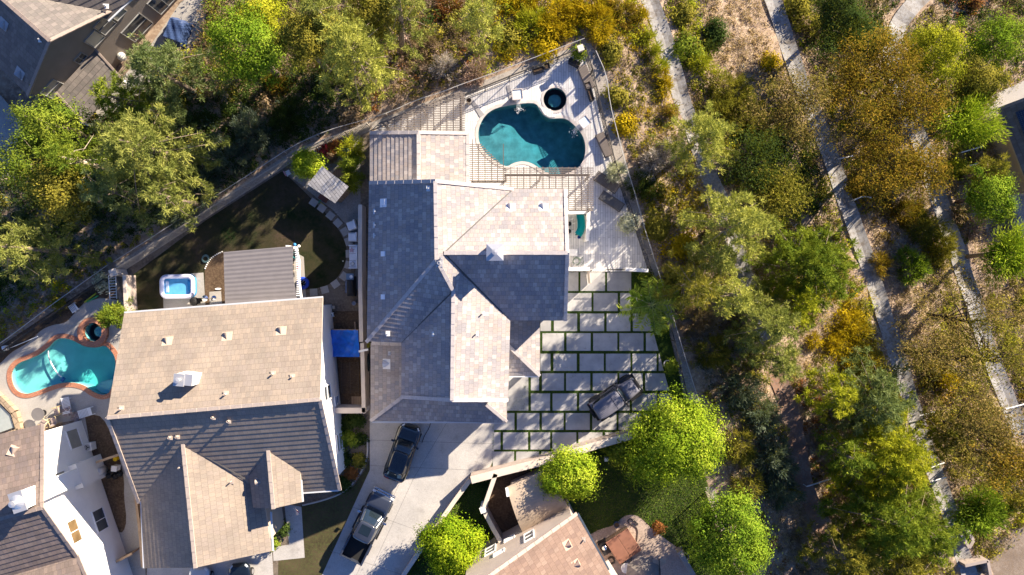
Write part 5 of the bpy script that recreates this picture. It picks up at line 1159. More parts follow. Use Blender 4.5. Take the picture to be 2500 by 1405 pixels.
p = W(898, 885); t = empty('covered_pile', (p.x, p.y, 0), 0, 'pile under a dark plastic sheet in the passage beside the house', 'pile'); b = MB(); b.lathe([(.4, 0), (.42, .4), (.3, .7), (0, .8)], (0, 0, 0), 12, False, .6, 2.0); b.build('plastic_sheet', mat('dark_plastic', (.035, .05, .06), .25, .4, 6, .6, 9), t)
b = MB(); b.lathe([(.02, 0), (.02, 1.1), (0, 1.1)], (0, 0, 0), 6); 
# flag
t = empty('flag', W(719, 1241, 2.6), 0, 'small red and white flag hanging at the entry corner of the tan roofed house', 'flag'); MB().bar((-.05, .0, .1), (.5, -.35, .45), .03).build('pole', m_white_paint, t); b = MB(); b.add([(.0, .1, 0), (.0, -.75, -.5), (.35, -.5, .1), (.45, -.15, .4), (.2, .0, .3)], [(0, 1, 2), (0, 2, 3, 4)]); b.build('cloth', mat('flag_cloth', (.75, .66, .66), .8, .1, 6), t); b = MB(); b.add([(.25, -.02, .34), (.46, -.16, .42), (.44, -.26, .35), (.2, -.1, .28)], [(0, 1, 2, 3)]); b.build('stripe', mat('flag_red', (.5, .05, .08), .8), t)
# pool patio things on the far left
def round_table(px, py, r, m, label, h=.72, name='round_table'):
    p = W(px, py, h); t = empty(name, (p.x, p.y, 0), 0, label, 'table'); MB().lathe([(r, h - .04), (r, h), (0, h)], (0, 0, 0), 26).build('tabletop', m, t); MB().lathe([(.25, 0), (.25, .04), (.04, .06), (.04, h - .04)], (0, 0, 0), 12).build('pedestal', m_black, t); return t
round_table(92, 1012, .52, mat('grey_glass_top', (.16, .15, .15), .25, .08), 'grey round table on the pool patio above the white house')
def slat_lounger(px, py, ang, label, L=1.8):
    p = W(px, py); t = empty('slatted_lounger', (p.x, p.y, 0), R(ang), label, 'lounger', 'white slatted pool loungers'); f = MB()
    for s_ in (-1, 1): f.box((0, s_ * .3, .3), (L, .05, .05))
    f.build('frame', m_white_paint, t); s = MB()
    for k in range(int(L / .11)): s.box((-L / 2 + .06 + k * .11, 0, .34 + max(0, (k * .11 - L * .62)) * .5), (.07, .62, .025))
    s.build('slats', m_white_paint, t)
    for sx in (-1, 1):
        for sy in (-1, 1): MB().box((sx * (L / 2 - .15), sy * .3, .14), (.05, .05, .28)).build('leg', m_white_paint, t)
slat_lounger(216, 1006, 17, 'white slatted lounger by the pool patio bed, squared to the tan roof corner', 1.3); slat_lounger(168, 990, -78, 'white slatted lounger draped with towels beside the turquoise pool', 1.4)
slat_lounger(186, 751, 35, 'white slatted lounger on the shaded bank soil above the turquoise spa', .7)
m_floral = mat('floral_cushion', (.34, .27, .25), .9, .6, 16); m_bamboo = mat('bamboo', (.5, .4, .22), .6, .15)
def wicker_chair(px, py, ang, label):
    p = W(px, py); t = empty('bamboo_chair', (p.x, p.y, 0), R(ang), label, 'chair', 'bamboo pool chairs'); b = MB()
    for s_ in (-1, 1): b.tube([(-.3, s_ * .32, .0), (-.3, s_ * .32, .6), (.25, s_ * .34, .62), (.3, s_ * .32, 0)], .025, 6)
    b.tube([(-.3, -.32, .6), (-.42, -.2, .85), (-.42, .2, .85), (-.3, .32, .6)], .025, 6); b.build('frame', m_bamboo, t); MB().box((0, 0, .38), (.55, .52, .12)).build('seat', m_floral, t, bevel=.04)
    M_ = Matrix.Translation((-.3, 0, .62)) @ Matrix.Rotation(R(-15), 4, 'Y'); MB().box((0, 0, 0), (.12, .5, .45), 0, M_).build('backrest', m_floral, t, bevel=.04)
wicker_chair(116, 1030, 150, 'bamboo chair with floral cushion tight against the white house roof edge'); wicker_chair(140, 1025, 110, 'bamboo chair with floral cushion between the grey table and towels'); wicker_chair(148, 1002, 200, 'bamboo chair with floral cushion closest to the draped lounger')
for x, y, a, l_ in [(172, 1004, 20, 'crumpled floral towel over the white lounger'), (188, 1018, 60, 'crumpled floral towel on the patio beside the slatted lounger')]:
    p = W(x, y); b = MB(); n_ = 8
    for i in range(n_ + 1):
        for j in range(n_ + 1): b.v.append(((i / n_ - .5) * .75, (j / n_ - .5) * .7, .42 + .07 * math.sin(i * 1.7 + j) + .05 * math.cos(j * 2.1)))
    for i in range(n_):
        for j in range(n_): o = i * (n_ + 1) + j; b.f.append((o, o + n_ + 1, o + n_ + 2, o + 1))
    o = b.build('towel', m_floral, None, True); o.location = (p.x, p.y, 0 if l_.startswith('crumpled floral towel over') else -.25); o.rotation_euler = (0, 0, R(a)); tag(o, l_, 'towel')
for k, (a, b_) in enumerate([((206, 738), (234, 717)), ((212, 738), (240, 722))]):
    tag(MB().tube([W(*a, .1), W(*b_, .12)], .06, 8).build('pool_noodle', mat('noodle_' + 'ab'[k], [(.35, .4, .03), (.03, .3, .12)][k], .6, .05)), ['yellow green pool noodle on the bank soil', 'dark green pool noodle on the bank soil beside the concrete'][k], 'pool noodle')
tag(MB().tube([W(25, 850, .5), W(92, 822, .6)], .03, 6).build('pool_pole', m_white_paint), 'long white pool pole lying along the bank beside the deck', 'pole')
p = W(19, 850); t = empty('pump_unit', (p.x, p.y, 0), R(20), 'white pump unit at the end of the long pool pole', 'pump'); MB().box((0, 0, .25), (.3, .4, .45)).build('body', m_white_paint, t, bevel=.04); MB().lathe([(.1, .45), (.1, .55), (0, .57)], (0, 0, 0), 12).build('cap', m_ventw, t)
for k, (a, b_) in enumerate([((0, 965), (40, 1020)), ((40, 1020), (58, 1060))]): pass
t = empty('brick_planter', (0, 0, 0), 0, 'tan brick edged planter with glass lid at the left edge', 'planter'); b = MB(); pl = [W2(-30, 940), W2(12, 975), W2(42, 1005), W2(55, 1050), W2(-30, 1080)]; 
for a, c_ in zip(pl, pl[1:]): b.bar((*a, .22), (*c_, .22), .45, .44)
b.build('brick_edge', plank_mat('tan_bricks', (.40, .30, .2), (.33, .25, .17), .5, .55, R(50), .03), t); MB().prism(offset_poly(pl, -.4), .02, .3).build('lid', mat('grey_glass', (.3, .33, .33), .25, .1), t)
# white house side yard
p = W(226, 1088); t = empty('air_conditioner', (p.x, p.y, 0), R(8), 'square pale air conditioner unit with round fan in the side bed', 'air conditioner'); MB().box((0, 0, .35), (.62, .62, .7)).build('case', m_ventw, t, bevel=.03); MB().lathe([(.25, .705), (.25, .72), (.2, .72), (.2, .71)], (0, 0, 0), 20).build('grille', m_steel, t); b = MB(); [b.box((.1 * math.cos(a), .1 * math.sin(a), .712), (.2, .06, .015), a) for a in (0, 2.1, 4.2)]; b.build('fan', m_black, t)
p = W(256, 1145); t = empty('water_tank', (p.x, p.y, 0), 0, 'round pale tank lid beside the black bags near the chimney wall', 'tank'); MB().lathe([(.28, 0), (.3, .8), (.24, .95), (0, 1.0)], (0, 0, 0), 20).build('shell', m_potw, t, True); MB().lathe([(.04, .98), (.04, 1.04), (0, 1.05)], (-.1, 0, 0), 8).build('valve', m_black, t)
p = W(289, 1140); t = empty('utility_box', (p.x, p.y, 0), R(-6), 'white square box beside the black bags', 'box'); MB().box((0, 0, .3), (.4, .42, .6)).build('body', m_white_paint, t, bevel=.02); MB().box((0, 0, .62), (.44, .46, .04)).build('lid', m_ventw, t)
p = W(287, 1119); t = empty('yellow_bucket', (p.x, p.y, 0), 0, 'bright yellow bucket by the short wooden fence', 'bucket'); MB().lathe([(.15, 0), (.18, .35), (.17, .37), (0, .37)], (0, 0, 0), 16).build('body', mat('bucket_yellow', (.75, .5, .0), .4, .03), t)
for k, (x, y) in enumerate([(270, 1160), (285, 1162), (278, 1150), (296, 1156)]):
    p = W(x, y); b = MB(); b.lathe([(.15, 0), (.25, .12), (.24, .3), (.12, .42), (.04, .45), (.07, .52), (0, .52)], (0, 0, 0), 9); o = b.build('rubbish_bag', mat('black_bag', (.012, .012, .014), .25, .3, 8, .8, 12)); o.location = (p.x, p.y, .01); o.rotation_euler = (0, 0, k); tag(o, 'black rubbish bag in the heap beside the round pale tank', 'bag', 'rubbish bags beside the tank')
# rose patio
t = empty('hot_tub', W(1518, 1324), R(33), 'square hot tub under a two panel terracotta cover on the rose patio', 'hot tub'); MB().box((0, 0, .42), (2.05, 1.95, .84)).build('cabinet', m_wood, t, bevel=.04)
for s_ in (-1, 1): MB().box((s_ * .53, 0, .9), (1.05, 2.1, .12)).build('cover_panel', mat('terracotta_cover', (.23, .11, .075), .55, .1, 2), t, bevel=.03)
round_table(1529, 1388, .42, m_white_paint, 'white round table on the rose patio below the hot tub')
p = W(1474, 1331); t = empty('patio_grill', (p.x, p.y, 0), R(30), 'dark grill with a shiny dome lid between gutter and hot tub', 'grill'); MB().box((0, 0, .4), (.7, 1.0, .75)).build('cart', m_black, t); b = MB(); b.lathe([(.24 * math.cos(a), .8 + .2 * math.sin(a)) for a in [0, .4, .8, 1.2, 1.57]], (0, .1, 0), 16); b.build('dome', m_chrome, t, True)
t = empty('vacuum_hose', (0, 0, 0), 0, 'long dark looped hose on the rose patio around the hot tub', 'hose'); MB().tube(smooth_line([W(*q, .05) for q in [(1547, 1275), (1540, 1266), (1533, 1270), (1533, 1276), (1541, 1281), (1553, 1287), (1557, 1296), (1556, 1310), (1554, 1325)]], 2), .035, 6).build('pipe', m_hosed, t); MB().bar(W(1548, 1273, .08), W(1557, 1281, .08), .16, .1).build('nozzle', m_hosed, t)
coil(1492, 1368, .26, 4, m_hosed, 'black hose heaped at the corner of the hot tub', .025); tag(MB().tube(smooth_line([W(*q, .04) for q in [(1547, 1345), (1541, 1360), (1540, 1378), (1536, 1390)]], 2), .025, 6).build('power_cable', m_hosed), 'dark cable running from the hot tub to the white table', 'cable')
p = W(1572, 1404, 2.2); t = empty('patio_umbrella', (p.x, p.y, 0), R(15), 'grey patio umbrella at the bottom edge of the rose patio', 'umbrella'); b = MB(); b.lathe([(1.45, 2.0), (.8, 2.3), (0, 2.6), (0, 2.58), (.8, 2.27), (1.44, 1.97)], (0, 0, 0), 8); b.build('canopy', mat('grey_canvas', (.20, .175, .155), .85, .1), t); MB().lathe([(.03, 0), (.03, 2.6)], (0, 0, 0), 8).build('pole', m_steel, t)
t = empty('awning', (0, 0, 0), 0, 'tan folding awning beside the umbrella on the rose patio', 'awning'); b = MB(); b.add([tuple(W(*q, z)) for q, z in (((1592, 1366), 2.2), ((1626, 1364), 2.2), ((1626, 1376), 1.9), ((1598, 1392), 1.9))] + [tuple(W(*q, z - .05)) for q, z in (((1592, 1366), 2.2), ((1626, 1364), 2.2), ((1626, 1376), 1.9), ((1598, 1392), 1.9))], [(0, 3, 2, 1), (4, 5, 6, 7), (0, 1, 5, 4), (1, 2, 6, 5), (2, 3, 7, 6), (3, 0, 4, 7)]); b.build('fabric', mat('tan_canvas', (.33, .27, .21), .85, .1), t); MB().bar(W(1609, 1366, 2.22), W(1612, 1410, 2.1), .06).build('arm', m_black, t); b = MB(); b.bar(W(1609, 1366, 0), W(1609, 1366, 2.2), .07); b.build('post', m_black, t)
b = MB(); b.bar(W(1656, 1342, .45), W(1690, 1400, .45), .4, .9); tag(b.build('patio_wall', m_block), 'low grey wall at the lower right patio edge', 'wall')
p = W(1413, 1247); 
for k, (x, y) in enumerate([(1652, 1342), (1660, 1338), (1664, 1345), (1656, 1350)]):
    p = W(x, y); b = MB(); b.lathe([(0, 0), (.16, .03), (.18, .12), (.1, .2), (0, .22)], (0, 0, 0), 8, False, 1, .8); o = b.build('boulder', m_strip); o.location = (p.x, p.y, 0); o.rotation_euler = (0, 0, k); tag(o, 'tan boulder in the small heap beside the round patio pot', 'boulder', 'boulders by the patio pot')
p = W(1478, 1295); t = empty('irrigation_box', W(1478, 1303), 0, 'small white box beside the dark green shrub under the lime tree', 'box'); t.location = W(1479, 1120); MB().box((0, 0, .2), (.3, .3, .4)).build('body', m_white_paint, t)
# covered furniture on the upper left patio
p = W(432, 78, ZB + .6); t = empty('covered_table', (p.x, p.y, ZB + .25), R(-20), 'garden furniture under a crumpled blue cover on the upper left patio', 'covered furniture'); b = MB(); n_ = 14
for i in range(n_ + 1):
    for j in range(n_ + 1):
        u, v = i / n_ * 2 - 1, j / n_ * 2 - 1; e = max(abs(u), abs(v)); top = .85 + .18 * math.exp(-((u - .2) ** 2 + (v - .5) ** 2) * 6) + .03 * math.sin(u * 9 + v * 7)
        b.v.append((u * (.95 + .06 * math.sin(v * 8) * (e > .8)), v * (1.15 + .06 * math.sin(u * 9) * (e > .8)), top if e < .75 else top * (1 - e) / .25))
for i in range(n_):
    for j in range(n_): o = i * (n_ + 1) + j; b.f.append((o, o + n_ + 1, o + n_ + 2, o + 1))
b.build('cover', mat('blue_cover', (.045, .075, .17), .35, .2, 4, .4, 6), t)
t = empty('tool_rack', (0, 0, 0), 0, 'bundle of tools and rolled canvas leaning on the brown wall', 'tools'); b = MB()
for k in range(5): b.bar(W(325 + k * 5, 82 + k * 1.5, ZB + 2), W(342 + k * 4, 92 + k, ZB + .2), .05)
b.build('handle', m_wood_plain, t); MB().tube([W(303, 76, ZB + 2), W(315, 86, ZB + 1), W(330, 96, ZB + .3)], [.15, .2, .16], 8).build('roll', mat('canvas_roll', (.5, .42, .3), .85, .1), t)
p = W(289, 134, ZB + 1); t = empty('white_globe', (p.x, p.y, ZB), 0, 'white flowering ball planter at the wall of the dark roofed house', 'planter'); b = MB(); b.lathe([(.36 * math.sin(math.pi * k / 8), .5 - .45 * math.cos(math.pi * k / 8)) for k in range(9)], (0, 0, 0), 14); b.build('ball', mat('white_mottled', (.6, .6, .55), .8, .35, 9), t)
# white pipes across the slope drains
m_pipe = mat('white_pipe', (.68, .67, .65), .45, .05)
pp_ = [((2074, 492), (2096, 482), (2116, 486), 'curved white pipe over the middle path'), ((2040, 392), (2072, 385), None, 'straight white pipe beside the upper middle path'), ((2264, 426), (2290, 420), None, 'white pipe beside the far path near the orange tree'), ((2334, 377), (2386, 362), None, 'long white pipe below the willow tree'), ((2350, 410), (2378, 402), None, 'short white pipe below the willow tree, lower of two'), ((1960, 1182), (2020, 1163), None, 'white pipe crossing the leafy path'), ((2256, 1138), (2292, 1125), None, 'white pipe crossing the lower middle path, upper of two'), ((2262, 1170), (2296, 1160), None, 'white pipe crossing the lower middle path, lower of two'), ((2440, 996), (2488, 983), None, 'white pipe crossing the far path at the right edge'), ((2232, 1012), (2268, 1003), None, 'white pipe crossing the middle path under pale trees'), ((2298, 291), (2350, 280), None, 'thin white pipe through the shade left of the willow'), ((2430, 272), (2446, 265), None, 'white pipe touching the corner of the solar house')]
for a, b_, c_, l_ in pp_:
    L_ = [q for q in (a, b_, c_) if q]; L_ = [G(*q) + Vector((0, 0, .75)) for q in L_]; mb = MB(); mb.tube(smooth_line(L_, 2) if len(L_) > 2 else L_, .055, 7)
    for q in (L_[0], L_[-1]): mb.tube([q, q - Vector((0, 0, 1.0))], .04, 6)
    tag(mb.build('drain_rail', m_pipe), l_, 'pipe', 'white pipes on the slope')
# ------------------------------------------------------------------ vehicles
m_carblack = mat('car_paint_black', (.006, .010, .016), .16, .05, coat=1.0, spec=.6); m_carblue = mat('car_paint_dark_blue', (.03, .036, .055), .2, .05, coat=1.0, spec=.6); m_carjeep = mat('jeep_paint', (.15, .15, .185), .3, .05, coat=.4); m_cglass = mat('car_glass', (.012, .02, .028), .04, .05, spec=.9); m_tyre = mat('tyre', (.015, .015, .016), .8, .1); m_lamp = mat('headlight', (.55, .58, .62), .08, .05, spec=.8); m_tail = mat('tail_light', (.25, .01, .012), .2, .05)
def sring(x, w, z0, z1, n=22, e=.45, tuck=.0):
    zm, h = (z0 + z1) / 2, (z1 - z0) / 2; out = []
    for k in range(n):
        a = 2 * math.pi * k / n; c, s = math.cos(a), math.sin(a); y = w * math.copysign(abs(c) ** e, c); z = zm + h * math.copysign(abs(s) ** e, s)
        if z > zm + h * .6: y *= 1 - tuck
        out.append((x, y, z))
    return out
def cab(root, levels, glass_top, body_m, n=32, front_label=None):
    """levels: (x0,x1,halfwidth,z); glass between consecutive levels until glass_top, roof above"""
    rings = []
    for x0, x1, w, z in levels:
        cx, hx = (x0 + x1) / 2, (x1 - x0) / 2; r = []
        for k in range(n):
            a = 2 * math.pi * (k + .5) / n; c, s = math.cos(a), math.sin(a); r.append((cx + hx * math.copysign(abs(c) ** .4, c), w * math.copysign(abs(s) ** .4, s), z))
        rings.append(r)
    groups = {'windshield': MB(), 'rear_window': MB(), 'side_window': MB(), 'side_window2': MB()}
    for i in range(glass_top):
        for k in range(n):
            k2 = (k + 1) % n; a = 2 * math.pi * (k + 1) / n; c, s = math.cos(a), math.sin(a)
            g = 'windshield' if c > .72 else 'rear_window' if c < -.72 else 'side_window' if s > 0 else 'side_window2'
            groups[g].poly([rings[i][k], rings[i][k2], rings[i + 1][k2], rings[i + 1][k]])
    for g, mb in groups.items(): mb.build(g.replace('2', ''), m_cglass, root)
    rf = MB(); rf.loft(rings[glass_top:]); rf.build('roof', body_m, root, True)
    pl = MB()
    for k in range(n):
        a = 2 * math.pi * (k + 1) / n
    for k in (n // 8 - 1, n // 8 + 0, 3 * n // 8 - 1, 5 * n // 8 - 1, 7 * n // 8 - 1):
        A_ = Vector(rings[0][k]); B_ = Vector(rings[glass_top][k]); pl.bar(A_, B_, .07, .05)
    pl.build('pillar', body_m, root)
def wheel(root, x, y, r, w=.24):
    wv = MB(); sg = 1 if y > 0 else -1
    prof = [(r * .6, -w / 2), (r * .95, -w / 2), (r, -w / 2 + .04), (r, w / 2 - .04), (r * .95, w / 2), (r * .6, w / 2)]
    M_ = Matrix.Translation((x, y, r)) @ Matrix.Rotation(R(90), 4, 'X'); tm_ = MB(); tm_.lathe(prof, (0, 0, 0), 22); tm_.v = [tuple(M_ @ Vector(q)) for q in tm_.v]
    wh_ = bpy.data.objects.new('wheel', None); COL.objects.link(wh_); wh_.parent = root
    tm_.build('tyre', m_tyre, wh_); rm = MB(); rm.lathe([(0, 0), (.05, .02), (r * .58, -.01), (r * .62, .03)], (0, 0, 0), 18); rm.v = [tuple(M_ @ Matrix.Translation((0, 0, -sg * w * .42)) @ Vector(q)) for q in rm.v]; rm.build('rim', m_steel, wh_)
def mirror(root, x, y, z, m): b = MB(); b.box((x, y, z), (.16, .26, .16)); b.bar((x, y * .9, z - .05), (x, y * .8, z - .08), .05); b.build('mirror', m, root, bevel=.03)
# black crossover
p = W(986, 1099); c1_ = empty('parked_suv', (p.x, p.y, 0.012), R(71), 'glossy black crossover parked by the garage door of main house', 'car')
st_ = [(-2.38, .55, .45, .78), (-2.33, .78, .38, .95), (-2.1, .92, .3, 1.03), (-1.5, .975, .26, 1.04), (-.6, .96, .25, 1.0), (.4, .955, .25, .98), (1.1, .965, .26, .97), (1.6, .955, .28, .93), (2.0, .88, .32, .86), (2.22, .74, .36, .78), (2.34, .5, .42, .7)]
MB().loft([sring(*s) for s in st_]).build('body', m_carblack, c1_, True)
cab(c1_, [(-2.15, 1.02, .86, .97), (-1.95, .62, .78, 1.25), (-1.62, .22, .68, 1.47), (-1.5, .1, .62, 1.52), (-1.25, -.15, .45, 1.555)], 2, m_carblack)
b = MB(); b.loft([sring(x, w, .9, z, 20, .6) for x, w, z in ((1.02, .8, .985), (1.3, .78, .99), (1.7, .72, .965), (2.05, .58, .90))]); b.build('bonnet', m_carblack, c1_, True)
for s_ in (-1, 1):
    mirror(c1_, .72, s_ * 1.03, .98, m_carblack); b = MB(); b.bar((2.02, s_ * .72, .80), (2.22, s_ * .55, .76), .12, .1); b.build('headlight', m_lamp, c1_); b = MB(); b.bar((-2.32, s_ * .35, .92), (-2.22, s_ * .78, .92), .05, .08); b.build('tail_light', m_tail, c1_)
    for x in (-1.45, 1.45): wheel(c1_, x, s_ * .86, .36)
b = MB(); b.box((-1.98, 0, 1.2), (.22, 1.1, .03)); b.build('spoiler', m_carblack, c1_)
tag(MB().tube(smooth_line([W(*q, .03) for q in [(1052, 1030), (1048, 1045), (1040, 1058), (1034, 1070), (1030, 1082)]], 2), .025, 6).build('charging_cable', m_hosed), 'thin black cable on the driveway beside the crossover', 'cable')
# pickup
p = W(903, 1277); c2_ = empty('pickup_truck', (p.x, p.y, 0.012), R(63.5), 'dark blue pickup truck parked on the driveway with an empty open bed', 'pickup')
st_ = [(.55, .99, .4, 1.12), (1.0, .995, .38, 1.13), (1.8, .99, .38, 1.13), (2.3, .98, .4, 1.1), (2.7, .94, .42, 1.04), (2.9, .85, .45, .98)]
MB().loft([sring(x, w, a, c, 22, .35) for x, w, a, c in [(-1.02, 1.0, .4, 1.12)] + st_]).build('body', m_carblue, c2_, True)
b = MB()
for s_ in (-1, 1): b.loft([[(x, s_ * y, z) for y, z in ((.82, .55), (1.0, .55), (1.0, 1.12), (.93, 1.16), (.84, 1.14))] for x in (-2.92, -2.8, -1.02)]) if s_ > 0 else b.loft([[(x, s_ * y, z) for y, z in ((.82, .55), (1.0, .55), (1.0, 1.12), (.93, 1.16), (.84, 1.14))][::-1] for x in (-2.92, -2.8, -1.02)])
b.build('bed_side', m_carblue, c2_); MB().box((-1.95, 0, .72), (1.9, 1.66, .06)).build('bed_floor', m_rubber, c2_); MB().box((-2.9, 0, .86), (.08, 1.68, .56)).build('tailgate', m_carblue, c2_, bevel=.02); MB().box((-2.98, 0, .55), (.14, 1.9, .18)).build('bumper', m_chrome, c2_, bevel=.03)
cab(c2_, [(-1.08, 1.42, .9, 1.1), (-1.02, 1.05, .83, 1.45), (-.95, .68, .76, 1.78), (-.88, .55, .7, 1.86), (-.7, .35, .55, 1.9)], 2, m_carblue)
MB().box((.05, 0, 1.905), (.75, .85, .02)).build('sunroof', m_cglass, c2_)
b = MB(); b.loft([sring(x, w, 1.02, z, 20, .45) for x, w, z in ((1.42, .86, 1.165), (2.0, .86, 1.165), (2.55, .82, 1.12), (2.75, .76, 1.06))]); b.build('bonnet', m_carblue, c2_, True)
MB().box((2.93, 0, .82), (.1, 1.2, .36)).build('grille', m_chrome, c2_, bevel=.03); MB().box((2.95, 0, .5), (.22, 1.9, .22)).build('bumper', m_chrome, c2_, bevel=.05)
for s_ in (-1, 1):
    mirror(c2_, .95, s_ * 1.15, 1.2, m_chrome); MB().box((2.84, s_ * .78, .88), (.16, .3, .22)).build('headlight', m_lamp, c2_, bevel=.03); MB().box((-2.93, s_ * .92, .9), (.06, .12, .38)).build('tail_light', m_tail, c2_); MB().box((.2, s_ * 1.06, .42), (2.0, .14, .06)).build('side_step', m_black, c2_)
    for x in (-1.85, 1.95): wheel(c2_, x, s_ * .9, .41, .28)
# off-roader
p = W(1498, 968); c3_ = empty('off_road_car', (p.x, p.y, 0.03), R(34), 'dark grey boxy off roader with ribbed hardtop parked on the pavers', 'car')
b = MB(); b.loft([sring(x, w, .5, z, 20, .25) for x, w, z in ((-2.0, .76, 1.15), (-1.9, .8, 1.18), (.55, .8, 1.18), (.6, .78, 1.15))]); b.loft([sring(x, w, .5, z, 20, .3) for x, w, z in ((.55, .76, 1.14), (1.2, .72, 1.13), (1.85, .64, 1.10), (1.98, .58, 1.0))]); b.build('body', m_carjeep, c3_)
b = MB(); b.loft([sring(x, w, 1.0, z, 20, .4) for x, w, z in ((.66, .70, 1.19), (1.2, .66, 1.19), (1.75, .56, 1.16), (1.9, .48, 1.08))]); b.build('bonnet', m_carjeep, c3_, True)
b = MB()
for s_ in (-1, 1): b.box((.9, s_ * .25, 1.2), (.06, .06, .03)); b.box((1.2, s_ * .3, 1.2), (.05, .05, .03))
b.build('latch', m_chrome, c3_)
cab(c3_, [(-2.0, .72, .78, 1.17), (-1.97, .5, .72, 1.7), (-1.95, .4, .71, 1.74), (-1.9, .34, .66, 1.80)], 1, m_carjeep)
b = MB(); [b.box((-.85, -.5 + k * .125, 1.805), (2.0, .05, .025)) for k in range(9)]; b.build('roof_rib', m_carjeep, c3_); b = MB(); b.box((-.3, 0, 1.81), (.02, 1.25, .03)); b.build('roof_seam', m_black, c3_)
for s_ in (-1, 1):
    b = MB(); b.loft([[(x, s_ * y, z) for y, z in ((.66, .8), (.98, .8), (.98, .92), (.66, .98))][::s_] for x in (.95, 1.2, 1.75, 2.0)]); b.build('fender', m_black, c3_); b = MB(); b.loft([[(x, s_ * y, z) for y, z in ((.76, .82), (.98, .82), (.98, .94), (.76, 1.0))][::s_] for x in (-1.95, -1.6, -1.1, -.9)]); b.build('fender', m_black, c3_)
b = MB(); [b.bar((.62, s_ * .74, 1.2), (.42, s_ * .7, 1.72), .07) for s_ in (-1, 1)]; b.bar((.4, -.7, 1.74), (.4, .7, 1.74), .07); b.build('windshield_frame', m_black, c3_); b = MB(); b.bar((.75, -.6, 1.2), (.7, .55, 1.22), .03); b.bar((.55, -.2, 1.35), (.7, -.5, 1.21), .03); b.build('wiper', m_black, c3_)
MB().box((2.12, 0, .62), (.22, 1.7, .2)).build('bumper', m_black, c3_, bevel=.04); MB().box((-2.1, 0, .6), (.18, 1.6, .2)).build('bumper', m_black, c3_, bevel=.04); MB().box((2.0, 0, .9), (.05, .9, .4)).build('grille', m_black, c3_)
b = MB(); b.lathe([(.2, -.12), (.36, -.12), (.4, -.07), (.4, .07), (.36, .12), (0, .12)], (0, 0, 0), 24); M_ = Matrix.Translation((-2.18, 0, 1.05)) @ Matrix.Rotation(R(-90), 4, 'Y'); b.v = [tuple(M_ @ Vector(q)) for q in b.v]; b.build('spare_wheel', m_tyre, c3_)
for s_ in (-1, 1):
    mirror(c3_, .5, s_ * .98, 1.3, m_black); b = MB(); b.lathe([(.1, 0), (.1, .05), (0, .07)], (0, 0, 0), 14); M_ = Matrix.Translation((2.0, s_ * .48, .92)) @ Matrix.Rotation(R(90), 4, 'Y'); b.v = [tuple(M_ @ Vector(q)) for q in b.v]; b.build('headlight', m_lamp, c3_); MB().box((-2.02, s_ * .7, .95), (.06, .12, .25)).build('tail_light', m_tail, c3_)
    b = MB(); b.bar((-1.5, s_ * .82, 1.2), (.3, s_ * .82, 1.2), .05); b.bar((-1.0, s_ * .88, .48), (.8, s_ * .88, .48), .12); b.build('side_rail', m_black, c3_)
    for x in (-1.42, 1.48): wheel(c3_, x, s_ * .82, .42, .28)
# cars at the bottom edge
def half_car(px, py, ang, label, m, z=0.014):
    p = W(px, py); c = empty('parked_car', (p.x, p.y, z), R(ang), label, 'car'); MB().loft([sring(*s) for s in [(-2.2, .6, .4, .8), (-2.0, .85, .3, .95), (-1.0, .9, .25, .95), (.5, .9, .25, .92), (1.4, .89, .27, .88), (1.9, .8, .32, .8), (2.2, .55, .4, .68)]]).build('body', m, c, True)
    cab(c, [(-1.9, .95, .8, .9), (-1.5, .4, .68, 1.22), (-1.2, .1, .6, 1.4), (-1.0, -.1, .45, 1.44)], 2, m)
    for s_ in (-1, 1):
        mirror(c, .6, s_ * .98, .95, m); b = MB(); b.bar((1.9, s_ * .7, .74), (2.1, s_ * .5, .7), .12, .1); b.build('headlight', m_lamp, c)
        for x in (-1.3, 1.35): wheel(c, x, s_ * .8, .33)
half_car(497, 1442, 92, 'pale silver car nosing out below the garage wing of the tan roofed house', mat('silver_paint', (.45, .5, .56), .2, .03, coat=1, metal=.3)); half_car(597, 1434, 95, 'black car nosing out below the entry of the tan roofed house', m_carblack); half_car(293, 1428, 100, 'light blue car in the side drive beside the white house', mat('light_blue_paint', (.10, .22, .36), .25, .05, coat=1))
# ------------------------------------------------------------------ foliage
rng = np.random.default_rng(11)
class Fol:
    def __init__(s): s.c = []; s.t = []; s.b = []; s.tint = []
    def add(s, c, t, b, tint): s.c.append(c); s.t.append(t); s.b.append(b); s.tint.append(tint)
    def build(s, name, m, parent=None, loc=None):
        c = np.concatenate(s.c); t = np.concatenate(s.t); b = np.concatenate(s.b); ti = np.clip(np.concatenate(s.tint), 0, 1)
        n = len(c); v = np.empty((n, 4, 3), np.float32)
        v[:, 0] = c - t; v[:, 1] = c + b; v[:, 2] = c + t; v[:, 3] = c - b
        if loc is not None: v -= np.array(loc, np.float32)
        me = bpy.data.meshes.new(name); np_mesh(me, v.reshape(-1, 3), np.arange(n * 4).reshape(n, 4))
        a = me.attributes.new('tint', 'FLOAT', 'FACE'); a.data.foreach_set('value', ti.astype(np.float32))
        me.materials.append(m); o = bpy.data.objects.new(name, me); COL.objects.link(o)
        if parent is not None: o.parent = parent
        return o
def unit(v): return v / (np.linalg.norm(v, axis=1, keepdims=True) + 1e-9)
def leafset(f, cen, out, L, Wd, up=.5, jit=.9, tint=None):
    """broad leaves at cen facing roughly out/up"""
    n = len(cen); nrm = unit(out * .9 + np.array([0, 0, up]) + rng.normal(0, jit, (n, 3)) * .45)
    r = rng.normal(0, 1, (n, 3)); t = unit(np.cross(nrm, r)); b = np.cross(nrm, t)
    l = L * rng.uniform(.6, 1.3, (n, 1)) * .5; w = Wd * rng.uniform(.7, 1.2, (n, 1)) * .5
    f.add(cen, t * l, b * w, rng.uniform(0, 1, n) if tint is None else tint)
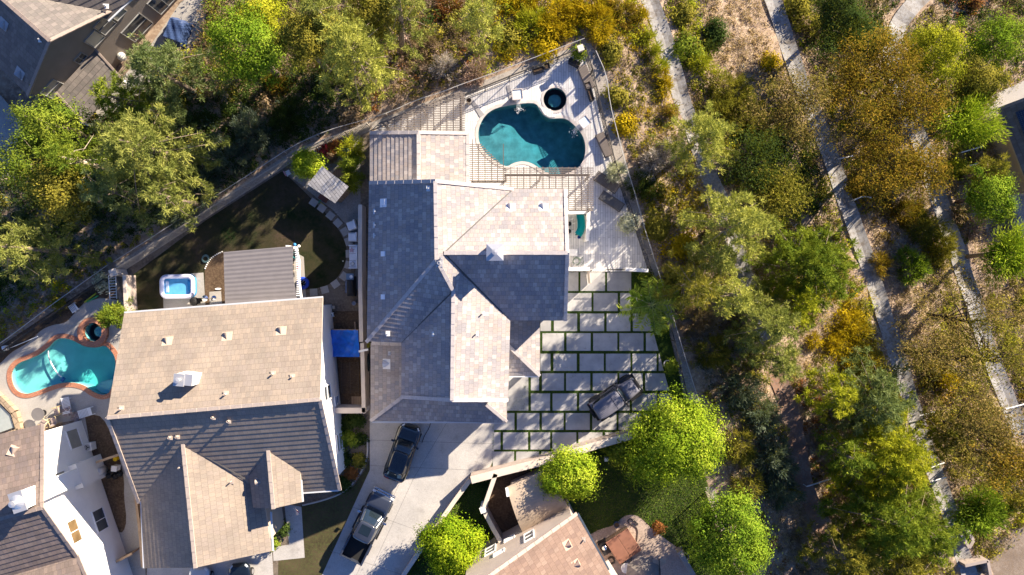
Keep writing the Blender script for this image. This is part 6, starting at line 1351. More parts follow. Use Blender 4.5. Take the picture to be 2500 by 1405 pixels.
def needles(f, cen, out, L, Wd, spread=.8, tint=None):
    """long thin blades pointing away from the twig"""
    n = len(cen); d = unit(out + rng.normal(0, spread, (n, 3))); r = rng.normal(0, 1, (n, 3)); b = unit(np.cross(d, r))
    l = L * rng.uniform(.6, 1.3, (n, 1)) * .5; f.add(cen + d * l, d * l, b * Wd * .5, rng.uniform(0, 1, n) if tint is None else tint)
def lobed(n, top=-.25, seed=0):
    d = unit(rng.normal(0, 1, (n * 3, 3))); d = d[d[:, 2] > top][:n]
    az = np.arctan2(d[:, 1], d[:, 0]); el = d[:, 2]; ph = rng.uniform(0, 6.28, 4)
    r = 1 + .17 * np.sin(2 * az + ph[0]) + .13 * np.sin(3 * az + ph[1] + 2 * el) + .10 * np.sin(5 * az + ph[2]) + .08 * np.sin(7 * el * 2 + ph[3])
    return d, r
LM = {}
def lm(key):
    if key in LM: return LM[key]
    P = {'lime': [(.095, .175, .013), (.285, .385, .022), (.52, .57, .06)], 'bright': [(.08, .15, .014), (.19, .29, .022), (.34, .42, .045)], 'round': [(.09, .18, .01), (.23, .33, .014), (.44, .49, .03)],
         'pine': [(0.127, 0.155, 0.040), (0.265, 0.287, 0.069), (0.448, 0.437, 0.115)], 'paleyel': [(0.190, 0.213, 0.045), (0.370, 0.381, 0.078), (0.560, 0.538, 0.123)], 'pinegrey': [(0.086, 0.127, 0.046), (0.172, 0.218, 0.081), (0.287, 0.322, 0.115)], 'mid': [(0.072, 0.126, 0.017), (0.180, 0.234, 0.026), (0.336, 0.372, 0.048)],
         'olive': [(0.108, 0.110, 0.022), (0.228, 0.204, 0.031), (0.372, 0.312, 0.048)], 'eucbrown': [(0.143, 0.105, 0.039), (0.253, 0.182, 0.055), (0.363, 0.275, 0.099)], 'orange': [(.115, .085, .015), (.26, .165, .022), (.40, .265, .035)],
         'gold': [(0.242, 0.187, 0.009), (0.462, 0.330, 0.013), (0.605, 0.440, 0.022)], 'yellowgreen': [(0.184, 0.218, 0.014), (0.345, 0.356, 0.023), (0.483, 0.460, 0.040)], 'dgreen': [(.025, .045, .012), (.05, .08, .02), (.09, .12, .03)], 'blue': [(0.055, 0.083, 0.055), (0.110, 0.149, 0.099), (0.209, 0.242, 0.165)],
         'brown': [(0.154, 0.105, 0.061), (0.275, 0.193, 0.116), (0.396, 0.297, 0.187)], 'tan': [(.36, .25, .13), (.5, .37, .21), (.62, .49, .31)], 'pink': [(.27, .17, .13), (.40, .27, .22), (.5, .37, .31)], 'rust': [(.16, .06, .02), (.30, .12, .04), (.40, .2, .08)], 'twig': [(.30, .25, .22), (.45, .39, .35), (.6, .54, .5)],
         'grass': [(0.062, 0.125, 0.015), (0.138, 0.225, 0.025), (0.250, 0.325, 0.050)], 'palm': [(.09, .17, .018), (.25, .36, .035), (.5, .54, .09)], 'red': [(.25, .01, .02), (.4, .03, .05), (.5, .1, .1)], 'white': [(.42, .43, .26), (.58, .58, .4), (.7, .7, .55)]}[key]
    LM[key] = leaf_mat('leaf_' + key, P); return LM[key]
m_bark = mat('bark', (.22, .17, .13), .9, .25, 6, .6, 20); m_barkd = mat('dark_bark', (.055, .042, .035), .9, .3, 6, .6, 20); m_barkp = mat('pale_bark', (.48, .40, .31), .85, .2, 4, .4, 15)
def limbs(mb, base, top, tips, r0, r1, bend=.2, frm=.35):
    base = Vector(base); top = Vector(top); mb.tube([base, base.lerp(top, .5) + Vector((rnd.uniform(-bend, bend), rnd.uniform(-bend, bend), 0)), top], [r0, (r0 + r1) * .55, r1], 8)
    for tp in tips:
        tp = Vector(tp); s = base.lerp(top, rnd.uniform(frm, .95)); m_ = s.lerp(tp, .5) + Vector((rnd.uniform(-bend, bend), rnd.uniform(-bend, bend), rnd.uniform(0, bend * 1.5))); mb.tube([s, m_, tp], [r1 * .75, r1 * .5, r1 * .15], 5)
def tree(px, py, r, h, kind, col, label, name=None, cat='tree', group=None, dens=1.0, bark=None, lean=(0, 0), bare=0.0, ry=None, rot=0.0, low=-.3):
    """tree whose crown centre shows at px,py with crown radius r metres and height h above its own ground"""
    cr = r; zc = h - r * .55 if kind != 'pine' else h * .6
    z = 0.0
    for _ in range(6):
        q = W(px, py, z + zc); bx, by = q.x - lean[0], q.y - lean[1]; z = T(bx, by)
    root = empty(name or {'broad': 'broadleaf_tree', 'pine': 'pine_tree', 'euc': 'eucalyptus_tree', 'willow': 'willow_tree'}[kind], (bx, by, z), 0, label, cat, group)
    f = Fol(); L = Vector(lean + (0,)) if len(lean) == 2 else Vector(lean)
    cx = np.array([lean[0], lean[1], 0.0]); ca, sa_ = math.cos(rot), math.sin(rot); ryy = ry or r
    def sq(p):
        x = p[:, 0] * r; y = p[:, 1] * ryy; return np.stack([x * ca - y * sa_, x * sa_ + y * ca, p[:, 2]], 1)
    tips = []
    if kind == 'broad':
        r *= .9; ryy = ry or r; nc = int(62 * dens * max(.8, (r / 3) ** 2)); d, rr_ = lobed(int(nc * (1.5 if low < -.5 else 1)), low); rr_ = 1 + (rr_ - 1) * (.85 if low < -.5 else 1); k = rng.uniform(.62 if low < -.5 else .5, 1.0, len(d)) * rr_; p = sq(d * k[:, None]); p[:, 2] = d[:, 2] * k * min(r, h * (.42 if low > -.5 else .46)) * .9 + (h - min(r, h * (.42 if low > -.5 else .46)) * .95); p += cx
        crd = .24 + .06 * r
        for i in range(len(p)):
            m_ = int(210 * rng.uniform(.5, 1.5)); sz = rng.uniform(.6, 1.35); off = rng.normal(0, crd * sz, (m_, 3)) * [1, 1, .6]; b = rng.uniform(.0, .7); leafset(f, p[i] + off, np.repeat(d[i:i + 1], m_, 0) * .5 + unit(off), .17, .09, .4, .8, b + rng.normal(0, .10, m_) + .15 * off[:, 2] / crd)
        tips = [p[i] for i in range(0, len(p), max(1, len(p) // 12))]
    elif kind == 'pine':
        nb = int(26 * dens * max(.7, r / 2.6))
        for i in range(nb):
            t = (i + .5) / nb; zz = h * (.22 + .78 * t ** .8); R_ = (1 - t ** 1.6) * .95 + .10; a = i * 2.4 + rng.uniform(-.4, .4); q = R_ * rng.uniform(.65, 1.15)
            tip = np.array([[math.cos(a) * q, math.sin(a) * q, 0]]); tip = sq(tip)[0]; tip[2] = zz + .12 * r * rng.uniform(0, 1.2); tip += cx * (zz / h); b0 = np.array([cx[0] * zz / h, cx[1] * zz / h, zz - .1 * r])
            tips.append(tip); k = max(4, int(np.linalg.norm(tip - b0) * 4.2)); 
            for j in range(k):
                u = .35 + .65 * (j + rng.uniform(0, 1)) / k; c = b0 + (tip - b0) * u + rng.normal(0, .2 + .12 * u, 3); m_ = int(44 * rng.uniform(.5, 1.4)); o = unit(rng.normal(0, 1, (m_, 3)) + np.array([0, 0, .55]) + (tip - b0) / (np.linalg.norm(tip - b0) + .01) * .5)
                b = rng.uniform(.05, .8); needles(f, c + rng.normal(0, .09, (m_, 3)), o, .34, .055, .35, b + rng.normal(0, .08, m_))
    elif kind == 'euc':
        nc = int(44 * dens * max(1, (r / 3) ** 2)); d, rr_ = lobed(nc, -.2); k = rng.uniform(.35, 1.0, len(d)) * rr_; p = sq(d * k[:, None]); p[:, 2] = d[:, 2] * k * r * .45 + h - r * .5; p += cx
        for i in range(len(p)):
            m_ = int(120 * rng.uniform(.4, 1.5)); off = rng.normal(0, .46, (m_, 3)) * [1, 1, .7]; b = rng.uniform(.05, .85); leafset(f, p[i] + off, rng.normal(0, .6, (m_, 3)), .23, .08, .25, 1.2, b + rng.normal(0, .09, m_))
        tips = [p[i] for i in range(0, len(p), max(1, len(p) // 16))]
    elif kind == 'willow':
        nc = int(120 * dens * max(1, (r / 2.5) ** 2)); d, rr_ = lobed(nc, -.1)
        for i in range(len(d)):
            k = rng.uniform(.25, .95) * rr_[i]; c = sq(d[i:i + 1] * k)[0]; c[2] = d[i, 2] * k * r * .8 + h - r * .85; c += cx; m_ = int(52 * rng.uniform(.6, 1.3)); dirv = np.repeat(d[i:i + 1] * [1, 1, .5] + np.array([[0, 0, .35]]), m_, 0)
            needles(f, c + rng.normal(0, .28, (m_, 3)), dirv, .42, .07, .5, rng.uniform(.15, .75) + rng.normal(0, .15, m_))
            if i % 14 == 0: tips.append(c)
    f.build('crown', lm(col), root)
    mb = MB(); rr0 = .07 + .022 * h; limbs(mb, (0, 0, -.3), (lean[0] * .8, lean[1] * .8, h * (.78 if kind != 'pine' else .96)), tips[:18], rr0, rr0 * (.4 if kind != 'pine' else .2), .15 + .04 * r, .3)
    mb.build('trunk', bark or m_bark, root, True)
    return root
def shrub(px, py, r, h, col, label, style='leaf', group=None, name='shrub', cat='shrub', z0=None, dens=1.0):
    g = G(px, py) if z0 is None else W(px, py, z0); root = empty(name, (g.x, g.y, g.z), 0, label, cat, group); f = Fol(); nc = max(10, int(26 * dens * r * r + 8)); d, rr_ = lobed(nc, .0); k = rng.uniform(.45, 1.0, len(d)) * rr_
    for i in range(len(d)):
        c = np.array([d[i, 0] * k[i] * r, d[i, 1] * k[i] * r, .1 + d[i, 2] * k[i] * h]); m_ = int(46 * rng.uniform(.6, 1.4)); b = rng.uniform(.1, .8)
        if style == 'leaf': off = rng.normal(0, .19 + .05 * r, (m_, 3)) * [1, 1, .6]; leafset(f, c + off, d[i:i + 1] + unit(off) * .6, .21, .12, .4, .9, b + rng.normal(0, .09, m_))
        else: needles(f, c + rng.normal(0, .15, (m_, 3)), np.repeat(d[i:i + 1] * [1, 1, .5] + np.array([[0, 0, .5]]), m_, 0), .38, .045, .5, b + rng.normal(0, .09, m_))
    f.build('foliage', lm(col), root)
    mb = MB(); [mb.tube([(0, 0, -.1), (math.cos(a) * r * .25, math.sin(a) * r * .25, h * .35), (math.cos(a) * r * .6, math.sin(a) * r * .6, h * .6)], [.05, .035, .012], 5) for a in (0.3, 1.7, 2.9, 4.2, 5.5)]; mb.build('stem', m_bark, root)
    return root
# ---- trees, upper left
tree(592, 105, 3.1, 9.5, 'broad', 'bright', 'large bright green leafy tree above the dark bank near the blue covered furniture', dens=1.5)
tree(640, 40, 1.9, 6, 'broad', 'yellowgreen', 'yellow green leafy tree at the top edge behind the large bright green tree')
tree(400, 178, 3.3, 8.5, 'pine', 'pinegrey', 'olive pine overhanging the tiled patio cover of the dark roofed house', dens=1.2)
tree(365, 370, 4.1, 11, 'pine', 'pine', 'tall grey green pine reaching over the dark bank toward the lawn fence', dens=1.35)
tree(420, 480, 2.2, 8, 'pine', 'pine', 'grey green pine leaning over the fence at its middle', dens=1.0)
tree(110, 300, 2.7, 8, 'broad', 'mid', 'green leafy tree below the corner of the tiled patio cover')
tree(60, 385, 2.6, 8, 'broad', 'mid', 'green leafy tree at the left edge above the shaded bank', dens=.9)
tree(205, 400, 2.9, 9, 'pine', 'mid', 'green pine with pale trunk between the leafy trees, upper left', bark=m_barkp)
tree(130, 470, 2.4, 8, 'broad', 'olive', 'yellowish leafy tree under the green pine with the pale trunk')
tree(75, 608, 2.9, 9, 'pine', 'pine', 'pale olive pine alone at the left edge over the shaded bank')
tree(290, 470, 2.6, 8, 'pine', 'pinegrey', 'dark pine in front of the tall grey green pine over the bank', dens=.9)
tree(300, 250, 2.3, 7, 'pine', 'mid', 'green pine at the lower end of the tiled patio cover', dens=.9)
tree(870, 140, 3.3, 11.5, 'pine', 'paleyel', 'large pale yellow pine on the sunny bank above the triangular pergola', dens=1.4)
tree(800, 60, 2.5, 10, 'pine', 'pine', 'olive pine at the top behind the large pale yellow pine', dens=1.0)
tree(735, 95, 2.3, 9, 'broad', 'olive', 'olive leafy tree between the bright green tree and pale yellow pine')
tree(1170, 52, 1.9, 8.5, 'pine', 'paleyel', 'narrow yellow green conifer at the top edge above the deck corner', dens=1.3)
tree(1000, 10, 2.4, 9, 'pine', 'pine', 'grey green pine with a bare leaning trunk at the top edge', dens=.9, lean=(1.5, 2.0))
tree(920, 20, 2.0, 7, 'broad', 'olive', 'olive leafy tree at the top edge left of the bare leaning trunk')
# ---- trees, right slope
tree(1712, 345, 2.9, 8.0, 'pine', 'paleyel', 'pale yellow green pine over the first path right of the pool deck', dens=1.1)
tree(1790, 545, 3.3, 11, 'pine', 'paleyel', 'large pale pine on the slope right of the gate walls', dens=1.2)
tree(1740, 640, 2.4, 7.0, 'pine', 'pine', 'olive pine under the large pale pine, right of the palm')
tree(1965, 655, 4.3, 7.2, 'pine', 'mid', 'broad green pine left of the bright middle path', dens=1.4)
tree(1860, 790, 3.1, 8.0, 'pine', 'pine', 'pale olive pine below the broad green pine', dens=1.2)
tree(1935, 740, 2.3, 7.0, 'pine', 'yellowgreen', 'yellow tipped pine between the broad green pine and pale grass')
tree(1925, 265, 3.4, 6.4, 'euc', 'eucbrown', 'brownish olive eucalyptus over the top of the middle path', bark=m_barkd, dens=1.2)
tree(2120, 205, 4.3, 8.0, 'euc', 'orange', 'large orange brown eucalyptus in the upper right', bark=m_barkd, dens=1.35)
tree(2225, 260, 3.0, 7.2, 'euc', 'orange', 'orange eucalyptus with dark limbs left of the willow', bark=m_barkd, dens=1.0)
tree(2160, 400, 3.7, 7.2, 'euc', 'orange', 'olive orange eucalyptus over the dry bank below the large orange one', bark=m_barkd, dens=.8)
tree(2300, 130, 2.8, 7.0, 'broad', 'yellowgreen', 'yellow green leafy tree right of the large orange eucalyptus')
tree(2445, 95, 2.9, 6.4, 'broad', 'bright', 'green leafy tree in the upper right corner', dens=.8)
tree(2360, 295, 2.6, 6.0, 'willow', 'lime', 'bright green willow beside the solar house', dens=1.1)
tree(2428, 475, 2.3, 6.0, 'broad', 'bright', 'dense green tree beside the wall of the solar house')
tree(2475, 620, 2.3, 7.0, 'willow', 'lime', 'bright lime willow at the right edge', dens=1.1)
tree(2405, 420, 1.7, 5.5, 'pine', 'olive', 'small olive conifer above the dense green tree by the solar house')
tree(2350, 790, 4.9, 6.5, 'euc', 'eucbrown', 'wide olive brown eucalyptus with black trunk in the right centre', bark=m_barkd, lean=(.6, -.6), dens=.5)
tree(2290, 870, 2.8, 6.4, 'euc', 'eucbrown', 'brown eucalyptus over the dry bank left of the wide one', bark=m_barkd, dens=.7)
tree(2430, 880, 3.2, 7.0, 'euc', 'olive', 'olive eucalyptus with forked black trunk at the right edge', bark=m_barkd, lean=(.5, .4), dens=.6)
tree(2130, 975, 3.9, 7.2, 'pine', 'pinegrey', 'pale grey green pine over the middle path in the lower right', dens=1.1)
tree(2165, 1110, 4.5, 8.0, 'pine', 'yellowgreen', 'large yellow green pine with star shaped limbs in the lower right', dens=1.35)
tree(2060, 1110, 2.2, 7.0, 'pine', 'mid', 'small green pine left of the large yellow green one')
tree(2170, 1265, 4.5, 8.0, 'pine', 'mid', 'large green pine near the bottom right', dens=1.2)
tree(2260, 1300, 2.8, 6.4, 'pine', 'mid', 'green pine beside the grey headwall')
tree(2060, 1360, 3.1, 6.4, 'pine', 'olive', 'dark olive pine at the bottom edge above the leafy path')
tree(2200, 1385, 3.0, 6.4, 'pine', 'olive', 'olive pine at the bottom edge below the large green pine')
tree(2395, 1255, 2.2, 4.5, 'willow', 'bright', 'round bright green lime shrub tree above the grey headwall')
tree(2390, 1060, 3.7, 7.0, 'euc', 'eucbrown', 'rosy brown thin tree at the right edge', bark=m_barkd, dens=.9)
tree(2460, 1130, 2.8, 7.0, 'euc', 'orange', 'rusty brown tree at the right edge below the rosy brown one', bark=m_barkd, dens=.7)
tree(1900, 480, 2.4, 7, 'euc', 'olive', 'dark olive tree in the hollow between the first and middle paths', bark=m_barkd)
tree(1850, 400, 2.3, 6.5, 'euc', 'dgreen', 'dark leafy tree in the shade right of the pale yellow green pine', bark=m_barkd)
tree(1690, 700, 2.1, 9, 'pine', 'olive', 'olive pine on the slope beyond the lower pots')
tree(1780, 720, 1.9, 9, 'pine', 'paleyel', 'pale pine left of the pale olive pine on the slope')
tree(1900, 880, 2.0, 6, 'pine', 'pine', 'olive pine at the top end of the leafy path')
tree(2030, 960, 2.2, 6.5, 'pine', 'yellowgreen', 'yellow green pine right of the leafy path')
tree(2250, 430, 2.2, 6.5, 'euc', 'orange', 'rusty eucalyptus on the dry bank right of the middle path', bark=m_barkd)
tree(2300, 1060, 2.2, 5.5, 'pine', 'olive', 'olive pine right of the lower middle path')
tree(2470, 1220, 2.0, 5, 'pine', 'olive', 'olive tree at the right edge above the terrace')
tree(2060, 30, 2.2, 6.5, 'broad', 'dgreen', 'dark leafy tree at the top edge between middle and far paths')
tree(2400, 200, 1.9, 6, 'broad', 'olive', 'olive leafy tree between the upper right green tree and willow')
# ---- garden trees
tree(1655, 1082, 3.75, 6.0, 'broad', 'lime', 'big lime green tree at the lower corner of the paver yard', dens=1.9, low=-.85)
tree(1790, 1330, 3.3, 6.5, 'broad', 'bright', 'big green tree at the bottom edge beside the lower lawn', dens=1.7, low=-.7)
tree(1391, 1163, 1.95, 4.5, 'broad', 'lime', 'small lime tree overhanging the barrel roofed shed', dens=1.7, low=-.6)
tree(1101, 1342, 2.25, 4.2, 'broad', 'round', 'round clipped yellow green tree by the driveway wall', dens=2.2, low=-.6)
tree(749, 402, 1.05, 2.2, 'broad', 'lime', 'small round yellow green tree beside the little shed', dens=.9)
tree(283, 772, 1.0, 3.6, 'pine', 'mid', 'narrow green cypress beside the turquoise spa', dens=1.5)
# palm
pz = W(1592, 745, 2.6); pt = empty('palm_tree', (pz.x, pz.y, 0), 0, 'feathery green palm tree in the turf strip beside the paver yard', 'palm')
mb = MB(); mb.tube([(0, 0, 0), (.05, 0, 1.2), (0, 0, 2.5)], [.2, .15, .17], 10); mb.build('trunk', m_bark, pt, True)
for i in range(13):
    a = i * 2.399; L_ = rnd.uniform(1.8, 2.6); dr = rnd.uniform(.2, 1.1); spn = []; f = Fol()
    for k in range(11): t = k / 10; spn.append(Vector((math.cos(a) * L_ * t, math.sin(a) * L_ * t, 2.5 + .75 * t * (1.3 - dr * .3) - dr * 1.5 * t * t)))
    mb = MB(); mb.tube(spn, [.03 - .0025 * k for k in range(11)], 5); fr = mb.build('frond', mat('frond_rib', (.3, .33, .08), .6, .1) if i == 0 else fr.data.materials[0], pt)
    cs = []; ds = []
    for k in range(60):
        t = .12 + .88 * k / 60; p = spn[0].lerp(spn[-1], t); j = min(9, int(t * 10)); p = spn[j].lerp(spn[j + 1], t * 10 - j)
        for s_ in (-1, 1): cs.append(tuple(p)); ds.append((math.cos(a) * .5 - s_ * math.sin(a), math.sin(a) * .5 + s_ * math.cos(a), -.15))
    needles(f, np.array(cs), np.array(ds), .55, .075, .15, rng.uniform(.3, 1) + rng.normal(0, .15, len(cs))); f.build('leaflets', lm('palm'), fr)
# ---- potted and garden plants
shrub(1500, 421, .55, .9, 'white', 'round pale grass tuft in the dark pot by the loungers', 'needle', z0=.3, dens=3, name='potted_grass', cat='plant')
shrub(1534, 545, .65, .8, 'white', 'drooping cream flowering plant in the dark pot by the right fence', 'leaf', z0=.4, dens=2, name='potted_plant', cat='plant')
shrub(1411, 130, .38, .6, 'mid', 'leafy green bush in the pot at the upper deck corner', 'leaf', z0=.5, dens=2, name='potted_plant', cat='plant')
shrub(1617, 805, .38, .35, 'mid', 'leafy plant in the pale pot below the palm', 'leaf', z0=.5, dens=1.2, name='potted_plant', cat='plant'); shrub(1640, 895, .42, .35, 'mid', 'trailing plant in the lowest pale pot of the turf strip', 'leaf', z0=.5, dens=1.2, name='potted_plant', cat='plant')
shrub(868, 368, .75, 2.8, 'yellowgreen', 'tall yellow green reeds at the fence behind the little shed', 'needle', dens=2.5, name='reeds', cat='plant'); shrub(866, 412, .75, 2.3, 'mid', 'dark green reeds along the block wall beside the little shed', 'needle', dens=2.2, name='reeds', cat='plant'); shrub(862, 450, .7, 1.8, 'mid', 'low green reeds above the white patio chairs', 'needle', dens=2, name='reeds', cat='plant')
shrub(795, 368, .35, .5, 'red', 'red flowering bush at the fence left of the teal barrel', dens=1.2); shrub(822, 360, .5, .7, 'rust', 'reddish brown bush at the fence beside the teal barrel', dens=1); shrub(808, 380, .45, .5, 'brown', 'dry brown bush below the red flowering bush', dens=1)
shrub(836, 1070, .75, .9, 'mid', 'large round green shrub against the white wall by the driveway', dens=2); shrub(862, 1072, .45, .8, 'mid', 'narrow green shrub right of the large round one by the driveway', dens=2); shrub(880, 1070, .4, .5, 'dgreen', 'dark small shrub nearest the driveway edge', dens=1.5)
shrub(845, 1122, .5, .6, 'dgreen', 'dark green shrub in the middle of the planted bed', dens=1.5); shrub(877, 1122, .5, .6, 'olive', 'yellowish olive shrub near the curved kerb', dens=1.5); shrub(838, 1180, .55, .6, 'dgreen', 'dark green shrub at the roof corner of the tan roofed house', dens=1.6); shrub(872, 1030, .5, .6, 'dgreen', 'dark shrub at the driveway below the tan wall cap', dens=1.5)
shrub(850, 1032, .45, .5, 'dgreen', 'dark shrub under the tan wall cap, away from the driveway', dens=1.4); shrub(860, 1155, .4, .4, 'rust', 'reddish low shrub in the planted bed', dens=1.2)
shrub(671, 1268, .42, .8, 'yellowgreen', 'bright yellow green plant at the front entry walk', dens=1.6); shrub(667, 1325, .35, .6, 'mid', 'green plant at the lower end of the entry bed', dens=1.5); shrub(690, 1290, .4, .5, 'dgreen', 'dark plant in the shade of the entry bed', dens=1.3); shrub(664, 1255, .3, .5, 'mid', 'small green plant at the top of the entry bed', dens=1.3)
shrub(1510, 1098, 1.2, 1.6, 'mid', 'dark green bushy shrub beneath the big lime tree beside the capped wall', dens=1.6); shrub(1440, 1120, .5, .8, 'mid', 'small green shrub at the lower side of the capped wall', dens=1.4)
shrub(255, 690, .6, .6, 'white', 'pale leafed shrub beside the stone pillar above the turquoise pool', dens=1.2); shrub(150, 742, .5, .5, 'olive', 'olive shrub on the bank above the turquoise pool', dens=1)
shrub(1608, 1287, .2, .2, 'rust', 'reddish leaf litter tuft at the lawn edge of the rose patio', dens=1.2); shrub(1575, 768 - 95, .01 + .3, .3, 'mid', 'low tuft in the dark turf corner by the gate wall', dens=1)
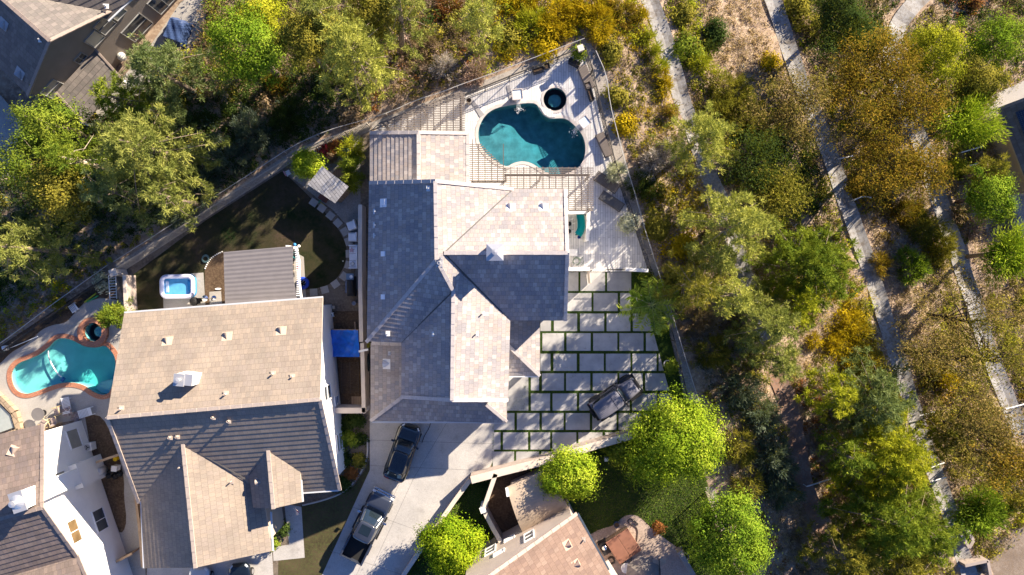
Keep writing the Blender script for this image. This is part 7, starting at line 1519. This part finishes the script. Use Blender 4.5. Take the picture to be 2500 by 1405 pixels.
# ---- shrubs on the slopes that read as single plants
S_ = [(2140, 640, .9, 1.0, 'orange', 'rounded orange shrub at the right side of the sunlit middle path', 'needle'), (2215, 655, 1.5, 2.0, 'bright', 'feathery grey green shrub above the black eucalyptus trunk', 'needle'), (1985, 830, .5, .6, 'gold', 'small golden shrub in the pale grass, upper one', 'needle'), (2025, 835, .75, .8, 'gold', 'golden olive shrub in the pale grass left of the middle path', 'needle'),
      (2330, 520, .8, 1.0, 'brown', 'dry brown shrub beside the far path', 'needle'), (2338, 540, .5, .6, 'gold', 'small golden shrub hugging the far path', 'leaf'), (2370, 555, .9, 1.0, 'pink', 'dry pinkish shrub on the bare bank near the solar house', 'needle'), (2300, 925, .9, 1.4, 'gold', 'bright golden shrub under the black eucalyptus fork', 'needle'), (2275, 905, .7, 1.2, 'gold', 'golden shrub left of the brightest golden one under the fork', 'needle'),
      (1880, 160, .9, 1.0, 'gold', 'golden shrub in the pale dry grass between the two upper paths', 'leaf'), (1890, 185, .5, .6, 'brown', 'dry brown shrub below the golden one between the upper paths', 'leaf'), (1740, 90, 1.3, 1.4, 'dgreen', 'dark green shrub at the upper right of the first path', 'leaf'), (1780, 240, 2.1, 1.8, 'olive', 'broad olive shrub on the slope between the paths, below pale grass', 'needle'), (1748, 275, 1.4, 1.5, 'olive', 'olive shrub touching the first path above the pale pine', 'needle'),
      (1830, 290, 1.5, 1.4, 'olive', 'olive shrub right of the broad olive one between the paths', 'needle'), (1940, 30, 1.4, 1.4, 'olive', 'olive shrub at the top edge right of the middle path', 'leaf'), (1985, 70, 1.2, 1.3, 'olive', 'dense olive bush right of the upper middle path', 'leaf'), (2060, 60, 2.0, 1.6, 'dgreen', 'dark shrub mass at the top between middle and far paths', 'leaf'), (2110, 100, 1.7, 1.5, 'dgreen', 'dark shrub left of the curve of the far path', 'leaf'),
      (2370, 12, .6, 1.2, 'rust', 'rusty round shrub at the top edge near the corner', 'leaf'), (1608, 165, .6, .9, 'yellowgreen', 'yellow green shrub leaning on the first path from the left', 'needle'), (1622, 220, .6, .9, 'gold', 'golden shrub leaning on the first path from the left', 'needle'), (1580, 95, .6, .9, 'yellowgreen', 'bright yellow green shrub near the top of the first path', 'needle'), (1634, 275, .6, .8, 'orange', 'orange golden shrub where the first path meets the pale pine', 'needle'),
      (1675, 120, 1.1, 1.1, 'mid', 'green shrub right of the first path, upper', 'leaf'), (1705, 160, 1.1, 1.1, 'yellowgreen', 'lit green shrub right of the first path beside pale grass', 'needle'), (1665, 40, 1.0, 1.1, 'olive', 'olive shrub right of the first path at the top edge', 'leaf'), (1500, 240, .8, .9, 'olive', 'olive shrub tight to the wire fence right of the spa', 'leaf'), (1520, 310, .8, .9, 'gold', 'golden brown shrub at the wire fence beside the pool', 'leaf'), (1590, 400, 1.1, 1.0, 'twig', 'bare grey twiggy shrub right of the deck loungers', 'needle'),
      (1570, 455, 1.2, 1.0, 'dgreen', 'dark shrub below the bare twiggy one', 'needle'), (1625, 380, 1.0, .9, 'twig', 'pale bare shrub left of the pale pine', 'needle'), (1600, 560, 1.2, 1.1, 'olive', 'olive shrub outside the fence beside the drooping potted plant', 'leaf'), (1660, 600, 1.2, 1.1, 'gold', 'golden olive shrub left of the olive pine', 'leaf'), (1640, 700, 1.3, 1.2, 'olive', 'olive shrub right of the palm', 'leaf'), (1700, 780, 1.4, 1.2, 'brown', 'dry brown shrub on the slope beside the lower pots', 'needle'),
      (1730, 860, 1.5, 1.4, 'olive', 'olive shrub on the slope level with the off roader', 'needle'), (1800, 950, 1.7, 1.5, 'blue', 'grey green shrub left of the leafy path', 'needle'), (1850, 1010, 1.7, 1.6, 'blue', 'large blue green shrub touching the leafy path', 'needle'), (1880, 1120, 1.9, 1.8, 'blue', 'large dark blue green shrub right of the big lime tree', 'needle'), (1900, 1190, 1.5, 1.5, 'blue', 'dark blue green shrub left of the lower leafy path', 'needle'), (1800, 1090, 1.5, 1.3, 'olive', 'olive shrub between the big lime tree and blue green shrubs', 'needle'),
      (1820, 1190, 1.2, 1.0, 'olive', 'olive shrub on the pale soil above the lower green tree', 'needle'), (2075, 800, 1.3, 1.1, 'gold', 'golden shrub patch left of the shaded middle path', 'needle'), (2090, 880, 1.3, 1.1, 'olive', 'olive golden shrub left of the middle path above the pale pine', 'needle'), (2250, 560, 1.5, 1.3, 'olive', 'dark olive shrub left of the far path', 'needle'), (2290, 610, 1.6, 1.4, 'olive', 'olive shrub touching the lit part of the far path', 'needle'), (2200, 520, 1.3, 1.2, 'orange', 'orange brown shrub between the middle and far paths', 'needle'),
      (2090, 460, 1.2, 1.1, 'orange', 'orange shrub beside the curved white pipe', 'leaf'), (2330, 350 + 60, .9, .9, 'yellowgreen', 'yellow shrub below the willow', 'leaf'), (1460, 60, 1.5, 1.2, 'gold', 'bright golden bush above the upper deck corner', 'needle'), (1380, 40, 1.5, 1.2, 'gold', 'large golden bush at the top, left of the deck corner', 'needle'), (1300, 70, 1.4, 1.1, 'yellowgreen', 'yellow green bush above the middle of the upper fence', 'needle'), (1330, 110, 1.2, 1.0, 'gold', 'golden bush nearest the middle of the upper fence', 'leaf'), (1240, 100, 1.2, 1.0, 'olive', 'olive bush above the upper fence near the narrow conifer', 'leaf'),
      (1520, 40, 1.3, 1.1, 'orange', 'orange golden bush at the top right of the deck corner', 'needle'), (1490, 130, 1.0, .9, 'olive', 'olive bush right of the stone pillar', 'leaf'), (1155, 185, .9, .8, 'pink', 'dry pinkish shrub beside the start of the upper fence', 'needle'), (1085, 170, 1.1, .9, 'twig', 'grey twiggy shrub above the triangular pergola', 'needle'), (1040, 110, 1.3, 1.0, 'brown', 'dry brown shrub on the bank above the pergola', 'needle'), (1100, 20, 1.4, 1.1, 'rust', 'rusty dry shrub at the top edge beside the narrow conifer', 'needle'),
      (1562, 50, .6, .9, 'gold', 'golden shrub on the left edge of the first path near the top edge', 'needle'), (1592, 130, .6, .9, 'yellowgreen', 'yellow green shrub on the left edge of the first path, second from the top', 'needle'), (1612, 195, .6, .9, 'gold', 'golden shrub on the left edge of the first path above the orange golden one', 'needle'), (1440, 20, 1.6, 1.2, 'gold', 'big golden bush at the top edge above the stone pillar', 'needle'), (1280, 20, 1.5, 1.1, 'gold', 'big golden bush at the top edge right of the narrow conifer', 'needle'), (1350, 75, 1.3, 1.0, 'gold', 'golden bush halfway between the top edge and upper fence', 'needle'),
      (860, 275, 1.2, 1.0, 'brown', 'dry brown shrub on the dark bank above the tall reeds', 'leaf'), (680, 210, 1.0, .8, 'orange', 'dry orange patch of scrub below the large bright green tree', 'needle'), (620, 330, 1.7, 1.4, 'blue', 'grey blue rosemary shrub on the dark bank, upper one', 'needle'), (560, 390, 1.7, 1.4, 'blue', 'grey blue rosemary shrub in the middle of the dark bank', 'needle'), (500, 460, 1.6, 1.3, 'blue', 'grey blue rosemary shrub nearest the fence on the dark bank', 'needle'), (700, 300, 1.6, 1.3, 'dgreen', 'dark shrub on the bank above the fence corner', 'needle'), (440, 520, 1.5, 1.2, 'blue', 'lower grey blue rosemary shrub on the dark bank', 'needle')]
for (x, y, r_, h_, c_, l_, s_) in S_: shrub(x, y, r_, h_ * (.62 if x < 1560 and y < 330 else 1), c_, l_, s_, 'single shrubs on the slopes')
# ---- ground cover that nobody could count, one object for each colour
REG = [('olive', 'brown', None), ]
def reg(px, mix, h=.5, bare=0.0): REGS.append(([W2(*p) for p in px], mix, h, bare))
REGS = []
reg([(-300, -300), (2800, -300), (2800, 1700), (-300, 1700)], {'olive': .35, 'brown': .28, 'yellowgreen': .15, 'twig': .07, 'gold': .15}, .5, .2)
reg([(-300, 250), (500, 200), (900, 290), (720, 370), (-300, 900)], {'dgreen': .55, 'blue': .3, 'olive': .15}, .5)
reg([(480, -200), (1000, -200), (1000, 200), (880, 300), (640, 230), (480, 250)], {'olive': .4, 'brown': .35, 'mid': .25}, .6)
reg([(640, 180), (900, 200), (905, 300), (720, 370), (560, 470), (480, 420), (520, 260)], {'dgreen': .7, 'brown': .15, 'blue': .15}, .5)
reg([(980, -200), (1210, -200), (1200, 190), (1000, 260), (890, 290), (930, 180)], {'brown': .45, 'olive': .15, 'pink': .2, 'dgreen': .1, 'rust': .1}, .6)
reg([(1180, -200), (1560, -200), (1600, 100), (1540, 130), (1430, 105), (1180, 195)], {'gold': .5, 'yellowgreen': .28, 'olive': .22}, .7)
reg([(1440, 100), (1545, 90), (1610, 240), (1680, 400), (1600, 420), (1530, 400), (1490, 260)], {'brown': .3, 'olive': .3, 'gold': .25, 'tan': .15}, .5, .15)
reg([(1545, -20), (1585, -20), (1610, 90), (1650, 190), (1672, 300), (1625, 300), (1600, 180), (1560, 80)], {'yellowgreen': .5, 'gold': .5}, 1.0)
reg([(1520, 370), (1690, 320), (1690, 420), (1620, 500), (1550, 460)], {'twig': .6, 'brown': .25, 'olive': .15}, .5, .1)
reg([(1640, 0), (1760, 0), (1800, 120), (1730, 230), (1690, 220)], {'mid': .25, 'olive': .35, 'yellowgreen': .4}, .7)
reg([(1730, -50), (1880, -50), (1960, 220), (1840, 225), (1720, 200), (1690, 80)], {'tan': .85, 'twig': .15}, .25, .3)
reg([(1920, -100), (2240, -100), (2170, 140), (2060, 180), (1980, 190)], {'dgreen': .5, 'brown': .3, 'olive': .2}, .6)
reg([(1930, 80), (1960, 90), (2000, 200), (1980, 220)], {'tan': .8, 'brown': .2}, .3, .3)
reg([(2240, 0), (2540, -100), (2540, 160), (2380, 180), (2260, 100)], {'brown': .5, 'dgreen': .3, 'rust': .2}, .5, .3)
reg([(1560, 430), (1720, 400), (1720, 560), (1640, 640), (1590, 600)], {'gold': .5, 'olive': .35, 'orange': .15}, .6)
reg([(1760, 300), (2030, 330), (2060, 470), (1980, 520), (1820, 500)], {'dgreen': .6, 'olive': .25, 'brown': .15}, .6)
reg([(1600, 560), (1900, 560), (1950, 900), (1750, 1000), (1690, 940)], {'olive': .3, 'brown': .4, 'gold': .1, 'twig': .2}, .5, .25)
reg([(1700, 820), (1900, 880), (1960, 1250), (1830, 1250), (1730, 1050)], {'olive': .35, 'brown': .3, 'blue': .2, 'tan': .15}, .6, .25)
reg([(1870, 870), (1990, 750), (2050, 770), (2030, 860), (1930, 940)], {'tan': .8, 'brown': .2}, .25, .35)
reg([(2020, 700), (2130, 720), (2180, 900), (2080, 940), (2020, 880)], {'gold': .6, 'olive': .4}, .6)
reg([(2090, 540), (2220, 500), (2300, 700), (2280, 860), (2190, 860)], {'tan': .6, 'brown': .3, 'twig': .1}, .3, .35)
reg([(2060, 340), (2250, 300), (2290, 520), (2120, 580)], {'orange': .35, 'brown': .35, 'tan': .2, 'olive': .1}, .5, .15)
reg([(2210, 480), (2290, 520), (2360, 700), (2270, 660)], {'olive': .5, 'gold': .3, 'mid': .2}, .6)
reg([(2330, 430), (2480, 500), (2470, 760), (2380, 700)], {'tan': .45, 'brown': .4, 'pink': .15}, .3, .4)
reg([(1940, 900), (2000, 950), (2010, 1200), (1960, 1260)], {'rust': .5, 'brown': .4, 'tan': .1}, .3, .2)
reg([(1880, 1180), (2050, 1240), (2060, 1500), (1850, 1500)], {'brown': .5, 'tan': .35, 'rust': .15}, .3, .3)
reg([(1740, 1150), (1830, 1180), (1850, 1300), (1780, 1300)], {'tan': .5, 'brown': .5}, .25, .5)
reg([(2200, 900), (2560, 900), (2560, 1270), (2330, 1200)], {'brown': .4, 'olive': .35, 'orange': .15, 'pink': .1}, .6)
GC = {}
N = 46000
qx = rng.uniform(-47, 47, N); qy = rng.uniform(-28, 28, N)
out_ = ~inpoly(qx, qy, offset_poly(PAD, .55)); 
for P_, w_ in ((P1, 1.2), (P2, 1.2), (P3, 1.25), (P4, .9)):
    out_ &= pdist(qx, qy, [tuple(p) for p in P_], False) > w_ * rng.uniform(.8, 1.2, N)
for kx in [[(2408, 240), (2560, 170), (2700, 640), (2470, 560)], [(2340, 1330), (2380, 1335), (2520, 1278), (2560, 1400), (2400, 1440)]]:
    out_ &= ~inpoly(qx, qy, [W2(*p, -6) for p in kx])
for kx in [[(-200, -200), (300, -200), (500, -60), (493, 88), (440, 150), (300, 250), (250, 300), (140, 240), (60, 300), (70, 420), (-200, 470)]]:
    out_ &= ~inpoly(qx, qy, [W2(*p, -2.7) for p in kx])
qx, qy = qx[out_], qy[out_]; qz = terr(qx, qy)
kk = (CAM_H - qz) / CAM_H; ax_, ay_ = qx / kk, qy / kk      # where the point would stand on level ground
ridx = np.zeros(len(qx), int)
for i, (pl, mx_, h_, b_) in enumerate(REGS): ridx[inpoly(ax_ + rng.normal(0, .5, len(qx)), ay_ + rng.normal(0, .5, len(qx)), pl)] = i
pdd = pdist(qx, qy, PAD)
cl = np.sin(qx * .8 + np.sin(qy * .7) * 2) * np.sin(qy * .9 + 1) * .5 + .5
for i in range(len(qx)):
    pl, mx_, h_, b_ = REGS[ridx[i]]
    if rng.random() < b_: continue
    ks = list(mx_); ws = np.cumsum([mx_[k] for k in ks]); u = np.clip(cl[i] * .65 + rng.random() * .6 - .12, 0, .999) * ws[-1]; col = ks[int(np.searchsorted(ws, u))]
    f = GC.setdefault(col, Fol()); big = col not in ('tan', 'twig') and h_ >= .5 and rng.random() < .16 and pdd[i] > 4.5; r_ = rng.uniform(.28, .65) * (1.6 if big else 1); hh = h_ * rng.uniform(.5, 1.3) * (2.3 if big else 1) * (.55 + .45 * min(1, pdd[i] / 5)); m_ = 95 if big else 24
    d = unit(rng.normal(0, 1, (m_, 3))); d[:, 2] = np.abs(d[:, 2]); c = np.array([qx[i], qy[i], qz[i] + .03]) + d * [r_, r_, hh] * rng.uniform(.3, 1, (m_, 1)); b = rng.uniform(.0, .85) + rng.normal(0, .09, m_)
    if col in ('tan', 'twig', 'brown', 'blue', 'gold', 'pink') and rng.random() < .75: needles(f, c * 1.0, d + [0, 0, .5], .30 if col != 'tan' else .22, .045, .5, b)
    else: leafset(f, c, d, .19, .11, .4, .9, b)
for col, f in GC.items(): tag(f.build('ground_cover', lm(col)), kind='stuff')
# grass blades on the lower lawn and turf
def grass(polys, n, col, L=.12, holes=(), name='grass'):
    f = Fol()
    for pl in polys:
        P_ = [W2(*p) for p in pl]; xs = [p[0] for p in P_]; ys = [p[1] for p in P_]; x = rng.uniform(min(xs), max(xs), n); y = rng.uniform(min(ys), max(ys), n); k = inpoly(x, y, P_)
        for h_ in holes: k &= ~inpoly(x, y, [W2(*p) for p in h_])
        x, y = x[k], y[k]; m_ = len(x); c = np.stack([x, y, np.full(m_, .012)], 1); needles(f, c, np.repeat(np.array([[0, 0, 1.]]), m_, 0), L, .035, .55, np.clip(rng.normal(.45, .25, m_) + .25 * np.sin(x * 1.7) * np.sin(y * 2.1), 0, 1))
    return tag(f.build(name, lm(col)), kind='stuff')
grass([[(1400, 1100), (1540, 1072), (1690, 1062), (1730, 1190), (1765, 1300), (1800, 1405), (1700, 1405), (1650, 1335), (1590, 1288), (1560, 1258), (1535, 1255), (1500, 1280), (1440, 1306), (1400, 1250)]], 42000, 'grass')
grass([[(1206, 1160), (1150, 1178), (985, 1405), (1200, 1405), (1228, 1340), (1180, 1245)]], 14000, 'grass')

f_ = Fol(); P_ = [W2(*p) for p in [(1202, 1040), (1240, 1005), (1292, 920), (1320, 790), (1384, 664), (1588, 664), (1622, 760), (1655, 900), (1668, 985), (1640, 1040), (1535, 1060), (1202, 1148)]]
x_g = rng.uniform(-1.7, 14.2, 90000); y_g = rng.uniform(-15, 1.4, 90000); k_g = inpoly(x_g, y_g, P_)
for q_ in PAVS: k_g &= ~inpoly(x_g, y_g, q_)
x_g, y_g = x_g[k_g], y_g[k_g]; needles(f_, np.stack([x_g, y_g, np.full(len(x_g), .012)], 1), np.repeat(np.array([[0, 0, 1.]]), len(x_g), 0), .07, .03, .8, np.clip(rng.normal(.3, .22, len(x_g)) + .2 * np.sin(x_g * 2.3) * np.sin(y_g * 1.9), 0, 1))
tag(f_.build('grass', lm('grass')), kind='stuff')
